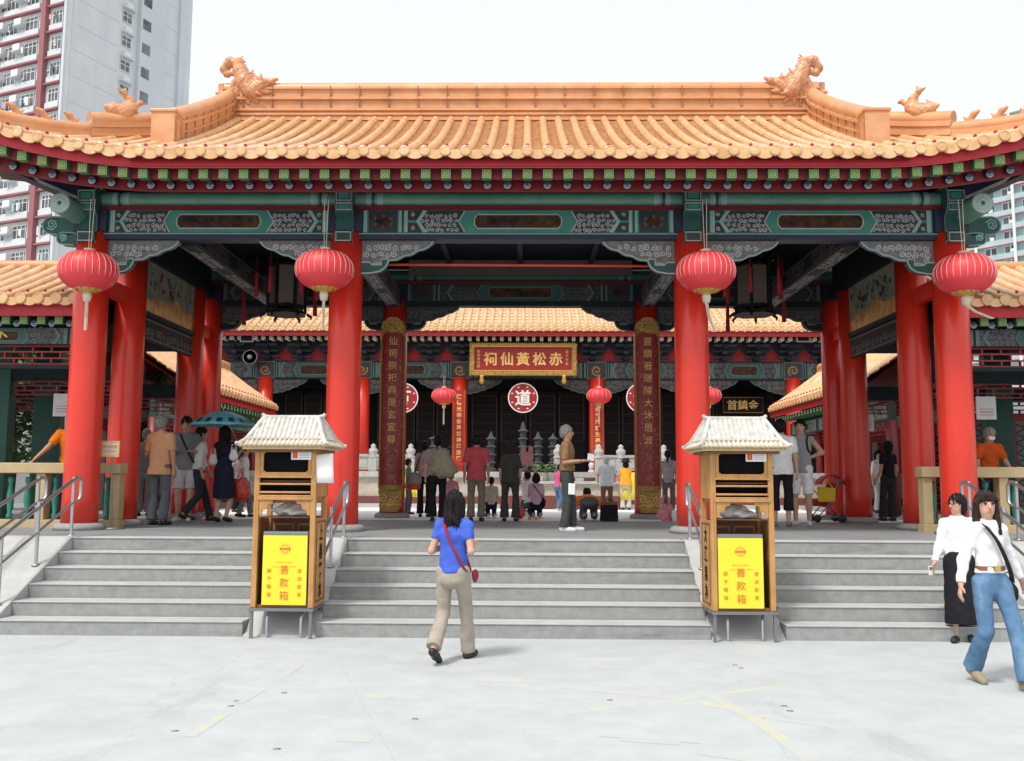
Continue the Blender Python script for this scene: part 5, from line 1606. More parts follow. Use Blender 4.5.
# ---------------------------------------------------------------- couplet boards on the rear columns
def couplet(x, chars, small, lab):
    y = YB - .30
    t = thing('couplet_board', (x, y, PZ), lab, 'sign', 'tall couplet boards on the rear columns')
    n = 10
    def fn(a, b, d=0.0):                # bowed board hugging the column
        q = a / .36 * 1.0
        return (x + .37 * math.sin(q), YB - .02 - (.30 + d) * math.cos(q) * 1.0, b)
    mb = MB(); z0, z1 = 1.56, 4.68
    rows = [[V(fn(-.235 + .47 * i / n, z)) for i in range(n + 1)] for z in (z0, z1)]
    mb.grid(rows, 'board_red'); mb.build('board', t)
    mb = MB()
    for a in (-.25, .25): mb = MB(); mb.tube([fn(a, z0 - .02, .01), fn(a, (z0 + z1) / 2, .01), fn(a, z1, .01)], .020, 'gold_dark', 8); mb.build('gold_edge', t)
    for zc, hh, nm in ((4.82, .19, 'crest'), (1.30, .23, 'base_mask')):
        mb = MB()
        if nm == 'crest':
            pts = [(-.25, -hh), (.25, -hh), (.28, -.02), (.22, .10), (.14, .14), (.08, hh), (-.08, hh), (-.14, .14), (-.22, .10), (-.28, -.02)]
        else:
            pts = [(-.26, hh), (-.26, hh * .55), (-.20, .02), (-.24, -hh * .5), (-.16, -hh), (.16, -hh), (.24, -hh * .5), (.20, .02), (.26, hh * .55), (.26, hh)]
        mb.prism([(a, zc + b) for a, b in pts], fn, .0, .035, 'gold_dark')
        f2 = lambda a, b, d: fn(a, zc + b, .035 + d)
        for q in (-.14, .14): spiral(mb, f2, q, .03, .09, .004, 'gold', .03)
        spiral(mb, f2, 0, -.05, .07, .004, 'gold', .025); mb.line([(-.22, -.11), (-.1, -.07), (0, -.12), (.1, -.07), (.22, -.11)], .03, f2, .005, 'gold')
        mb.build(nm, t)
    mb = MB(); mb.grid([[V(fn(-.255 + .51 * i / n, z, .012)) for i in range(n + 1)] for z in (1.50, 1.60)], 'gold_dark'); mb.build('base_band', t)
    mb = MB()
    for i in range(150):
        fa, fz, fr_ = random.uniform(-.215, .215), random.uniform(z0 + .1, z1 - .15), random.uniform(.005, .014)
        mb.flat([(fa - fr_, fz), (fa, fz - fr_), (fa + fr_, fz), (fa, fz + fr_)], fn, .004, 'gold')
    mb.build('gold_flecks', t)
    text(chars, .185, lambda a, b, d: fn(a, 3.52 + b, d), 'gold_letter', t, vertical=.25, depth=.008)
    text(small, .14, lambda a, b, d: fn(a - .0, 1.95 + b, d), 'gold_dark', t, vertical=.20, depth=.008)
    return t
couplet(-2.59, '仙祠崇祀典是玄宣尊', '弟子敬', 'tall red couplet board on the rear column left of the plaque')
couplet(2.59, '靈蹟著璟陳大沐恩波', '弟子敬', 'tall red couplet board on the rear column right of the plaque')

# ---------------------------------------------------------------- red silk lanterns
def lantern(loc, R0, H0, cord_z, lab, grp, tilt=0.0, nrib=28, tass=.45, mirrored=False, detail=True):
    t = thing('red_lantern', (0, 0, 0), lab, 'lantern', grp)
    mb = MB(); n = nrib * 2; rows = []; m = 14
    for i in range(m + 1):
        a = -PI / 2 + PI * i / m; r = R0 * max(.16, math.cos(a) ** .80); z = H0 * math.sin(a)
        rows.append([V((r * (1 + (.012 if j % 2 else -.012)) * math.cos(2 * PI * j / n), r * (1 + (.012 if j % 2 else -.012)) * math.sin(2 * PI * j / n), z)) for j in range(n + 1)])
    mb.grid(rows, 'lantern_red'); mb.build('silk_body', t)
    if detail:
        for j in range(nrib):
            an = 2 * PI * (j + .5) / nrib; a0, a1 = R(-22), R(58)
            pts = [(R0 * math.cos(a) ** .80 * 1.014 * math.cos(an), R0 * math.cos(a) ** .80 * 1.014 * math.sin(an), H0 * math.sin(a)) for a in [a0 + (a1 - a0) * i / 8 for i in range(9)]]
            mb2 = MB(); mb2.tube(pts, [.0025, .005, .0065, .007, .007, .0065, .006, .004, .002], 'lantern_pale', 5); mb2.build('rib_line', t)
    mb = MB(); mb.lathe([(R0 * .15, 0), (R0 * .19, .01), (R0 * .19, .045), (R0 * .1, .055)], (0, 0, H0 - .01), 'cream', 16); mb.build('top_cap', t)
    mb = MB(); mb.lathe([(R0 * .48, H0 * .155), (R0 * .40, H0 * .05), (R0 * .2, -.015), (R0 * .16, -.03), (.01, -.03)], (0, 0, -H0), 'gold', 20)
    if detail:
        for j in range(10):
            an = 2 * PI * j / 10; mb.lathe([(R0 * .13, 0), (R0 * .11, .008), (.001, .01)], (R0 * .44 * math.cos(an), R0 * .44 * math.sin(an), -H0 * .90), 'gold', 8, V((math.cos(an), math.sin(an), -1)))
    mb.build('bottom_cap', t)
    mb = MB(); h = R0 * .17
    h *= .85; mb.lathe([(h, -.03), (h * 1.1, -.08), (h * .85, -.15), (h * .5, -.16)], (0, 0, -H0), 'cream', 8)
    for j in range(9):
        x, y = random.uniform(-.3, .3) * h, random.uniform(-.3, .3) * h
        mb.tube([(x, y, -H0 - .15), (x + random.uniform(-.01, .01) + tilt * .4, y, -H0 - .15 - tass * .5), (x * 1.3 + tilt * 1.2, y, -H0 - .15 - tass)], [.008, .007, .005], 'cream', 5)
    mb.build('tassel', t)
    mb = MB()
    for dx in (-.03, .03): mb.tube([(dx * .5, 0, H0 + .03), (dx, .02, cord_z - loc[2])], .005, 'cream', 5)
    mb.build('cord', t)
    t.location = loc
    return t
for px, py, tl, lab in ((88.5, 271, .0, 'red lantern hanging at the far left column, gold tassel straight'), (324.5, 270, .0, 'red lantern hanging by the left middle column'),
                        (706, 272, .10, 'red lantern hanging in front of the right middle column'), (964.5, 274, .30, 'red lantern hanging at the far right column, white tassel blown sideways')):
    c = at(px, py, 13.15)
    lantern(c, .408, .288, 5.72, lab, 'red lanterns across the front of the gate', tilt=tl, tass=.42 if abs(tl) < .2 else .2)
for px, lab in ((444, 'small red lantern on the hall column left of the plaque'), (599, 'small red lantern on the hall column right of the plaque'), (709, 'small red lantern half hidden behind the right middle column'), (333, 'small red lantern hidden behind the left middle column'), (408.5, 'small red lantern beside the left couplet board')):
    if px in (333, 408.5): continue
    c = at(px, 396, 34.9)
    lantern(c, .46, .31, 5.62, lab, 'small red lanterns along the hall', nrib=16, tass=.6)

# ---------------------------------------------------------------- dark palace lanterns inside the gate
def palace(px, lab):
    c = at(px, 287, 17.0); z0, z1 = -.50, .50
    t = thing('palace_lantern', (0, 0, 0), lab, 'lantern', 'dark palace lanterns inside the gate')
    mb = MB(); ring = [(.34 * math.cos(i * PI / 3 + .2), .34 * math.sin(i * PI / 3 + .2)) for i in range(6)]
    for x, y in ring: mb.box(x - .022, x + .022, y - .022, y + .022, z0, z1, 'dark_wood')
    for z, r in ((z0, .40), (z1, .42), (z0 + .12, .36), (z1 - .12, .36)):
        mb.lathe([(r, -.025), (r, .025), (r * .8, .026), (r * .8, -.026)], (0, 0, z), 'dark_wood', 6, smooth=False)
    for i, (x, y) in enumerate(ring):
        mb.tube([(x * 1.15, y * 1.15, z1), (x * 1.5, y * 1.5, z1 + .10), (x * 1.6, y * 1.6, z1 + .03)], [.03, .025, .015], 'dark_wood', 6)
        mb.tube([(x * 1.1, y * 1.1, z0), (x * 1.35, y * 1.35, z0 - .06), (x * 1.3, y * 1.3, z0 - .1)], [.03, .025, .015], 'dark_wood', 6)
    mb.lathe([(.40, 0), (.30, .12), (.12, .22), (.05, .4)], (0, 0, z1 + .02), 'dark_wood', 6, smooth=False)
    mb.build('frame', t)
    mb = MB()
    for i in range(6):
        a, b = V((*ring[i], 0)) * .97, V((*ring[(i + 1) % 6], 0)) * .97
        a, b = a.lerp(b, .1), b.lerp(a, .1)
        mb.add([(a.x, a.y, z0 + .14), (b.x, b.y, z0 + .14), (b.x, b.y, z1 - .14), (a.x, a.y, z1 - .14)], [(0, 1, 2, 3)], 'buff_panel')
    mb.build('pane', t)
    for x, y in ring:
        mb = MB(); p = V((x * 1.6, y * 1.6, z1 + .02))
        mb.tube([p, p - V((0, 0, .25))], .008, 'tassel_red', 5); mb.lathe([(.03, -.25), (.035, -.30), (.03, -.36), (.045, -.72), (.001, -.73)], p, 'tassel_red', 8); mb.build('red_tassel', t)
    mb = MB(); mb.tube([(0, 0, z1 + .4), (0, 0, 6.2 - c.z)], .012, 'dark_wood', 6); mb.build('cord', t)
    t.location = c
palace(287, 'dark six sided lantern with red tassels inside the left bay of the gate')
palace(753, 'dark six sided lantern with red tassels inside the right bay of the gate')

# red ribbons hanging from the rear lintel
for px, p0, p1, lab in ((243, 292, 325, 'thin red ribbon hanging left of the left palace lantern'), (333, 288, 335, 'red ribbon tucked behind the left middle column'), (314, 270, 316, 'red ribbon hanging right of the left palace lantern'),
                        (727, 300, 332, 'red ribbon hanging left of the right palace lantern'), (783, 285, 322, 'red ribbon hanging right of the right palace lantern')):
    a, b = at(px, p0, 18.7), at(px, p1, 18.7)
    mb = MB(); mb.tube([(a.x, a.y, 6.2), a + V((.01, 0, 0)), b + V((.02, 0, 0))], [.008, .03, .045], 'tassel_red', 7)
    tag(mb.build('red_ribbon'), lab, 'ribbon', 'red ribbons hanging inside the gate')
# red curtain rail between the middle columns
a, b = at(388, 264.5, 14.4), at(650, 266, 14.4)
mb = MB(); mb.tube([a, b], .022, 'plastic_red', 8)
for p in (a, b): mb.tube([p, p + V((0, -.02, .10))], .014, 'grey_metal', 6)
tag(mb.build('red_curtain_rail'), 'thin red rail spanning the middle bay under the brackets', 'rail')
# horn loudspeaker and floodlights at the hall
c = at(250, 357, 35.2)
mb = MB(); mb.lathe([(.27, 0), (.25, .005), (.14, .10), (.07, .22), (.08, .4), (.001, .4)], (c.x, 35.2, c.z), 'plinth_stone', 18, V((0, 1, 0))); mb.lathe([(.28, -.02), (.28, .02), (.25, .02), (.25, -.02)], (c.x, 35.2, c.z), 'plinth_stone', 18, V((0, 1, 0))); mb.lathe([(.10, -.05), (.02, -.1)], (c.x, 35.2, c.z), 'plinth_stone', 12, V((0, 1, 0)))
mb.box(c.x - .03, c.x + .03, 35.5, 35.9, c.z - .3, c.z + .1, 'grey_metal')
tag(mb.build('horn_speaker'), 'cream horn loudspeaker on the hall beam at left', 'loudspeaker')
for px, lab in ((247, 'square floodlight under the hall eaves at left'), (803, 'square floodlight under the hall eaves at right')):
    c = at(px, 337, 34.9); t = thing('floodlight', c, lab, 'floodlight', 'floodlights under the hall eaves')
    mb = MB(); mb.box(c.x - .26, c.x + .26, 34.85, 35.0, c.z - .2, c.z + .2, 'grey_metal'); mb.build('housing', t, bevel=.02)
    mb = MB(); mb.box(c.x - .21, c.x + .21, 34.835, 34.849, c.z - .15, c.z + .15, 'void'); mb.build('glass', t)

# ---------------------------------------------------------------- collection kiosks
def KZ(z):
    P = [(0, 0), (.31, .32), (.98, 1.27), (1.0, 1.285), (1.215, 1.465), (1.25, 1.50), (1.51, 1.72), (1.57, 1.765), (1.89, 1.985), (1.985, 2.045), (2.32, 2.36), (3, 3.04)]
    for (a, b), (c, d) in zip(P[:-1], P[1:]):
        if z <= c: return b + (d - b) * (z - a) / (c - a)
    return z
def kz_apply(o):
    for v in o.data.vertices: v.co.z = KZ(v.co.z)
    for c in kids(o): kz_apply(c)
def kiosk(loc, lab, left, rz=0.0):
    t = thing('collection_kiosk', (0, 0, 0), lab, 'kiosk', 'wooden collection kiosks in front of the steps', rz)
    W, Dp, zb, zt = .34, .27, .31, 1.98
    mb = MB()
    for x in (-W + .03, W - .03):
        for y in (0.03, 2 * Dp - .03): mb.box(x - .028, x + .028, y - .028, y + .028, zb, zt, 'wood')
    # face boards: around the top window, shelf rails, gap brackets
    f = front(0, 0, 0)
    w = W - .06
    win = [(-.245, 1.60), (-.225, 1.575), (.225, 1.575), (.245, 1.60), (.245, 1.86), (.225, 1.885), (-.225, 1.885), (-.245, 1.86)]
    mb.box(-w, w, .004, .03, 1.89, zt, 'wood'); mb.box(-w, w, .004, .03, 1.50, 1.57, 'wood'); mb.box(-w, -.245, .004, .03, 1.571, 1.889, 'wood'); mb.box(.245, w, .004, .03, 1.571, 1.889, 'wood')
    for sx in (-1, 1):
        for sz, zc in ((1, 1.571), (-1, 1.889)):
            poly = [(sx * .245, zc), (sx * .215, zc), (sx * .245, zc + sz * .03)]
            mb.prism(poly, f, -.028, -.004, 'wood')
    mb.box(-w - .02, w + .02, -.012, .03, 1.49, 1.512, 'wood')
    for z in (1.40, 1.295): mb.box(-w, w, .0, .03, z, z + .025, 'wood')
    mb.box(-w - .02, w + .02, -.012, 2 * Dp, 1.215, 1.25, 'wood'); mb.box(-w, w, .0, .03, 1.25, 1.272, 'wood')
    for sx in (-1, 1):
        mb.prism([(sx * w, 1.214), (sx * (w - .15), 1.214), (sx * (w - .15), 1.17), (sx * (w - .10), 1.16), (sx * (w - .09), 1.10), (sx * (w - .04), 1.08), (sx * (w - .03), 1.02), (sx * w, 1.02)], f, -.025, -.005, 'wood')
    mb.box(-W, W, 2 * Dp - .03, 2 * Dp, 1.25, zt, 'wood_dark'); mb.box(-w, w, .06, 2 * Dp - .035, 1.44, 1.46, 'wood_dark'); mb.box(-w, w, .06, 2 * Dp - .035, 1.25, 1.27, 'wood_dark')
    mb.build('frame', t, bevel=.004)
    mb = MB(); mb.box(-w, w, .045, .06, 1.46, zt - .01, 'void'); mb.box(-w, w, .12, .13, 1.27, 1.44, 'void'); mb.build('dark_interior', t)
    # sides: upper and lower boards with an open window between
    for sx in (-1, 1):
        mb = MB(); x0, x1 = sorted((sx * W, sx * (W - .02)))
        mb.box(x0, x1, .06, 2 * Dp - .06, 1.25, zt, 'wood'); mb.box(x0, x1, .06, 2 * Dp - .06, zb, .98, 'wood')
        fs = sideways(sx * W, Dp, .65, sx)
        mb.line([(-.19, -.30), (.19, -.30), (.19, .30), (-.19, .30)], .025, fs, .004, 'wood_dark', True)
        mb.build('side_board', t, bevel=.003)
        text('上善若水' if sx > 0 else '大道無為', .13, fs, 'dark_wood', t, vertical=.145, depth=.006, bold=.004)
    mb = MB(); mb.box(-w, w, 2 * Dp - .04, 2 * Dp - .02, zb, .98, 'wood_dark')
    fb = front(0, 2 * Dp - .04, .78)
    for cx in (-.14, .14): mb.line([(cx - .11, -.14), (cx + .11, -.14), (cx + .11, .14), (cx - .11, .14)], .025, fb, .006, 'wood', True)
    mb.box(-w, w, .03, 2 * Dp - .041, zb, zb + .02, 'wood_dark'); mb.build('back_board', t, bevel=.003)
    # roof: hipped, white tiles, curled ridge
    E, T = (.475, -.16, .70), (.30, .17, .37)
    def rp(q, x, y, z): return V((x, y, z))
    ze, zr = 1.985, 2.32
    mb = MB()
    def slope(a0, a1, b0, b1, n):
        """tile rolls from eave edge a0-a1 up to b0-b1"""
        a0, a1, b0, b1 = map(V, (a0, a1, b0, b1))
        mb.add([a0, a1, b1, b0], [(0, 1, 2, 3)], 'kiosk_tile')
        L = (a1 - a0).length; d = (a1 - a0) / L; up = (b0 + b1) / 2 - (a0 + a1) / 2; up = up - d * up.dot(d)
        nn = d.cross(up).normalized(); nn = nn if nn.z > 0 else -nn
        for i in range(n):
            u = (i + .5) / n; p = a0 + d * (L * u)
            tl = min(1.0, min(u * L / max(.001, (b0 - a0).dot(d)), (1 - u) * L / max(.001, (a1 - b1).dot(d)))) if (b0 - a0).dot(d) > .01 else 1.0
            m_ = 9; rows = []
            for j in range(m_ + 1):
                c = p + up * (tl * j / m_) - nn * .004; sag = .06 * (1 - j / m_) ** 2 * 0
                r = .022 * (1.08 if j % 2 else .94)
                rows.append([c + d * (r * math.cos(PI * q / 5)) + nn * (r * math.sin(PI * q / 5)) for q in range(6)])
            mb.grid(rows, 'kiosk_tile')
            mb.lathe([(.024, -.012), (.024, .004), (.001, .004)], p + nn * .004, 'kiosk_edge', 8, -up.normalized())
    A = [(-E[0], E[1], ze), (E[0], E[1], ze), (E[0], E[2], ze), (-E[0], E[2], ze)]; B = [(-T[0], T[1], zr), (T[0], T[1], zr), (T[0], T[2], zr), (-T[0], T[2], zr)]
    mid = [tuple(V(a).lerp(V(b), .32) - V((0, 0, .035))) for a, b in zip(A, B)]
    for i in range(4):
        j = (i + 1) % 4; n = 19 if i % 2 == 0 else 15
        slope(A[i], A[j], mid[i], mid[j], n); slope(mid[i], mid[j], B[i], B[j], n if False else int(n * .85))
    mb.add(B, [(0, 1, 2, 3)], 'kiosk_tile')
    rf = mb.build('tiled_roof', t)
    mb = MB(); mb.box(-E[0] + .03, E[0] - .03, E[1] + .03, E[2] - .03, ze - .055, ze - .006, 'kiosk_edge'); mb.box(-.40, .40, -.06, .60, ze - .10, ze - .056, 'wood_dark'); mb.build('eave_board', rf, bevel=.006)
    mb = MB()
    mb.tube([(-.355, .27, zr + .06), (-.335, .27, zr + .03), (-.28, .27, zr + .015), (.28, .27, zr + .015), (.335, .27, zr + .03), (.355, .27, zr + .06)], [.016, .026, .030, .030, .026, .016], 'kiosk_tile', 10)
    mb.build('roof_ridge', rf)
    mb = MB()
    for i in range(4):
        a, m, b = V(A[i]), V(mid[i]), V(B[i]); o = (a - V((0, .27, ze))); o.z = 0; o.normalize()
        mb = MB(); mb.tube([a + o * .03 + V((0, 0, .04)), a + V((0, 0, .02)), m + V((0, 0, .012)), b + V((0, 0, .01))], [.018, .028, .028, .026], 'kiosk_tile', 8); mb.build('hip_ridge', rf)
    # metal stand
    mb = MB()
    for x in (-W + .02, W - .02):
        for y in (.0, 2 * Dp): mb.box(x - .016, x + .016, y - .016, y + .016, 0, zb - .001, 'grey_metal')
    mb.box(-W - .01, W + .01, -.03, 2 * Dp + .03, zb - .03, zb - .001, 'grey_metal'); mb.build('stand', t)
    mb = MB()
    for x in (-.17, .20):
        mb = MB(); mb.tube([(x, .06, 0), (x, .06, .20), (x + .02, .10, .265), (x + .02, .30, .275)], .017, 'steel', 8); mb.build('support_pipe', t)
    for ch in kids(t): kz_apply(ch)
    # yellow collection box inside: its own thing
    bx = thing('collection_box', (0, 0, 0), ('bright yellow collection box inside the left wooden kiosk' if left else 'bright yellow collection box inside the right wooden kiosk'), 'box', 'yellow collection boxes', rz)
    ox = .02 if left else -.03
    mb = MB(); mb.box(ox - .245, ox + .245, .02, .42, zb + .034, 1.125, 'grey_metal'); mb.build('metal_case', bx, bevel=.006)
    mb = MB(); mb.box(ox - .24, ox + .24, .008, .018, zb + .04, 1.085, 'box_yellow'); mb.build('yellow_panel', bx)
    fy = lambda cx, cz: front(ox + cx, .008, cz)
    text('善款箱', .105, fy(0, .585), 'print_red', bx, vertical=.137, depth=.003)
    text('願予種福', .050, fy(-.165, .585), 'print_red', bx, vertical=.083, depth=.003)
    text('普濟勸善', .050, fy(.165, .585), 'print_red', bx, vertical=.083, depth=.003)
    text('BENEVOLENT', .030, fy(0, .80), 'print_gold', bx, depth=.003); text('COLLECTION BOX', .030, fy(0, .755), 'print_gold', bx, depth=.003)
    mb = MB(); f = fy(0, .945)
    mb.flat([(.056 * math.cos(2 * PI * i / 28), .056 * math.sin(2 * PI * i / 28)) for i in range(28)], f, .002, 'print_gold')
    mb.flat([(.050 * math.cos(2 * PI * i / 28), .050 * math.sin(2 * PI * i / 28)) for i in range(28)], f, .003, 'box_yellow')
    mb.flat([(-.058, -.016), (.058, -.016), (.058, .012), (-.058, .012)], f, .004, 'print_red')
    for q in (-.036, -.012, .012, .036): mb.line([(q, -.012), (q, .008)], .008, f, .005, 'print_gold')
    mb.line([(-.036, .026), (0, .040), (.036, .026)], .006, f, .004, 'print_red'); mb.line([(-.036, -.028), (0, -.040), (.036, -.028)], .006, f, .004, 'print_red')
    mb.build('emblem', bx)
    # notices
    nt_ = thing('paper_notice', (0, 0, 0), 'white paper notice with a red stamp on the ' + ('left' if left else 'right') + ' kiosk', 'notice', 'paper notices on the kiosks', rz)
    mb = MB(); nx = .17 if left else .155; mb.box(nx - .11, nx + .11, -.006, -.001, 1.90, 2.02, 'paper'); f = front(nx, -.006, 1.96)
    mb.flat([(-.095, -.045), (-.04, -.045), (-.04, .035), (-.095, .035)], f, .002, 'print_red')
    for q in range(4): mb.line([(-.02, .03 - q * .022), (.09, .03 - q * .022)], .006, f, .002, 'print_grey')
    mb.line([(-.06, .05), (.08, .05)], .008, f, .002, 'print_red')
    mb.build('sheet', nt_)
    outs = [t, bx, nt_]
    if left:
        n2 = thing('paper_notice', (0, 0, 0), 'curled white sheet hanging off the right edge of the left kiosk', 'notice', None, rz)
        mb = MB(); rows = [[V((.335 + .19 * a + .02 * z_, -.012 - .03 * math.sin(a * 2.2) - .02 * z_, 1.95 - .30 * z_ + .02 * a * (1 - z_))) for a in [i / 6 for i in range(7)]] for z_ in (0, .33, .66, 1)]
        mb.grid(rows, 'paper'); o = mb.build('sheet', n2); md = o.modifiers.new('t', 'SOLIDIFY'); md.thickness = .002
        mb = MB(); g2 = lambda a, b, d: V((.335 + .19 * a + .02 * b, -.014 - .03 * math.sin(a * 2.2) - .02 * b, 1.95 - .30 * b + .02 * a * (1 - b)))
        for q in range(6): mb.line([(.2, .35 + q * .07), (.8, .35 + q * .07)], .012, g2, 0, 'print_grey')
        mb.line([(.35, .25), (.65, .25)], .03, g2, 0, 'print_red'); mb.build('print', n2)
        outs.append(n2)
    # plastic bag of papers in the open gap
    bg = thing('plastic_bag', (0, 0, 0), 'clear plastic bag lying in the gap of the ' + ('left' if left else 'right') + ' kiosk', 'bag', 'plastic bags inside the kiosks', rz)
    pr = [ell((-.05, .28, 1.34), (.16, .12, .06)), ell((.08, .26, 1.33), (.14, .12, .055)), ell((.0, .3, 1.39), (.11, .09, .05))]
    sdf_mesh('bag', pr, .010, 'paper_bag', bg, k=.03, noise=fold(.010, 60))
    mb = MB(); mb.box(-w, w, .06, 2 * Dp - .045, 1.272, 1.282, 'wood_dark'); mb.build('inner_shelf', t)
    outs.append(bg)
    for o in outs: o.location = loc
mat('paper_bag', (0.58, 0.60, 0.60), 0.35, 0.15, 12.0)
kl = at(281.5, 600, 10.21); kr = at(744.5, 600, 10.18)
kiosk((kl.x, kl.y, 0), 'wooden kiosk with white tiled roof on the left, papers stuck to its side', True, R(-1.5))
kiosk((kr.x, kr.y, 0), 'wooden kiosk with white tiled roof on the right, in front of the right middle column', False, R(1.5))

# ---------------------------------------------------------------- handrails
def rail(x, y0, z0, y1, z1, lab, level=.0, sx=1, bot=None, low=False):
    """stainless rail: from the top post (y0) down the slope to y1, with a return at the top"""
    t = thing('handrail', (x, y0, PZ), lab, 'handrail', 'stainless steel handrails on the stone cheeks')
    def gz(y):
        if low: return PZ + .008 if y > Y0 else .01 + (y - 10.31) * .558
        return PZ + .008 if y > Y0 else (PZ + .008 - (Y0 - y) * RI / TR if y > Y0 - 5 * TR - .03 else 0.002)
    h = z0 - PZ
    for dz, r in ((0, .024), (-.30, .018)):
        mb = MB(); pts = [(x, y0 + level, z0 + dz)] if level else []
        pts += [(x, y0, z0 + dz), (x, y1, gz(y1) + h + dz)]
        if dz == 0: pts = [(x, y0 + level, z0 - .30), (x, y0 + level + .05, z0 - .25), (x, y0 + level + .05, z0 - .05), (x, y0 + level, z0)] + pts[(1 if level else 0):]
        mb.tube(pts, r, 'steel', 10); mb.build('rail_tube', t)
    for q in (.03, .5, .93):
        y = y0 + (y1 - y0) * q
        mb = MB(); mb.tube([(x, y, gz(y)), (x, y, gz(y) + h)], .022, 'steel', 10); mb.lathe([(.05, 0), (.05, .012), (.02, .014)], (x, y, gz(y)), 'steel', 12); mb.build('rail_post', t)
rail(-5.74, 12.25, 1.70, 10.45, .7, 'near steel handrail at the far left of the steps', .1)
rail(-6.3, 12.45, 1.70, 10.45, .7, 'outer steel handrail at the far left edge of the picture', .1)
rail(-2.22, 12.30, 1.66, 10.6, .7, 'steel handrail beside the left kiosk', .1, low=True)
rail(2.24, 12.30, 1.66, 10.6, .7, 'steel handrail beside the right kiosk', .1, low=True)
rail(5.80, 12.25, 1.70, 10.45, .7, 'near steel handrail at the far right behind the two women', .1)
rail(6.5, 12.45, 1.70, 10.45, .7, 'outer steel handrail at the far right edge of the picture', .1)

# ---------------------------------------------------------------- notices, bins, small things
c = on(113, 529, PZ)
t = thing('notice_stand', (c.x, c.y, PZ), 'small gold framed notice on a thin stand by the left columns', 'notice')
top = at(111, 449, c.y)
mb = MB(); mb.tube([(c.x - .02, c.y, PZ), (top.x + .02, c.y, top.z - .1)], .014, 'grey_metal', 8); mb.lathe([(.16, 0), (.16, .02), (.02, .03)], (c.x, c.y, PZ), 'grey_metal', 16); mb.build('stand', t)
mb = MB(); mb.box(top.x - .14, top.x + .14, c.y - .03, c.y - .01, top.z - .12, top.z + .12, 'cream'); f = front(top.x, c.y - .03, top.z)
mb.line([(-.13, -.11), (.13, -.11), (.13, .11), (-.13, .11)], .03, f, .004, 'sign_gold', True)
mb.build('sign_board', t)
text('請勿吸煙', .055, front(top.x, c.y - .03, top.z + .035), 'print_red', t, depth=.004); text('NO SMOKING', .032, front(top.x, c.y - .03, top.z - .035), 'print_red', t, depth=.004)
for px, py, y, lab, w in ((63, 405, 16.4, 'white paper notice hung under the left corridor beam', .17), (986, 408, 16.4, 'white paper notice hung under the right corridor beam', .17), (972, 404, 17.0, 'faint white notice beside the far right column', .0), (866, 421, 18.6, 'white notice hung behind the right side columns', .15)):
    if not w: continue
    c = at(px, py, y)
    mb = MB(); mb.box(c.x - w, c.x + w, y - .01, y + .01, c.z - .2, c.z + .2, 'paper'); f = front(c.x, y - .01, c.z)
    for q in range(3): mb.line([(-w * .7, -.02 - q * .05), (w * .7, -.02 - q * .05)], .016, f, .003, 'print_red' if q == 1 else 'print_grey')
    mb.tube([(c.x - w * .8, y, c.z + .2), (c.x - w * .8, y, c.z + .34)], .006, 'grey_metal', 5); mb.tube([(c.x + w * .8, y, c.z + .2), (c.x + w * .8, y, c.z + .34)], .006, 'grey_metal', 5)
    tag(mb.build('hanging_notice'), lab, 'notice', 'white notices hung from the beams')
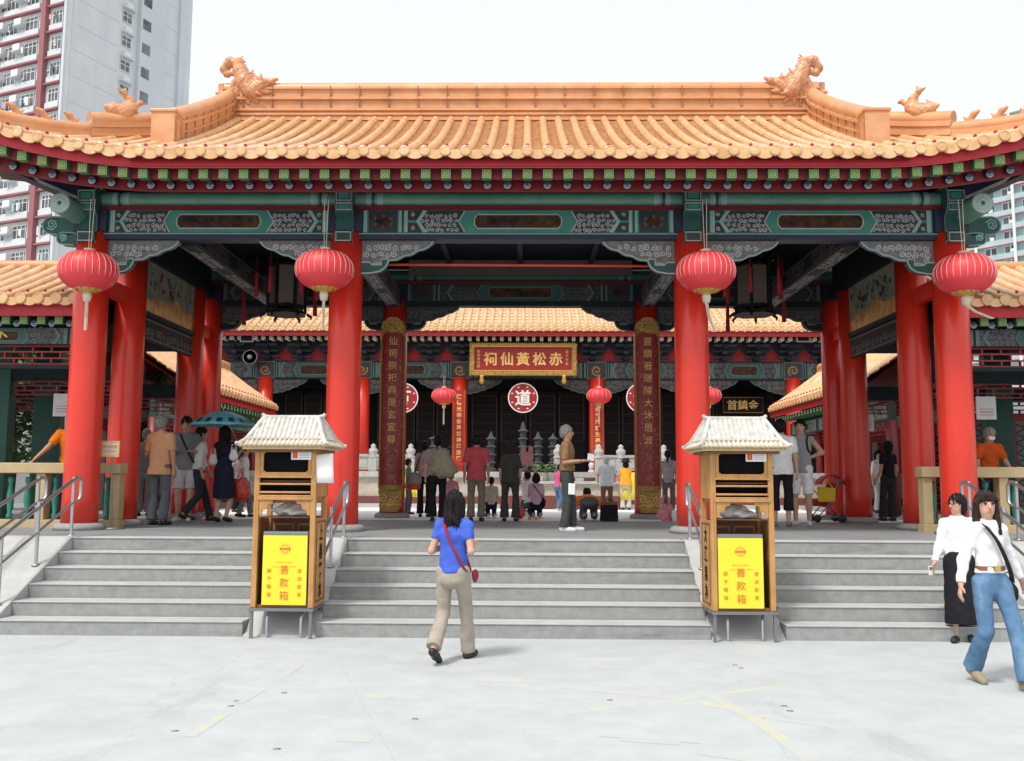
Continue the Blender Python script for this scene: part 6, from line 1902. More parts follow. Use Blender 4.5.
# ---------------------------------------------------------------- tower block at left
def tower():
    P = at(66, 60, 92.0); c0 = V((P.x, 92.0, 0))
    a = R(22.6); dr = V((math.sin(a), math.cos(a), 0)); dl = V((-math.cos(a), math.sin(a), 0))
    t = thing('apartment_tower', c0, 'tall grey and white apartment tower with red bands, behind the gate at left', 'building')
    H = 74; FH = 2.82
    fr = lambda u, z, d: c0 + dr * u - dl * (-d) * 0 + V((0, 0, z)) + (V((math.cos(a), -math.sin(a), 0)) * d)
    fl = lambda u, z, d: c0 + dl * u + V((0, 0, z)) - dr * d
    def boxr(mb, u0, u1, z0, z1, d0, d1, m, f): mb.prism([(u0, z0), (u1, z0), (u1, z1), (u0, z1)], f, d0, d1, m)
    LR_, LL = 17.6, 34
    mb = MB()
    q = [c0, c0 + dr * LR_, c0 + dr * LR_ + dl * LL, c0 + dl * LL]
    mb.add(q + [p + V((0, 0, H)) for p in q], [(3, 2, 1, 0), (4, 5, 6, 7), (0, 1, 5, 4), (1, 2, 6, 5), (2, 3, 7, 6), (3, 0, 4, 7)], 'tower_white')
    wall = mb.build('wall', t)
    mb = MB()
    boxr(mb, .5, 6.9, 0, H, .0, .06, 'tower_panel', fr)
    boxr(mb, 9.2, 13.0, 0, H, .0, .5, 'tower_grey', fr); boxr(mb, 15.4, 16.4, 0, H, 0, .35, 'tower_grey', fr)
    mb.build('wall_panel', t)
    mb = MB()
    for i in range(26):
        z = 1.0 + i * FH; boxr(mb, .5, 6.6, z, z + .06, .06, .09, 'tower_grey', fr)
        boxr(mb, 11.7, 15.2, z, z + .05, .0, .03, 'tower_grey', fr)
    mb.build('panel_joint', t)
    # small windows on the right-hand face
    for i in range(8, 22):
        z = 1.0 + i * FH
        mb = MB(); boxr(mb, 7.0, 8.3, z + .5, z + 1.7, -.02, .05, 'window_dark', fr)
        mb.line([(7.0, z + .5), (8.3, z + .5), (8.3, z + 1.7), (7.0, z + 1.7)], .12, fr, .07, 'white_paint', True); mb.line([(7.65, z + .5), (7.65, z + 1.7)], .08, fr, .08, 'white_paint')
        mb.line([(7.0, z + 1.2), (8.3, z + 1.2)], .08, fr, .08, 'white_paint'); mb.build('window', t)
        mb = MB(); boxr(mb, 6.8, 8.5, z + 1.95, z + 2.15, 0, .55, 'tower_grey', fr); boxr(mb, 7.3, 8.1, z + 2.16, z + 2.6, .05, .45, 'white_paint', fr); mb.build('air_conditioner', t)
        mb = MB(); boxr(mb, 9.5, 10.7, z + .6, z + 1.8, .48, .52, 'window_dark', fr); mb.build('stair_window', t)
    # left-hand face: red bands and pilasters, windows, laundry and air conditioners
    mb = MB()
    for i in range(6, 26):
        z = i * FH; boxr(mb, 0.4, LL, z - .06, z + .14, 0, .45, 'tower_red', fl)
    for u in (3.0, 12.9, 21.9, 30.9): boxr(mb, u - .35, u + .35, 0, H, 0, .6, 'tower_red', fl)
    boxr(mb, .0, .35, 0, H, 0, .3, 'tower_grey', fl)
    mb.build('red_banding', t)
    for i in range(6, 23):
        z = i * FH
        for u, w in ((1.45, .7), (5.2, .9), (8.2, .9), (10.4, 1.0), (14.9, 1.0)):
            if random.random() < .02: continue
            mb = MB(); boxr(mb, u - w, u + w, z + .95, z + 2.35, -.02, .06, 'window_dark', fl)
            mb.line([(u - w, z + .95), (u + w, z + .95), (u + w, z + 2.35), (u - w, z + 2.35)], .13, fl, .09, 'white_paint', True)
            for q_ in (-.33, .33): mb.line([(u + q_ * w, z + .95), (u + q_ * w, z + 2.35)], .09, fl, .10, 'white_paint')
            mb.line([(u - w, z + 1.9), (u + w, z + 1.9)], .07, fl, .11, 'white_paint')
            for q_ in range(random.randint(0, 3)):
                x = u + random.uniform(-.8, .8) * w; boxr(mb, x - .16, x + .16, z + .9 + random.uniform(0, .4), z + 1.8, .5, .56, random.choice(('white_paint', 'tower_pink', 'tower_teal', 'window_dark')), fl)
            mb.build('window', t)
        for u in (6.6, 9.3):
            mb = MB(); boxr(mb, u - .5, u + .5, z + 1.55, z + 2.2, .06, .75, 'white_paint', fl); boxr(mb, u - .6, u + .6, z + 1.4, z + 1.54, .0, .85, 'tower_grey', fl); mb.build('air_conditioner', t)
        for u0, u1, e_ in ((3.9, 9.2, .35), (.5, 2.4, .3), (13.4, 16, .3)):
            mb = MB(); boxr(mb, u0, u1, z + .14, z + .8, 0, e_, 'tower_white', fl); mb.build('sill_wall', t)
tower()

# ---------------------------------------------------------------- long corridor block at right
def slab():
    a = R(40); d = V((math.sin(a), -math.cos(a), 0)); nrm = V((-math.cos(a), -math.sin(a), 0))
    P = at(935, 130, 185.0); c0 = V((P.x, 185.0, 0))
    t = thing('apartment_slab', c0, 'long far apartment block with teal and pink corridor bands at right', 'building')
    f = lambda u, z, e: c0 + d * u + V((0, 0, z)) + nrm * e
    H = at(985, 127, 180).z; L = 110
    mb = MB()
    q = [c0, c0 + d * L, c0 + d * L - nrm * 16, c0 - nrm * 16]
    mb.add(q + [p + V((0, 0, H)) for p in q], [(3, 2, 1, 0), (4, 5, 6, 7), (0, 1, 5, 4), (1, 2, 6, 5), (2, 3, 7, 6), (3, 0, 4, 7)], 'tower_teal'); mb.build('wall', t)
    FH = 2.75; n = int(H / FH)
    for i in range(n):
        z = H - (i + 1) * FH
        mb = MB()
        mb.prism([(0, z - .15), (L, z - .15), (L, z + .12), (0, z + .12)], f, 0, .9, 'tower_pink'); mb.prism([(0, z + .13), (L, z + .13), (L, z + .85), (0, z + .85)], f, .75, .85, 'tower_teal'); mb.build('balcony_band', t)
    mb = MB()
    for i in range(int(L / 7.2) + 1): mb.prism([(i * 7.2, 0), (i * 7.2 + .45, 0), (i * 7.2 + .45, H), (i * 7.2, H)], f, .86, 1.15, 'white_paint')
    mb.build('white_fin', t)
    k = 0
    for i in range(3, 15):
        z = H - (i + 1) * FH
        for u in [3.6 + 3.6 * j for j in range(8)]:
            k += 1
            if k > 96: break
            mb = MB(); uu = u - 1.0
            mb.prism([(uu - 1.1, z + .86), (uu + 1.1, z + .86), (uu + 1.1, z + 2.4), (uu - 1.1, z + 2.4)], f, .0, .05, 'window_dark'); mb.line([(uu - 1.1, z + .9), (uu + 1.1, z + .9), (uu + 1.1, z + 2.4), (uu - 1.1, z + 2.4)], .22, f, .08, 'white_paint', True); mb.line([(uu, z + .9), (uu, z + 2.4)], .2, f, .09, 'white_paint')
            if (i + k) % 2: mb.prism([(uu + .1, z + 1.0), (uu + .8, z + 1.0), (uu + .8, z + 1.6), (uu + .1, z + 1.6)], f, .1, .5, 'white_paint')
            mb.build('window', t)
    mb = MB(); mb.prism([(0, H + .01), (L, H + .01), (L, H + .8), (0, H + .8)], f, .0, 1.2, 'white_paint'); mb.build('parapet', t)
slab()

# ---------------------------------------------------------------- trees behind the left corridor
def tree(x, y, h, r, lab, n=2600, seed=1):
    rnd = random.Random(seed)
    t = thing('tree', (x, y, PZ), lab, 'tree', 'trees behind the left corridor')
    mb = MB(); mb.tube([(x, y, PZ), (x + .1, y, PZ + h * .3), (x - .05, y + .1, PZ + h * .6), (x + .1, y, PZ + h * .85)], [.2, .15, .1, .03], 'bark', 10)
    cl = []
    for i in range(16):
        a = rnd.uniform(0, 6.28); rr = rnd.uniform(.25, 1) * r; z = PZ + h * rnd.uniform(.22, .95)
        c = V((x + rr * math.cos(a), y + rr * math.sin(a), z)); cl.append((c, rnd.uniform(.3, .6) * r * .8))
        mb.tube([(x, y, min(z - .3, PZ + h * .5)), (V((x, y, z - .3)) + c) / 2, c], [.06, .04, .015], 'bark', 6)
    mb.build('trunk', t)
    mb = MB()
    for i in range(n):
        c, s = rnd.choice(cl); v = V((rnd.gauss(0, 1), rnd.gauss(0, 1), rnd.gauss(0, .8))).normalized() * s * rnd.uniform(.3, 1.05) ** .6
        p = c + v; d = V((rnd.gauss(0, 1), rnd.gauss(0, 1), rnd.gauss(-.3, .6))).normalized() * rnd.uniform(.08, .14); e = d.cross(V((rnd.gauss(0, 1), rnd.gauss(0, 1), rnd.gauss(0, 1)))).normalized() * d.length * .42
        mb.add([p - d, p + e, p + d, p - e], [(0, 1, 2, 3)], 'leaf')
    mb.build('crown', t)
for i, (px, y, h, r, lab) in enumerate(((8, 23, 4.2, 1.3, 'leafy tree at the far left edge between green columns'), (48, 24, 4.6, 1.5, 'leafy tree behind the man in orange'), (125, 26, 4.2, 1.3, 'leafy tree behind the second pair of left columns'), (225, 31.5, 4.0, 1.2, 'leafy bush tree behind the woman with the umbrella'))):
    p = at(px, 450, y); tree(p.x, y, h, r, lab, 2600, i + 3)
# garden wall behind the corridor
mb = MB(); mb.box(-22, -11.6, 30, 30.3, PZ, 4.5, 'grey_wall'); mb.box(-22, -11.6, 29.95, 30.35, 4.5, 4.65, 'glazed_tile'); tag(mb.build('garden_wall'), 'grey garden wall behind the trees at left', 'wall')
mb = MB(); mb.box(11.6, 22, 30, 30.3, PZ, 4.5, 'grey_wall'); mb.box(11.6, 22, 29.95, 30.35, 4.5, 4.65, 'glazed_tile'); tag(mb.build('garden_wall'), 'grey garden wall far behind the right corridor', 'wall')

# ---------------------------------------------------------------- light
SUN_EL, SUN_AZ = R(58), R(-35)          # azimuth measured from behind the camera, to its left
w = bpy.data.worlds.new('World'); sc.world = w; w.use_nodes = True
nt = w.node_tree; bg = nt.nodes['Background']
sky = nt.nodes.new('ShaderNodeTexSky'); sky.sky_type = 'NISHITA'; sky.sun_disc = False
sky.sun_elevation = SUN_EL; sky.sun_rotation = R(180 + 35); sky.air_density = 1.0; sky.dust_density = 6.0; sky.ozone_density = 1.0
hs = nt.nodes.new('ShaderNodeHueSaturation'); hs.inputs['Saturation'].default_value = 0.10
nt.links.new(sky.outputs['Color'], hs.inputs['Color'])
mx = nt.nodes.new('ShaderNodeMix'); mx.data_type = 'RGBA'; mx.inputs['Factor'].default_value = .65
mx.inputs['B'].default_value = (8.6, 8.9, 9.1, 1)                   # even white cloud cover
nt.links.new(hs.outputs['Color'], mx.inputs['A']); nt.links.new(mx.outputs['Result'], bg.inputs['Color'])
bg.inputs['Strength'].default_value = SKY_S = 0.085
sd_ = bpy.data.lights.new('sun', 'SUN'); sd_.energy = 1.5; sd_.angle = R(10); sd_.color = (1, .96, .90)
so = bpy.data.objects.new('sun', sd_); C.objects.link(so)
dv = V((math.sin(SUN_AZ) * math.cos(SUN_EL), -math.cos(SUN_AZ) * math.cos(SUN_EL), math.sin(SUN_EL)))
so.rotation_euler = dv.to_track_quat('Z', 'Y').to_euler(); so.location = dv * 40
vs = sc.view_settings
vs.view_transform = 'Standard'; vs.look = 'None'; vs.gamma = 1; vs.use_curve_mapping = False; vs.exposure = 0.80
sc.cycles.max_bounces = 8; sc.cycles.use_denoising = True
# ---------------------------------------------------------------- people
HANG = (((-.20, .04, -1), (-.06, -.16, -1)), ((.20, .04, -1), (.06, -.16, -1)))
WHITE = fabric((.80, .80, .80)); BLACKC = fabric((.014, .014, .018)); NAVY = fabric((.014, .018, .042)); KHAKI = fabric((.36, .315, .265)); GREYT = fabric((.105, .115, .135)); DENIM = fabric((.10, .19, .32))
BLUE = fabric((.06, .12, .55)); PEACH = fabric((.56, .29, .155)); LGREY = fabric((.22, .235, .26)); PINK = fabric((.50, .075, .095)); DKOL = fabric((.050, .050, .042)); BROWN = fabric((.27, .155, .075)); OLIVE = fabric((.055, .066, .060))
ORANGE = fabric((.86, .22, .015)); RUST = fabric((.50, .075, .01)); CREAM = fabric((.58, .54, .45)); PALEPK = fabric((.66, .42, .56)); ROSE = fabric((.66, .10, .22)); MAUVE = fabric((.34, .26, .26)); TROU = fabric((.19, .165, .115)); TAN = fabric((.20, .10, .06)); VEST = fabric((.80, .36, .03)); LIGHTS = fabric((.56, .55, .53)); GREEN = fabric((.10, .26, .06))
YOKE = fabric((.64, .63, .61)); BLKW = fabric((.02, .02, .02))
layer([k for k, v in _fab.items()] and _fab[(.10, .19, .32)], (.20, .33, .48), 4.0, .50, .72, (1, 1, .5))
# foreground
p, h = stand(452, 662, 487, 0)
w1 = person('woman in blue top and khaki trousers walking up to the steps, seen from behind', p, h, 163, .0085, 'f', 2, .885, 0, ((-.075, -.26, 0), (.09, .26, .0)), (0, .11), None, (4, 4),
       (((-.28, .30, -1), (.25, -.95, .25)), ((.28, .25, -1), (-.35, -.95, .15))), hair='long', top=BLUE, sleeve=.55, hem=-.04, loose=.016, bottom=KHAKI, flare=.022, leglen=.985, strap=('maroon_strap_', 0, 0) and None, headpitch=6, fat=.97)
p, h = stand(996, 685, 487, 0)
w2 = person('woman in white shirt and blue jeans striding towards the camera at right', p, h, 12, .0085, 'f', -2, .885, 0, ((-.07, .20, 0), (.075, -.30, 0)), (.06, .015), None, (8, 6),
       (((-.42, .10, -1), (-.30, -.18, -1)), ((.55, .22, -1), (.50, .02, -1))), hair='longfront', hairmat='hair_brown', top=WHITE, sleeve=1.92, hem=.055, loose=.009, bottom=DENIM, flare=.030, width=.90, fat=.95, leglen=.985, shoe='bag_beige', collar=WHITE, belt='wood_dark', detail=True, headyaw=-18)
p, h = stand(963, 641, 492, 0)
w3 = person('woman in white blouse, long black skirt and glasses looking left, behind the woman in jeans', p, h, -28, .009, 'f', 0, .90, 0, ((-.065, -.07, 0), (.07, .08, .01)), (0, .03), None, (6, 8),
       (((-.25, -.05, -1), (-.25, -.50, -1)), ((.22, .05, -1), (.10, -.2, -1))), hair='bob', top=WHITE, sleeve=1.9, hem=-.14, loose=.022, bottom=BLACKC, legs='long skirt', flare=-.015, shoe='black', detail=True, headyaw=-38, collar=WHITE)
# glasses
mb = MB(); s_ = w3['s']; hc = w3['hc']
a_ = R(-38); nh = rotz(np.array([0, -1., 0]), a_); xr = rotz(np.array([1., 0, 0]), a_); uh = np.array([0, 0, 1.])
for sx in (-1, 1):
    c_ = hc + sx * .033 * xr + .010 * uh + .104 * nh
    mb.tube([V((c_ + .026 * math.cos(t) * xr + .018 * math.sin(t) * uh) * s_) for t in [2 * PI * i / 14 for i in range(15)]], .0028, 'black', 5, False)
    mb.tube([V((hc + sx * .058 * xr + .012 * uh + .10 * nh) * s_), V((hc + sx * .083 * xr + .012 * uh + .0 * nh) * s_)], .0028, 'black', 5)
mb.tube([V((hc - .008 * xr + .012 * uh + .106 * nh) * s_), V((hc + .008 * xr + .012 * uh + .106 * nh) * s_)], .0028, 'black', 5)
_l, _r = w3['root'].location.copy(), w3['root'].rotation_euler.copy(); w3['root'].location = (0, 0, 0); w3['root'].rotation_euler = (0, 0, 0)
mb.build('glasses', w3['root']); w3['root'].location = _l; w3['root'].rotation_euler = _r
# shoulder straps and bags of the foreground women, built round their torsos
def sling(P, m, sx, wd, lab, bag=None, cat='bag', r=.152, low=-.02, y0=0.0):
    """strap from one shoulder to the other hip; sx is the shoulder side in the person's own frame"""
    t = thing('shoulder_bag', (0, 0, 0), lab, cat)
    s = P['s']; Pv = P['P']; u = P['u']; nf = P['nf']
    sb = MB(); N = 15
    for sgn in (-1, 1):
        rows = []
        for j in range(N):
            q = j / (N - 1); tt = .475 - q * (.475 - low); x = sx * (.085 - q * .245)
            rr = (r + .022) - max(0, tt - .34) * .45
            dep = .70 * math.sqrt(max(.0004, rr * rr - x * x)) + .018
            c0 = Pv + tt * u + np.array([x, 0, 0]) + nf * (sgn * dep)
            pd = np.array([1, 0, .55 * sx]) / 1.14
            rows.append([V((c0 - pd * wd / 2) * s), V((c0 + pd * wd / 2) * s)])
        sb.grid(rows, m)
    o = sb.build('strap', t); md = o.modifiers.new('thick', 'SOLIDIFY'); md.thickness = .008
    if bag:
        bm, bs = bag
        c0 = Pv + low * u + np.array([-sx * (r + .03), 0, 0]) + nf * y0
        pr = [ell(c0 + np.array([0, 0, -bs * .75]), (bs * .38, bs * .95, bs * .85))]
        sdf_mesh('bag', pr, .012 / s, bm, t, k=.02, scale=s, noise=fold(.006, 30), seed=3)
    t.location = P['root'].location; t.rotation_euler = P['root'].rotation_euler
    return t
sling(w1, fabric((.30, .03, .05)), 1, .045, 'maroon shoulder strap across the back of the woman in blue', (fabric((.30, .03, .05)), .08), y0=.16)
sling(w2, fabric((.018, .016, .014)), -1, .06, 'wide black shoulder strap across the front of the woman in jeans', (fabric((.018, .016, .014)), .13), y0=-.02)
# phone in the hand of the woman in glasses
hd = w3['w'](w3['A'][0][2] + .09 * w3['A'][0][4] + np.array([-.02, -.03, 0]))
mb = MB(); mb.box(hd.x - .022, hd.x + .022, hd.y - .012, hd.y + .006, hd.z - .05, hd.z + .045, 'white_paint'); mb.box(hd.x - .017, hd.x + .017, hd.y - .014, hd.y - .0125, hd.z - .0, hd.z + .035, 'window_dark')
tag(mb.build('phone', bevel=.006), 'small white phone held by the woman in glasses', 'phone')

# on the platform, left
p, h = stand(157, 525, 414)
person('man in peach shirt and grey trousers standing with his back turned, left of the steps', p, h, 168, .012, 'm', 0, .905, 0, ((-.09, .0, 0), (.09, .02, 0)), (0, 0), None, (8, 8),
       (((-.22, .05, -1), (-.06, -.1, -1)), ((.25, .0, -1), (.05, -.75, .3))), hair='short', hairmat='hair_grey', top=PEACH, sleeve=.8, hem=-.16, loose=.030, bottom=GREYT, flare=.03, shoe='black', skin='skin_tan', fat=1.04)
p, h = stand(184, 521, 415)
m5 = person('young man in grey T-shirt and pale shorts looking down, facing the man in peach', p, h, 8, .013, 'm', 3, .905, 0, ((-.10, .0, 0), (.08, -.06, 0)), (0, 0), None, (10, 10),
       (((-.22, -.05, -1), (.30, -.85, .15)), ((.22, -.05, -1), (-.35, -.85, .1))), hair='short', top=LGREY, sleeve=.75, hem=-.10, loose=.028, bottom=LIGHTS, legs='shorts', leglen=.46, shoe='white_paint', headpitch=18, detail=True)
sling(m5, BLACKC, -1, .04, 'black strap across the chest of the young man in grey T-shirt', None, r=.165)
p, h = stand(196, 521, 425)
person('person in white shirt and dark trousers striding away behind the grey T-shirt', p, h, 120, .013, 'm', 5, .89, 0, ((-.10, .24, .02), (.10, -.26, 0)), (.05, 0), None, (6, 6),
       (((-.2, .3, -1), (0, -.3, -1)), ((.2, -.3, -1), (0, -.6, -1))), hair='short', top=WHITE, sleeve=1.6, hem=.0, loose=.028, bottom=fabric((.035, .04, .055)), flare=.015)
p, h = stand(143, 516, 428)
person('person in pale grey shirt and trousers hidden behind the man in peach', p, h, 190, .014, 'm', 4, .905, 0, hair='short', hairmat='hair_grey', top=fabric((.20, .20, .20)), sleeve=.8, hem=-.08, loose=.025, bottom=fabric((.22, .22, .225)), flare=.02)
p, h = stand(222, 522, 425)
w8 = person('woman in a dark dress and heels under the turquoise umbrella, seen from behind', p, h, 172, .012, 'f', 0, .90, 0, ((-.08, .02, 0), (.09, .06, 0)), (.03, .03), None, (6, 6),
       (((-.2, .05, -1), (-.05, -.75, .6)), ((.25, .0, -1), (.05, -.65, -.4))), hair='long', top=NAVY, sleeve=.15, hem=-.02, loose=.012, bottom=NAVY, legs='dress', flare=.01, shoe='black')
hd = w8['w'](w8['A'][0][2] + .08 * w8['A'][0][4])
# umbrella
uc = at(223, 421, p[1] - .25)
t = thing('umbrella', (0, 0, 0), 'turquoise umbrella with dark squares round its rim', 'umbrella')
mb = MB(); nn = 8; rows = []
tip = uc + V((0, 0, .17))
for i in range(7):
    q = i / 6; rows.append([tip + V(((.60 * q + .0) * (1 - .035 * abs(math.sin(4 * an))) * math.cos(an), .60 * q * (1 - .035 * abs(math.sin(4 * an))) * math.sin(an), -.25 * q ** 1.9 - .012 * q * math.sin(4 * an) ** 2)) for an in [2 * PI * j / 48 for j in range(49)]])
mb.grid(rows, 'umbrella_teal'); o = mb.build('canopy', t); md = o.modifiers.new('t', 'SOLIDIFY'); md.thickness = .004; md.offset = 0
for j in range(16):
    an = 2 * PI * (j + .5) / 16; mb2 = MB()
    def up(q, da): 
        b = an + da; return tip + V((.60 * q * (1 - .035 * abs(math.sin(4 * b))) * math.cos(b), .60 * q * (1 - .035 * abs(math.sin(4 * b))) * math.sin(b), -.25 * q ** 1.9 + .010))
    mb2.grid([[up(.74, -.10), up(.74, 0), up(.74, .10)], [up(.84, -.10), up(.84, 0), up(.84, .10)], [up(.93, -.09), up(.93, 0), up(.93, .09)]], 'umbrella_dark'); mb2.build('printed_square', t)
for j in range(8):
    an = 2 * PI * j / 8; mb2 = MB(); mb2.tube([tip + V((.60 * q * math.cos(an), .60 * q * math.sin(an), -.25 * q ** 1.9 - .008)) for q in (0, .25, .5, .75, 1.02)], .004, 'steel', 5); mb2.build('rib', t)
mb = MB(); mb.tube([tip + V((0, 0, .07)), tip, hd + (tip - hd) * .0 + V((0, 0, -.02))], [.006, .007, .008], 'steel', 6); mb.build('shaft', t)
mb = MB(); mb.tube([hd + V((0, 0, .03)), hd + V((0, 0, -.07)), hd + V((.02, 0, -.1))], .014, 'black', 7); mb.build('handle', t)
# her two white handbags and red carrier
for dx, dz, lab in ((-.16, 1.10, 'cream handbag hung at the left elbow of the woman in the dress'), (.20, 1.18, 'white handbag on the right arm of the woman in the dress')):
    t = thing('handbag', (0, 0, 0), lab, 'bag'); c0 = np.array([p[0] + dx, p[1] - .12, PZ + dz])
    sdf_mesh('bag', [ell(c0, (.065, .05, .10)), ell(c0 + np.array([0, 0, -.04]), (.08, .05, .07))], .012, CREAM if dx < 0 else WHITE, t, k=.02)
    mb = MB(); mb.tube([c0 + np.array([-.05, 0, .06]), c0 + np.array([-.03, 0, .18]), c0 + np.array([.03, 0, .18]), c0 + np.array([.05, 0, .06])], .008, CREAM if dx < 0 else WHITE, 6); mb.build('strap', t)
t = thing('carrier_bag', (0, 0, 0), 'red plastic carrier bag between the dress and the kiosk', 'bag'); c0 = np.array(at(240, 489, p[1] + .3)); c0[2] = max(c0[2], PZ + .45)
sdf_mesh('bag', [ell(c0, (.15, .10, .20)), ell(c0 + np.array([0, 0, -.08]), (.17, .11, .13))], .014, 'plastic_red', t, k=.03, noise=fold(.012, 25)); mb = MB(); mb.tube([c0 + np.array([-.06, 0, .15]), c0 + np.array([0, 0, .36]), c0 + np.array([.06, 0, .15])], .01, 'plastic_red', 6); mb.build('handle', t)
p, h = stand(243, 517, 445)
person('woman in white top and grey trousers beside the left kiosk, looking right', p, h, 95, .014, 'f', 0, .90, 0, ((-.09, .1, 0), (.09, -.16, 0)), (.02, 0), None, (8, 8), HANG, hair='pony', top=WHITE, sleeve=.7, hem=-.06, loose=.018, bottom=fabric((.22, .19, .18)), flare=.02)
p, h = stand(236, 512, 452)
person('dark haired woman half hidden beyond the woman in white top at left', p, h, 60, .016, 'f', 0, hair='bob', top=MAUVE, sleeve=.8, bottom=BLACKC, flare=.02)
# man in orange behind the left balustrade, leaning on it with his arm out
c = at(74, 440, 15.6); hh = at(66, 410, 15.6).z - PZ
m10 = person('man in orange shirt leaning one arm on the left balustrade', (c.x + .05, 15.45, PZ), hh, 15, .012, 'm', 10, .90, .05, HANG and ((-.09, 0, 0), (.09, 0, 0)), (0, 0), None, (8, 8),
       (((-.50, -.30, -.75), (-.62, -.35, -.72)), ((.2, 0, -1), (.05, -.2, -1))), hair='short', top=ORANGE, sleeve=.7, hem=-.08, loose=.026, bottom=NAVY, skin='skin_tan', headyaw=20)
# man in rust shirt with a white mask behind the right balustrade
c = at(987, 440, 15.6); hh = at(987, 427, 15.9).z - PZ
m27 = person('man in rust orange shirt with a face mask behind the right balustrade', (c.x, 15.6, PZ), hh, 5, .012, 'm', 6, .90, 0, ((-.09, 0, 0), (.09, 0, 0)), (0, 0), None, (8, 8),
       (((-.3, -.2, -1), (-.1, -.5, -.75)), ((.35, -.2, -1), (.2, -.5, -.75))), hair='short', hairmat='hair_grey', top=RUST, sleeve=.75, hem=-.08, loose=.028, bottom=NAVY, skin='skin_tan', detail=True, headpitch=8)
_l, _r = m27['root'].location.copy(), m27['root'].rotation_euler.copy(); m27['root'].location = (0, 0, 0); m27['root'].rotation_euler = (0, 0, 0)
hp_ = R(11); n_ = np.array([0, -math.cos(hp_), -math.sin(hp_)]); u_ = np.array([0, -math.sin(hp_), math.cos(hp_)]); c_ = m27['hc'] - .052 * u_ + .055 * n_
sdf_mesh('face_mask', [ell(c_, (.062, .056, .046))], .010, 'paper', m27['root'], scale=m27['s']); m27['root'].location = _l; m27['root'].rotation_euler = _r

# centre group
p, h = stand(437, 521, 434)
a1 = person('person in mauve grey top and black trousers carrying a big beige bag, seen from behind', p, h, 185, .012, 'm', 2, .905, 0, ((-.1, .02, 0), (.09, -.05, 0)), (0, 0), None, (8, 8), HANG, hair='short', hairmat='hair_black', top=MAUVE, sleeve=.9, hem=-.04, loose=.024, bottom=BLACKC, flare=.035)
t = thing('beige_backpack', (0, 0, 0), 'large beige cloth bag on the back of the person in black trousers', 'bag')
b0 = np.array([p[0] + .10, p[1] - .20, PZ + h * .66])
sdf_mesh('sack', [ell(b0, (.20, .13, .24)), ell(b0 + np.array([.05, 0, -.12]), (.24, .14, .16)), ell(b0 + np.array([0, 0, .16]), (.12, .09, .12))], .014, 'bag_beige', t, k=.05, noise=fold(.012, 20))
mb = MB()
for sx in (-1, 1): mb.tube([b0 + np.array([sx * .08, .05, .22]), b0 + np.array([sx * .12, .16, .33]), b0 + np.array([sx * .14, .30, .28])], .018, 'black', 7)
mb.build('strap', t)
p, h = stand(424, 517, 440)
a2 = person('person in pinkish top with a dark strap, half behind the beige bag', p, h, 175, .014, 'f', 0, hair='short', top=fabric((.46, .34, .32)), sleeve=.8, hem=-.04, loose=.02, bottom=BLACKC, flare=.03)
t = thing('drum_bag', (0, 0, 0), 'round grey and red bag hung beside the left couplet board', 'bag'); c0 = at(414, 480, p[1] - .1)
mb = MB(); mb.lathe([(.16, -.05), (.165, 0), (.16, .05), (.001, .05)], c0, 'plinth_stone', 20, V((0.1, -1, 0))); mb.lathe([(.12, 0), (.17, .06), (.15, .10), (.10, .11)], c0 + V((-.02, .05, -.20)), 'plastic_red', 16); mb.build('bag', t)
mb = MB(); mb.tube([c0 + V((0, 0, .14)), c0 + V((.10, .03, .45)), c0 + V((.16, .10, .62))], .014, 'black', 6); mb.build('strap', t)
p, h = stand(476, 521, 433)
person('man in pink polo shirt and khaki trousers standing with his back turned', p, h, 180, .012, 'm', 0, .905, 0, ((-.10, 0, 0), (.10, .02, 0)), (0, 0), None, (10, 10), HANG, hair='short', top=PINK, sleeve=.8, hem=-.14, loose=.034, bottom=TROU, flare=.03, skin='skin_tan', collar=PINK, fat=1.05)
p, h = stand(510, 521, 440)
person('woman in dark grey blouse and trousers with short curly hair, seen from behind', p, h, 178, .012, 'f', 0, .90, 0, ((-.12, 0, 0), (.12, .0, 0)), (0, 0), None, (12, 12), (((-.28, .05, -1), (.02, -.35, -1)), ((.28, .05, -1), (-.02, -.35, -1))), hair='bob', hairmat='hair_brown', top=DKOL, sleeve=.95, hem=-.12, loose=.034, bottom=DKOL, flare=.05, fat=1.12)
def kneeler(lab, px, py, top, face, topc, bot, hairk='bob', arms=None, lean=6, scale=None, sex='f', hairmat='hair_black', res=.014, sitting=.36, sleeve=.7, **kw):
    """kneeling upright on the heels"""
    pt = on(px, py, PZ); hgt = at(px, top, pt.y).z - PZ
    h = hgt / (sitting + .035 + .80) * 1.735
    return person(lab, (pt.x, pt.y, PZ), h, face, res, sex, lean, sitting, .10, ((-.09, .34, .04), (.09, .34, .04)), (.0, .0), ((-.10, -.22, .08), (.10, -.22, .08)), (180, 180), arms or (((-.2, -.3, -1), (.3, -.9, .2)), ((.2, -.3, -1), (-.3, -.9, .2))),
           hair=hairk, hairmat=hairmat, top=topc, sleeve=sleeve, hem=-.06, loose=.018, bottom=bot, flare=.01, leglen=.95, shoe=kw.pop('shoe', 'white_paint'), **kw)
kneeler('child in pink striped top kneeling beyond the woman in blue', 451, 515, 470, 178, fabric((.60, .25, .33)), NAVY, 'short', sitting=.40)
kneeler('child in cream knit top kneeling between the man in pink and the woman in grey', 491, 518, 476, 185, CREAM, NAVY, 'short', sitting=.42)
k1 = kneeler('woman in pale pink top kneeling beside the woman in dark grey, wearing a dark bag', 536, 518, 472, 182, PALEPK, NAVY, 'bob', shoe='plinth_stone')
sling(k1, BLACKC, 1, .04, 'dark shoulder bag of the kneeling woman in pale pink', (BLACKC, .16), y0=.02, r=.16, low=.12)
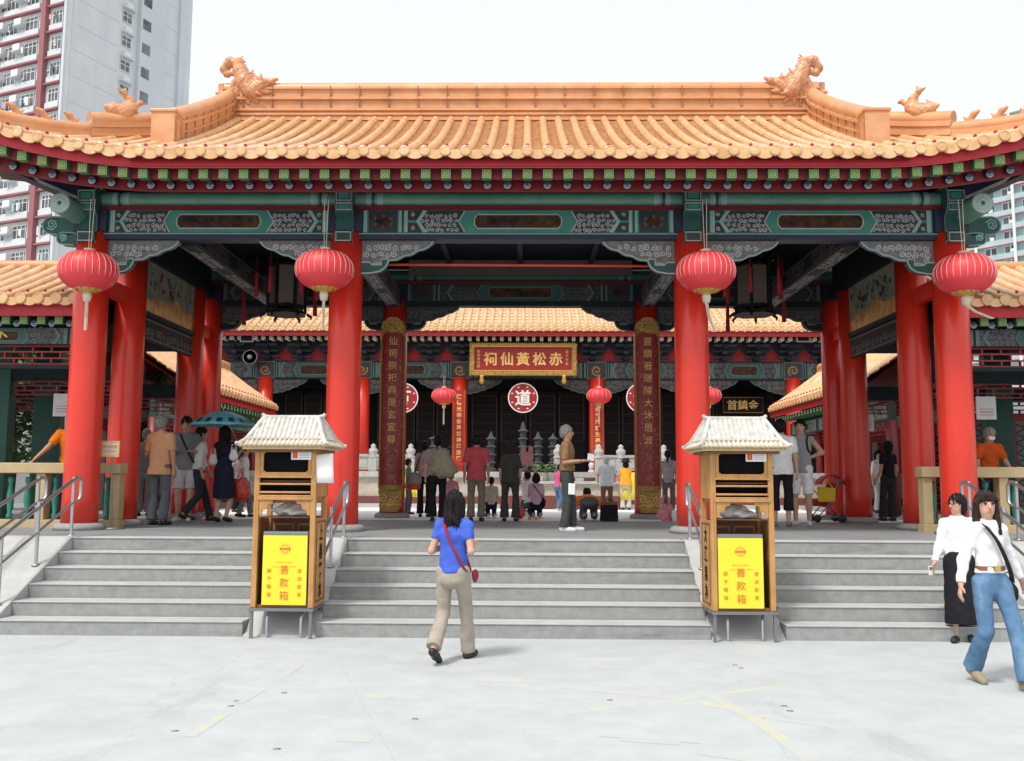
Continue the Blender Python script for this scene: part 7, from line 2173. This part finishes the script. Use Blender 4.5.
kneeler('person in white kneeling with raised arms beyond the kneeling woman in pink', 527, 516, 470, 190, WHITE, GREYT, 'short', (((-.5, -.4, .9), (.3, -.2, 1)), ((.5, -.4, .9), (-.3, -.2, 1))))
# incense bundle and shoes left on the ground
c0 = on(552, 512, PZ)
t = thing('red_bundle', (0, 0, 0), 'red paper bundle lifted by the kneeling person in white', 'bundle'); c0 = at(527, 458, 19.3)
mb = MB(); mb.prism([(-.10, -.16), (.10, -.16), (.13, .0), (.12, .22), (.04, .26), (.02, .12), (-.02, .12), (-.04, .26), (-.12, .22), (-.13, 0)], front(c0.x, c0.y, c0.z), -.05, .05, 'plastic_pink'); mb.build('paper', t)
for px, py, m, lab in ((533, 520, 'plastic_red', 'red and orange shoes beside the kneeling woman in pink'), (520, 519, 'plastic_red', 'small red bag on the floor behind the woman in dark grey')):
    c0 = on(px, py, PZ); t = thing('shoe_pair' if px == 533 else 'small_bag', (0, 0, 0), lab, 'shoes' if px == 533 else 'bag')
    if px == 533:
        for d in (-.06, .06): sdf_mesh('shoe', [cap((c0.x + d, c0.y - .08, PZ + .035), (c0.x + d, c0.y + .10, PZ + .03), .036, .032)], .012, fabric((.80, .30, .05)), t)
    else: sdf_mesh('bag', [ell((c0.x, c0.y, PZ + .12), (.10, .07, .12))], .014, m, t, noise=fold(.008, 30))
p, h = stand(567, 531, 424)
m13 = person('man in brown shirt and dark green trousers standing side on, holding a paper', p, h, 78, .0105, 'm', 0, .905, 0, ((-.09, .03, 0), (.09, -.07, 0)), (0, 0), None, (8, 8),
       (((-.18, .0, -1), (.15, -1, .12)), ((.18, .05, -1), (-.18, -1, .12))), hair='short', hairmat='hair_grey', top=BROWN, sleeve=.85, hem=.03, loose=.034, bottom=OLIVE, flare=.028, shoe='white_paint', belt='black', skin='skin_tan', detail=True)
hd = m13['w'](m13['A'][1][2] + .12 * m13['A'][1][4])
t = thing('paper_slip', (0, 0, 0), 'white paper held by the man in brown', 'paper'); mb = MB(); mb.prism([(-.05, -.03), (.05, -.05), (.06, .05), (-.04, .07)], front(hd.x + .03, hd.y, hd.z + .04), -.003, .003, 'paper'); mb.build('sheet', t)
hp = m13['w'](m13['P'] + np.array([-.165, -.03, -.22])); t = thing('towel', (0, 0, 0), 'white cloth hanging from the pocket of the man in brown', 'cloth')
hp = at(571.5, 489, p[1] - .19); mb = MB(); mb.prism([(-.05, -.08), (.05, -.085), (.055, .08), (-.045, .085)], front(hp.x, hp.y, hp.z), -.008, .008, 'paper'); o = mb.build('cloth', t, bevel=.006)
# far worshippers by the offering table
p, h = stand(558, 511, 463)
person('child in bright pink sleeves half hidden behind the man in brown', p, h, 140, .018, 'f', 12, .89, 0, ((-.12, .16, .0), (.1, -.2, 0)), (.03, 0), None, (8, 8), (((-.3, .6, -.7), (-.2, .3, -1)), ((.3, -.6, -.7), (.2, -.6, -.2))), hair='short', top=ROSE, sleeve=1.5, bottom=DENIM, flare=.02, shoe='white_paint')
p, h = stand(590, 507, 462)
person('woman in pale pink blouse and white head scarf by the offering table', p, h, 110, .018, 'f', 8, .90, 0, ((-.09, 0, 0), (.09, 0, 0)), (0, 0), None, (8, 8), (((-.2, -.4, -1), (.1, -.9, .1)), ((.2, -.4, -1), (-.1, -.9, .1))), hair='bob', hairmat='hair_white', top=fabric((.66, .42, .44)), sleeve=.9, hem=-.12, loose=.03, bottom=BLACKC, flare=.03)
p, h = stand(607, 513, 455)
person('white haired man in pale blue shirt and brown trousers, his back turned', p, h, 180, .015, 'm', 3, .905, 0, ((-.12, 0, 0), (.12, 0, 0)), (0, 0), None, (10, 10), (((-.35, -.1, -1), (.05, -.6, -.5)), ((.35, -.1, -1), (-.05, -.6, -.5))), hair='short', hairmat='hair_white', top=fabric((.66, .74, .78)), sleeve=.8, hem=-.14, loose=.045, bottom=TAN, flare=.045, fat=1.1)
p, h = stand(626, 510, 459)
w21 = person('person in orange vest, dark hat and white trousers leaning over the offering table', p, h, 172, .016, 'f', 16, .90, 0, ((-.1, 0, 0), (.1, 0, 0)), (0, 0), None, (8, 8), (((-.3, -.5, -1), (.0, -.8, -.3)), ((.3, -.5, -1), (0, -.8, -.3))), hair='bob', top=VEST, sleeve=.3, hem=-.14, loose=.04, bottom=LIGHTS, flare=.04, fat=1.08)
hw = w21['w'](w21['hc'] + np.array([0, 0, .05])); t = thing('hat', (0, 0, 0), 'dark brimmed hat on the person in the orange vest', 'hat')
mb = MB(); mb.lathe([(.17, -.01), (.17, .0), (.11, .02), (.10, .08), (.07, .11), (.001, .115)], hw + V((0, 0, .01)), 'dark_wood', 18); mb.build('felt', t)
t = thing('yellow_sheet', (0, 0, 0), 'bright yellow cloth draped on the terrace by the right couplet board', 'cloth'); a_, b_ = at(620, 470, 25.3), at(640, 500, 25.3)
mb = MB(); mb.grid([[V((a_.x + (b_.x - a_.x) * i / 8, 25.3 + .05 * math.sin(i * 2.1) - .1 * q, b_.z + (a_.z - b_.z) * (1 - q) * (.75 + .25 * i / 8))) for i in range(9)] for q in (0, .33, .66, 1)], 'yellow_cloth'); o = mb.build('cloth', t); md = o.modifiers.new('t', 'SOLIDIFY'); md.thickness = .02
t = thing('yellow_sheet', (0, 0, 0), 'bright yellow cloth draped on the terrace by the left couplet board', 'cloth'); a_, b_ = at(402, 478, 25.3), at(418, 497, 25.3)
mb = MB(); mb.grid([[V((a_.x + (b_.x - a_.x) * i / 8, 25.3 + .05 * math.sin(i * 2.1) - .1 * q, b_.z + (a_.z - b_.z) * (1 - q))) for i in range(9)] for q in (0, .33, .66, 1)], 'yellow_cloth'); o = mb.build('cloth', t); md = o.modifiers.new('t', 'SOLIDIFY'); md.thickness = .02
# man bowing to the ground, seen from behind
pt = on(590, 521, PZ)
person('person in orange top bowing low to the floor, seen from behind', (pt.x, pt.y + .35, PZ), 1.55, 180, .014, 'm', 84, .36, .10, ((-.11, .26, .04), (.11, .26, .04)), (0, 0), ((-.13, -.20, .08), (.13, -.20, .08)), (180, 180), (((-.3, -.8, -.45), (.1, -.9, -.25)), ((.3, -.8, -.45), (-.1, -.9, -.25))), hair='short', top=ORANGE, sleeve=.8, hem=.0, loose=.045, bottom=GREYT, flare=.02, leglen=.95, fat=1.18, shoe='black')
a_ = on(609, 521, PZ)
t = thing('brown_case', (a_.x, a_.y, PZ), 'dark brown upright case standing on the courtyard edge beside the bowing person', 'case')
mb = MB(); mb.prism([(-.17, .0), (.17, 0), (.155, .36), (-.15, .36)], front(a_.x, a_.y, PZ + .001), -.09, .09, 'dark_wood'); mb.prism([(-.155, .30), (.16, .30), (.155, .365), (-.15, .365)], front(a_.x, a_.y, PZ + .001), -.095, .095, TAN); mb.build('case_body', t, bevel=.012)
mb = MB(); mb.tube([(a_.x - .06, a_.y, PZ + .36), (a_.x - .05, a_.y, PZ + .41), (a_.x + .05, a_.y, PZ + .41), (a_.x + .06, a_.y, PZ + .36)], .012, 'black', 6); mb.build('handle', t)
# behind the right couplet board
p, h = stand(669, 516, 449)
w24 = person('woman in grey top with long black hair between the couplet board and the red column', p, h, 160, .014, 'f', 0, .90, 0, ((-.08, 0, 0), (.09, .08, 0)), (0, .02), None, (8, 8), HANG, hair='pony', top=fabric((.42, .40, .45)), sleeve=.5, hem=-.08, loose=.022, bottom=fabric((.16, .13, .12)), flare=.02)
t = thing('carrier_bag', (0, 0, 0), 'pink and grey carrier bag standing beside the right couplet board', 'bag'); a_ = on(666, 521, PZ)
sdf_mesh('bag', [ell((a_.x, a_.y, PZ + .15), (.15, .10, .18)), ell((a_.x, a_.y, PZ + .10), (.16, .11, .10))], .014, 'plastic_pink', t, k=.03, noise=fold(.014, 24)); mb = MB()
for y in (-.04, .04): mb.tube([(a_.x - .07, a_.y + y, PZ + .30), (a_.x - .03, a_.y + y, PZ + .48), (a_.x + .03, a_.y + y, PZ + .48), (a_.x + .07, a_.y + y, PZ + .30)], .010, 'plastic_pink', 6)
mb.build('handle', t)
t = thing('carrier_bag', (0, 0, 0), 'small white carrier bag next to the pink one', 'bag'); a_ = on(676, 521.5, PZ); sdf_mesh('bag', [ell((a_.x, a_.y, PZ + .10), (.085, .07, .12))], .014, WHITE, t, noise=fold(.012, 26))
# far left background person by the couplet board
p, h = stand(408, 514, 458)
person('person in green and cream top behind the left couplet board', p, h, 100, .018, 'f', 0, .90, 0, ((-.09, 0, 0), (.09, .1, 0)), (0, 0), None, (8, 8), HANG, hair='short', top=GREEN, sleeve=.8, bottom=GREYT, flare=.02)

# right group
p, h = stand(783, 526, 418)
person('man in white T-shirt and black three quarter trousers, seen from behind by the right kiosk', p, h, 165, .012, 'm', 0, .905, 0, ((-.09, .0, 0), (.12, .02, 0)), (0, 0), None, (8, 10), HANG, hair='short', top=WHITE, sleeve=.75, hem=-.12, loose=.030, bottom=BLACKC, flare=.035, leglen=.78, shoe='grey_metal')
p, h = stand(803, 525, 418)
m25 = person('man in grey tank top and white shorts with a black backpack, hand on hip', p, h, -30, .012, 'm', 0, .905, 0, ((-.10, -.05, 0), (.10, .03, 0)), (0, 0), None, (10, 14),
       (((-.2, 0, -1), (.1, -.4, -1)), ((.55, .45, -.8), (-.75, -.55, -.35))), hair='short', top=fabric((.33, .34, .35)), sleeve=0, hem=-.10, loose=.020, bottom=WHITE, legs='shorts', leglen=.495, shoe='white_paint', detail=True)
t = thing('backpack', (0, 0, 0), 'black backpack on the man in the grey tank top', 'bag')
P_, s_ = m25['P'], m25['s']
sdf_mesh('sack', [ell(P_ + np.array([0, .20, .30]), (.14, .09, .22)), ell(P_ + np.array([0, .24, .22]), (.11, .08, .12))], .014, BLACKC, t, scale=s_); mb = MB()
for sx in (-1, 1): mb.tube([V((P_ + np.array(q)) * s_) for q in ((sx * .11, .13, .42), (sx * .115, .02, .515), (sx * .12, -.105, .42), (sx * .135, -.10, .28), (sx * .165, .04, .16), (sx * .12, .14, .14))], .016, BLACKC, 7)
mb.build('strap', t); t.location = m25['root'].location; t.rotation_euler = m25['root'].rotation_euler
# pushchair
sp = on(826, 522, PZ)
t = thing('pushchair', (sp.x, sp.y, PZ), 'red folding pushchair with a yellow bag hung on it', 'pushchair')
X, Y = sp.x, sp.y
mb = MB()
for y in (-.20, .20):
    mb.tube([(X - .22, Y + y, PZ + .08), (X + .02, Y + y, PZ + .36), (X + .20, Y + y, PZ + .78), (X + .26, Y + y, PZ + .80)], .012, 'grey_metal', 7)
    mb.tube([(X + .24, Y + y, PZ + .08), (X + .02, Y + y, PZ + .36), (X - .16, Y + y, PZ + .62)], .012, 'grey_metal', 7); mb.tube([(X - .2, Y + y, PZ + .10), (X + .22, Y + y, PZ + .10)], .009, 'grey_metal', 6)
for x, z in ((X - .2, .10), (X + .22, .10), (X + .26, .80)): mb.tube([(x, Y - .2, PZ + z), (x, Y + .2, PZ + z)], .010, 'grey_metal', 6)
mb.build('frame', t)
sdf_mesh('seat', [cap(np.array([X + .14, Y + sx * .10, PZ + .66]) - np.array([X, Y, PZ]), np.array([-.02, sx * .10, .38]), .08, .09) for sx in (-1, 1)] + [cap(np.array([-.02, sx * .1, .38]), np.array([-.22, sx * .1, .36]), .08, .06) for sx in (-1, 1)], .016, 'stroller_red', t, k=.06, noise=fold(.008, 24))
mb = MB(); rows = []
for i in range(8):
    a = R(20 + 20 * i); rows.append([V((X + .10 - .24 * math.cos(a), Y + yy, PZ + .62 + .26 * math.sin(a))) for yy in (-.21, -.1, .1, .21)])
mb.grid(rows, 'stroller_red'); o = mb.build('hood', t); md = o.modifiers.new('t', 'SOLIDIFY'); md.thickness = .01
for x in (-.22, .24):
    for y in (-.20, .20):
        mb = MB()
        for dy in (-.022, .022): mb.lathe([(.02, -.016), (.062, -.014), (.072, 0), (.062, .014), (.02, .016)], (X + x, Y + y + dy, PZ + .073), 'black', 16, V((0, 1, 0)))
        mb.build('wheel', t)
yb = thing('yellow_bag', (X, Y, PZ), 'yellow bag hung on the side of the pushchair', 'bag'); mb = MB(); mb.prism([(-.17, -.14), (.15, -.14), (.17, .12), (-.18, .15)], front(X - .06, Y - .29, PZ + .52), -.035, .035, 'stroller_yellow'); mb.build('bag', yb, bevel=.03); mb = MB(); mb.tube([(X - .14, Y - .29, PZ + .65), (X - .05, Y - .26, PZ + .80), (X + .05, Y - .29, PZ + .65)], .010, 'stroller_yellow', 6); mb.build('handle', yb)
p, h = stand(890, 521, 440)
person('woman in black top and dark flared trousers standing between the right columns', p, h, 200, .012, 'f', 0, .905, 0, ((-.10, .0, 0), (.10, -.06, 0)), (0, 0), None, (10, 10), (((-.25, .1, -1), (.05, -.35, -1)), ((.2, .05, -1), (.2, -.5, -1))), hair='bob', top=BLACKC, sleeve=.6, hem=-.02, loose=.014, bottom=fabric((.035, .03, .03)), flare=.06)
p, h = stand(880, 513, 450)
person('person in white partly hidden behind the woman in black', p, h, 20, .016, 'f', 0, hair='bob', top=WHITE, sleeve=1.2, hem=-.10, loose=.03, bottom=fabric((.60, .55, .55)), flare=.03)
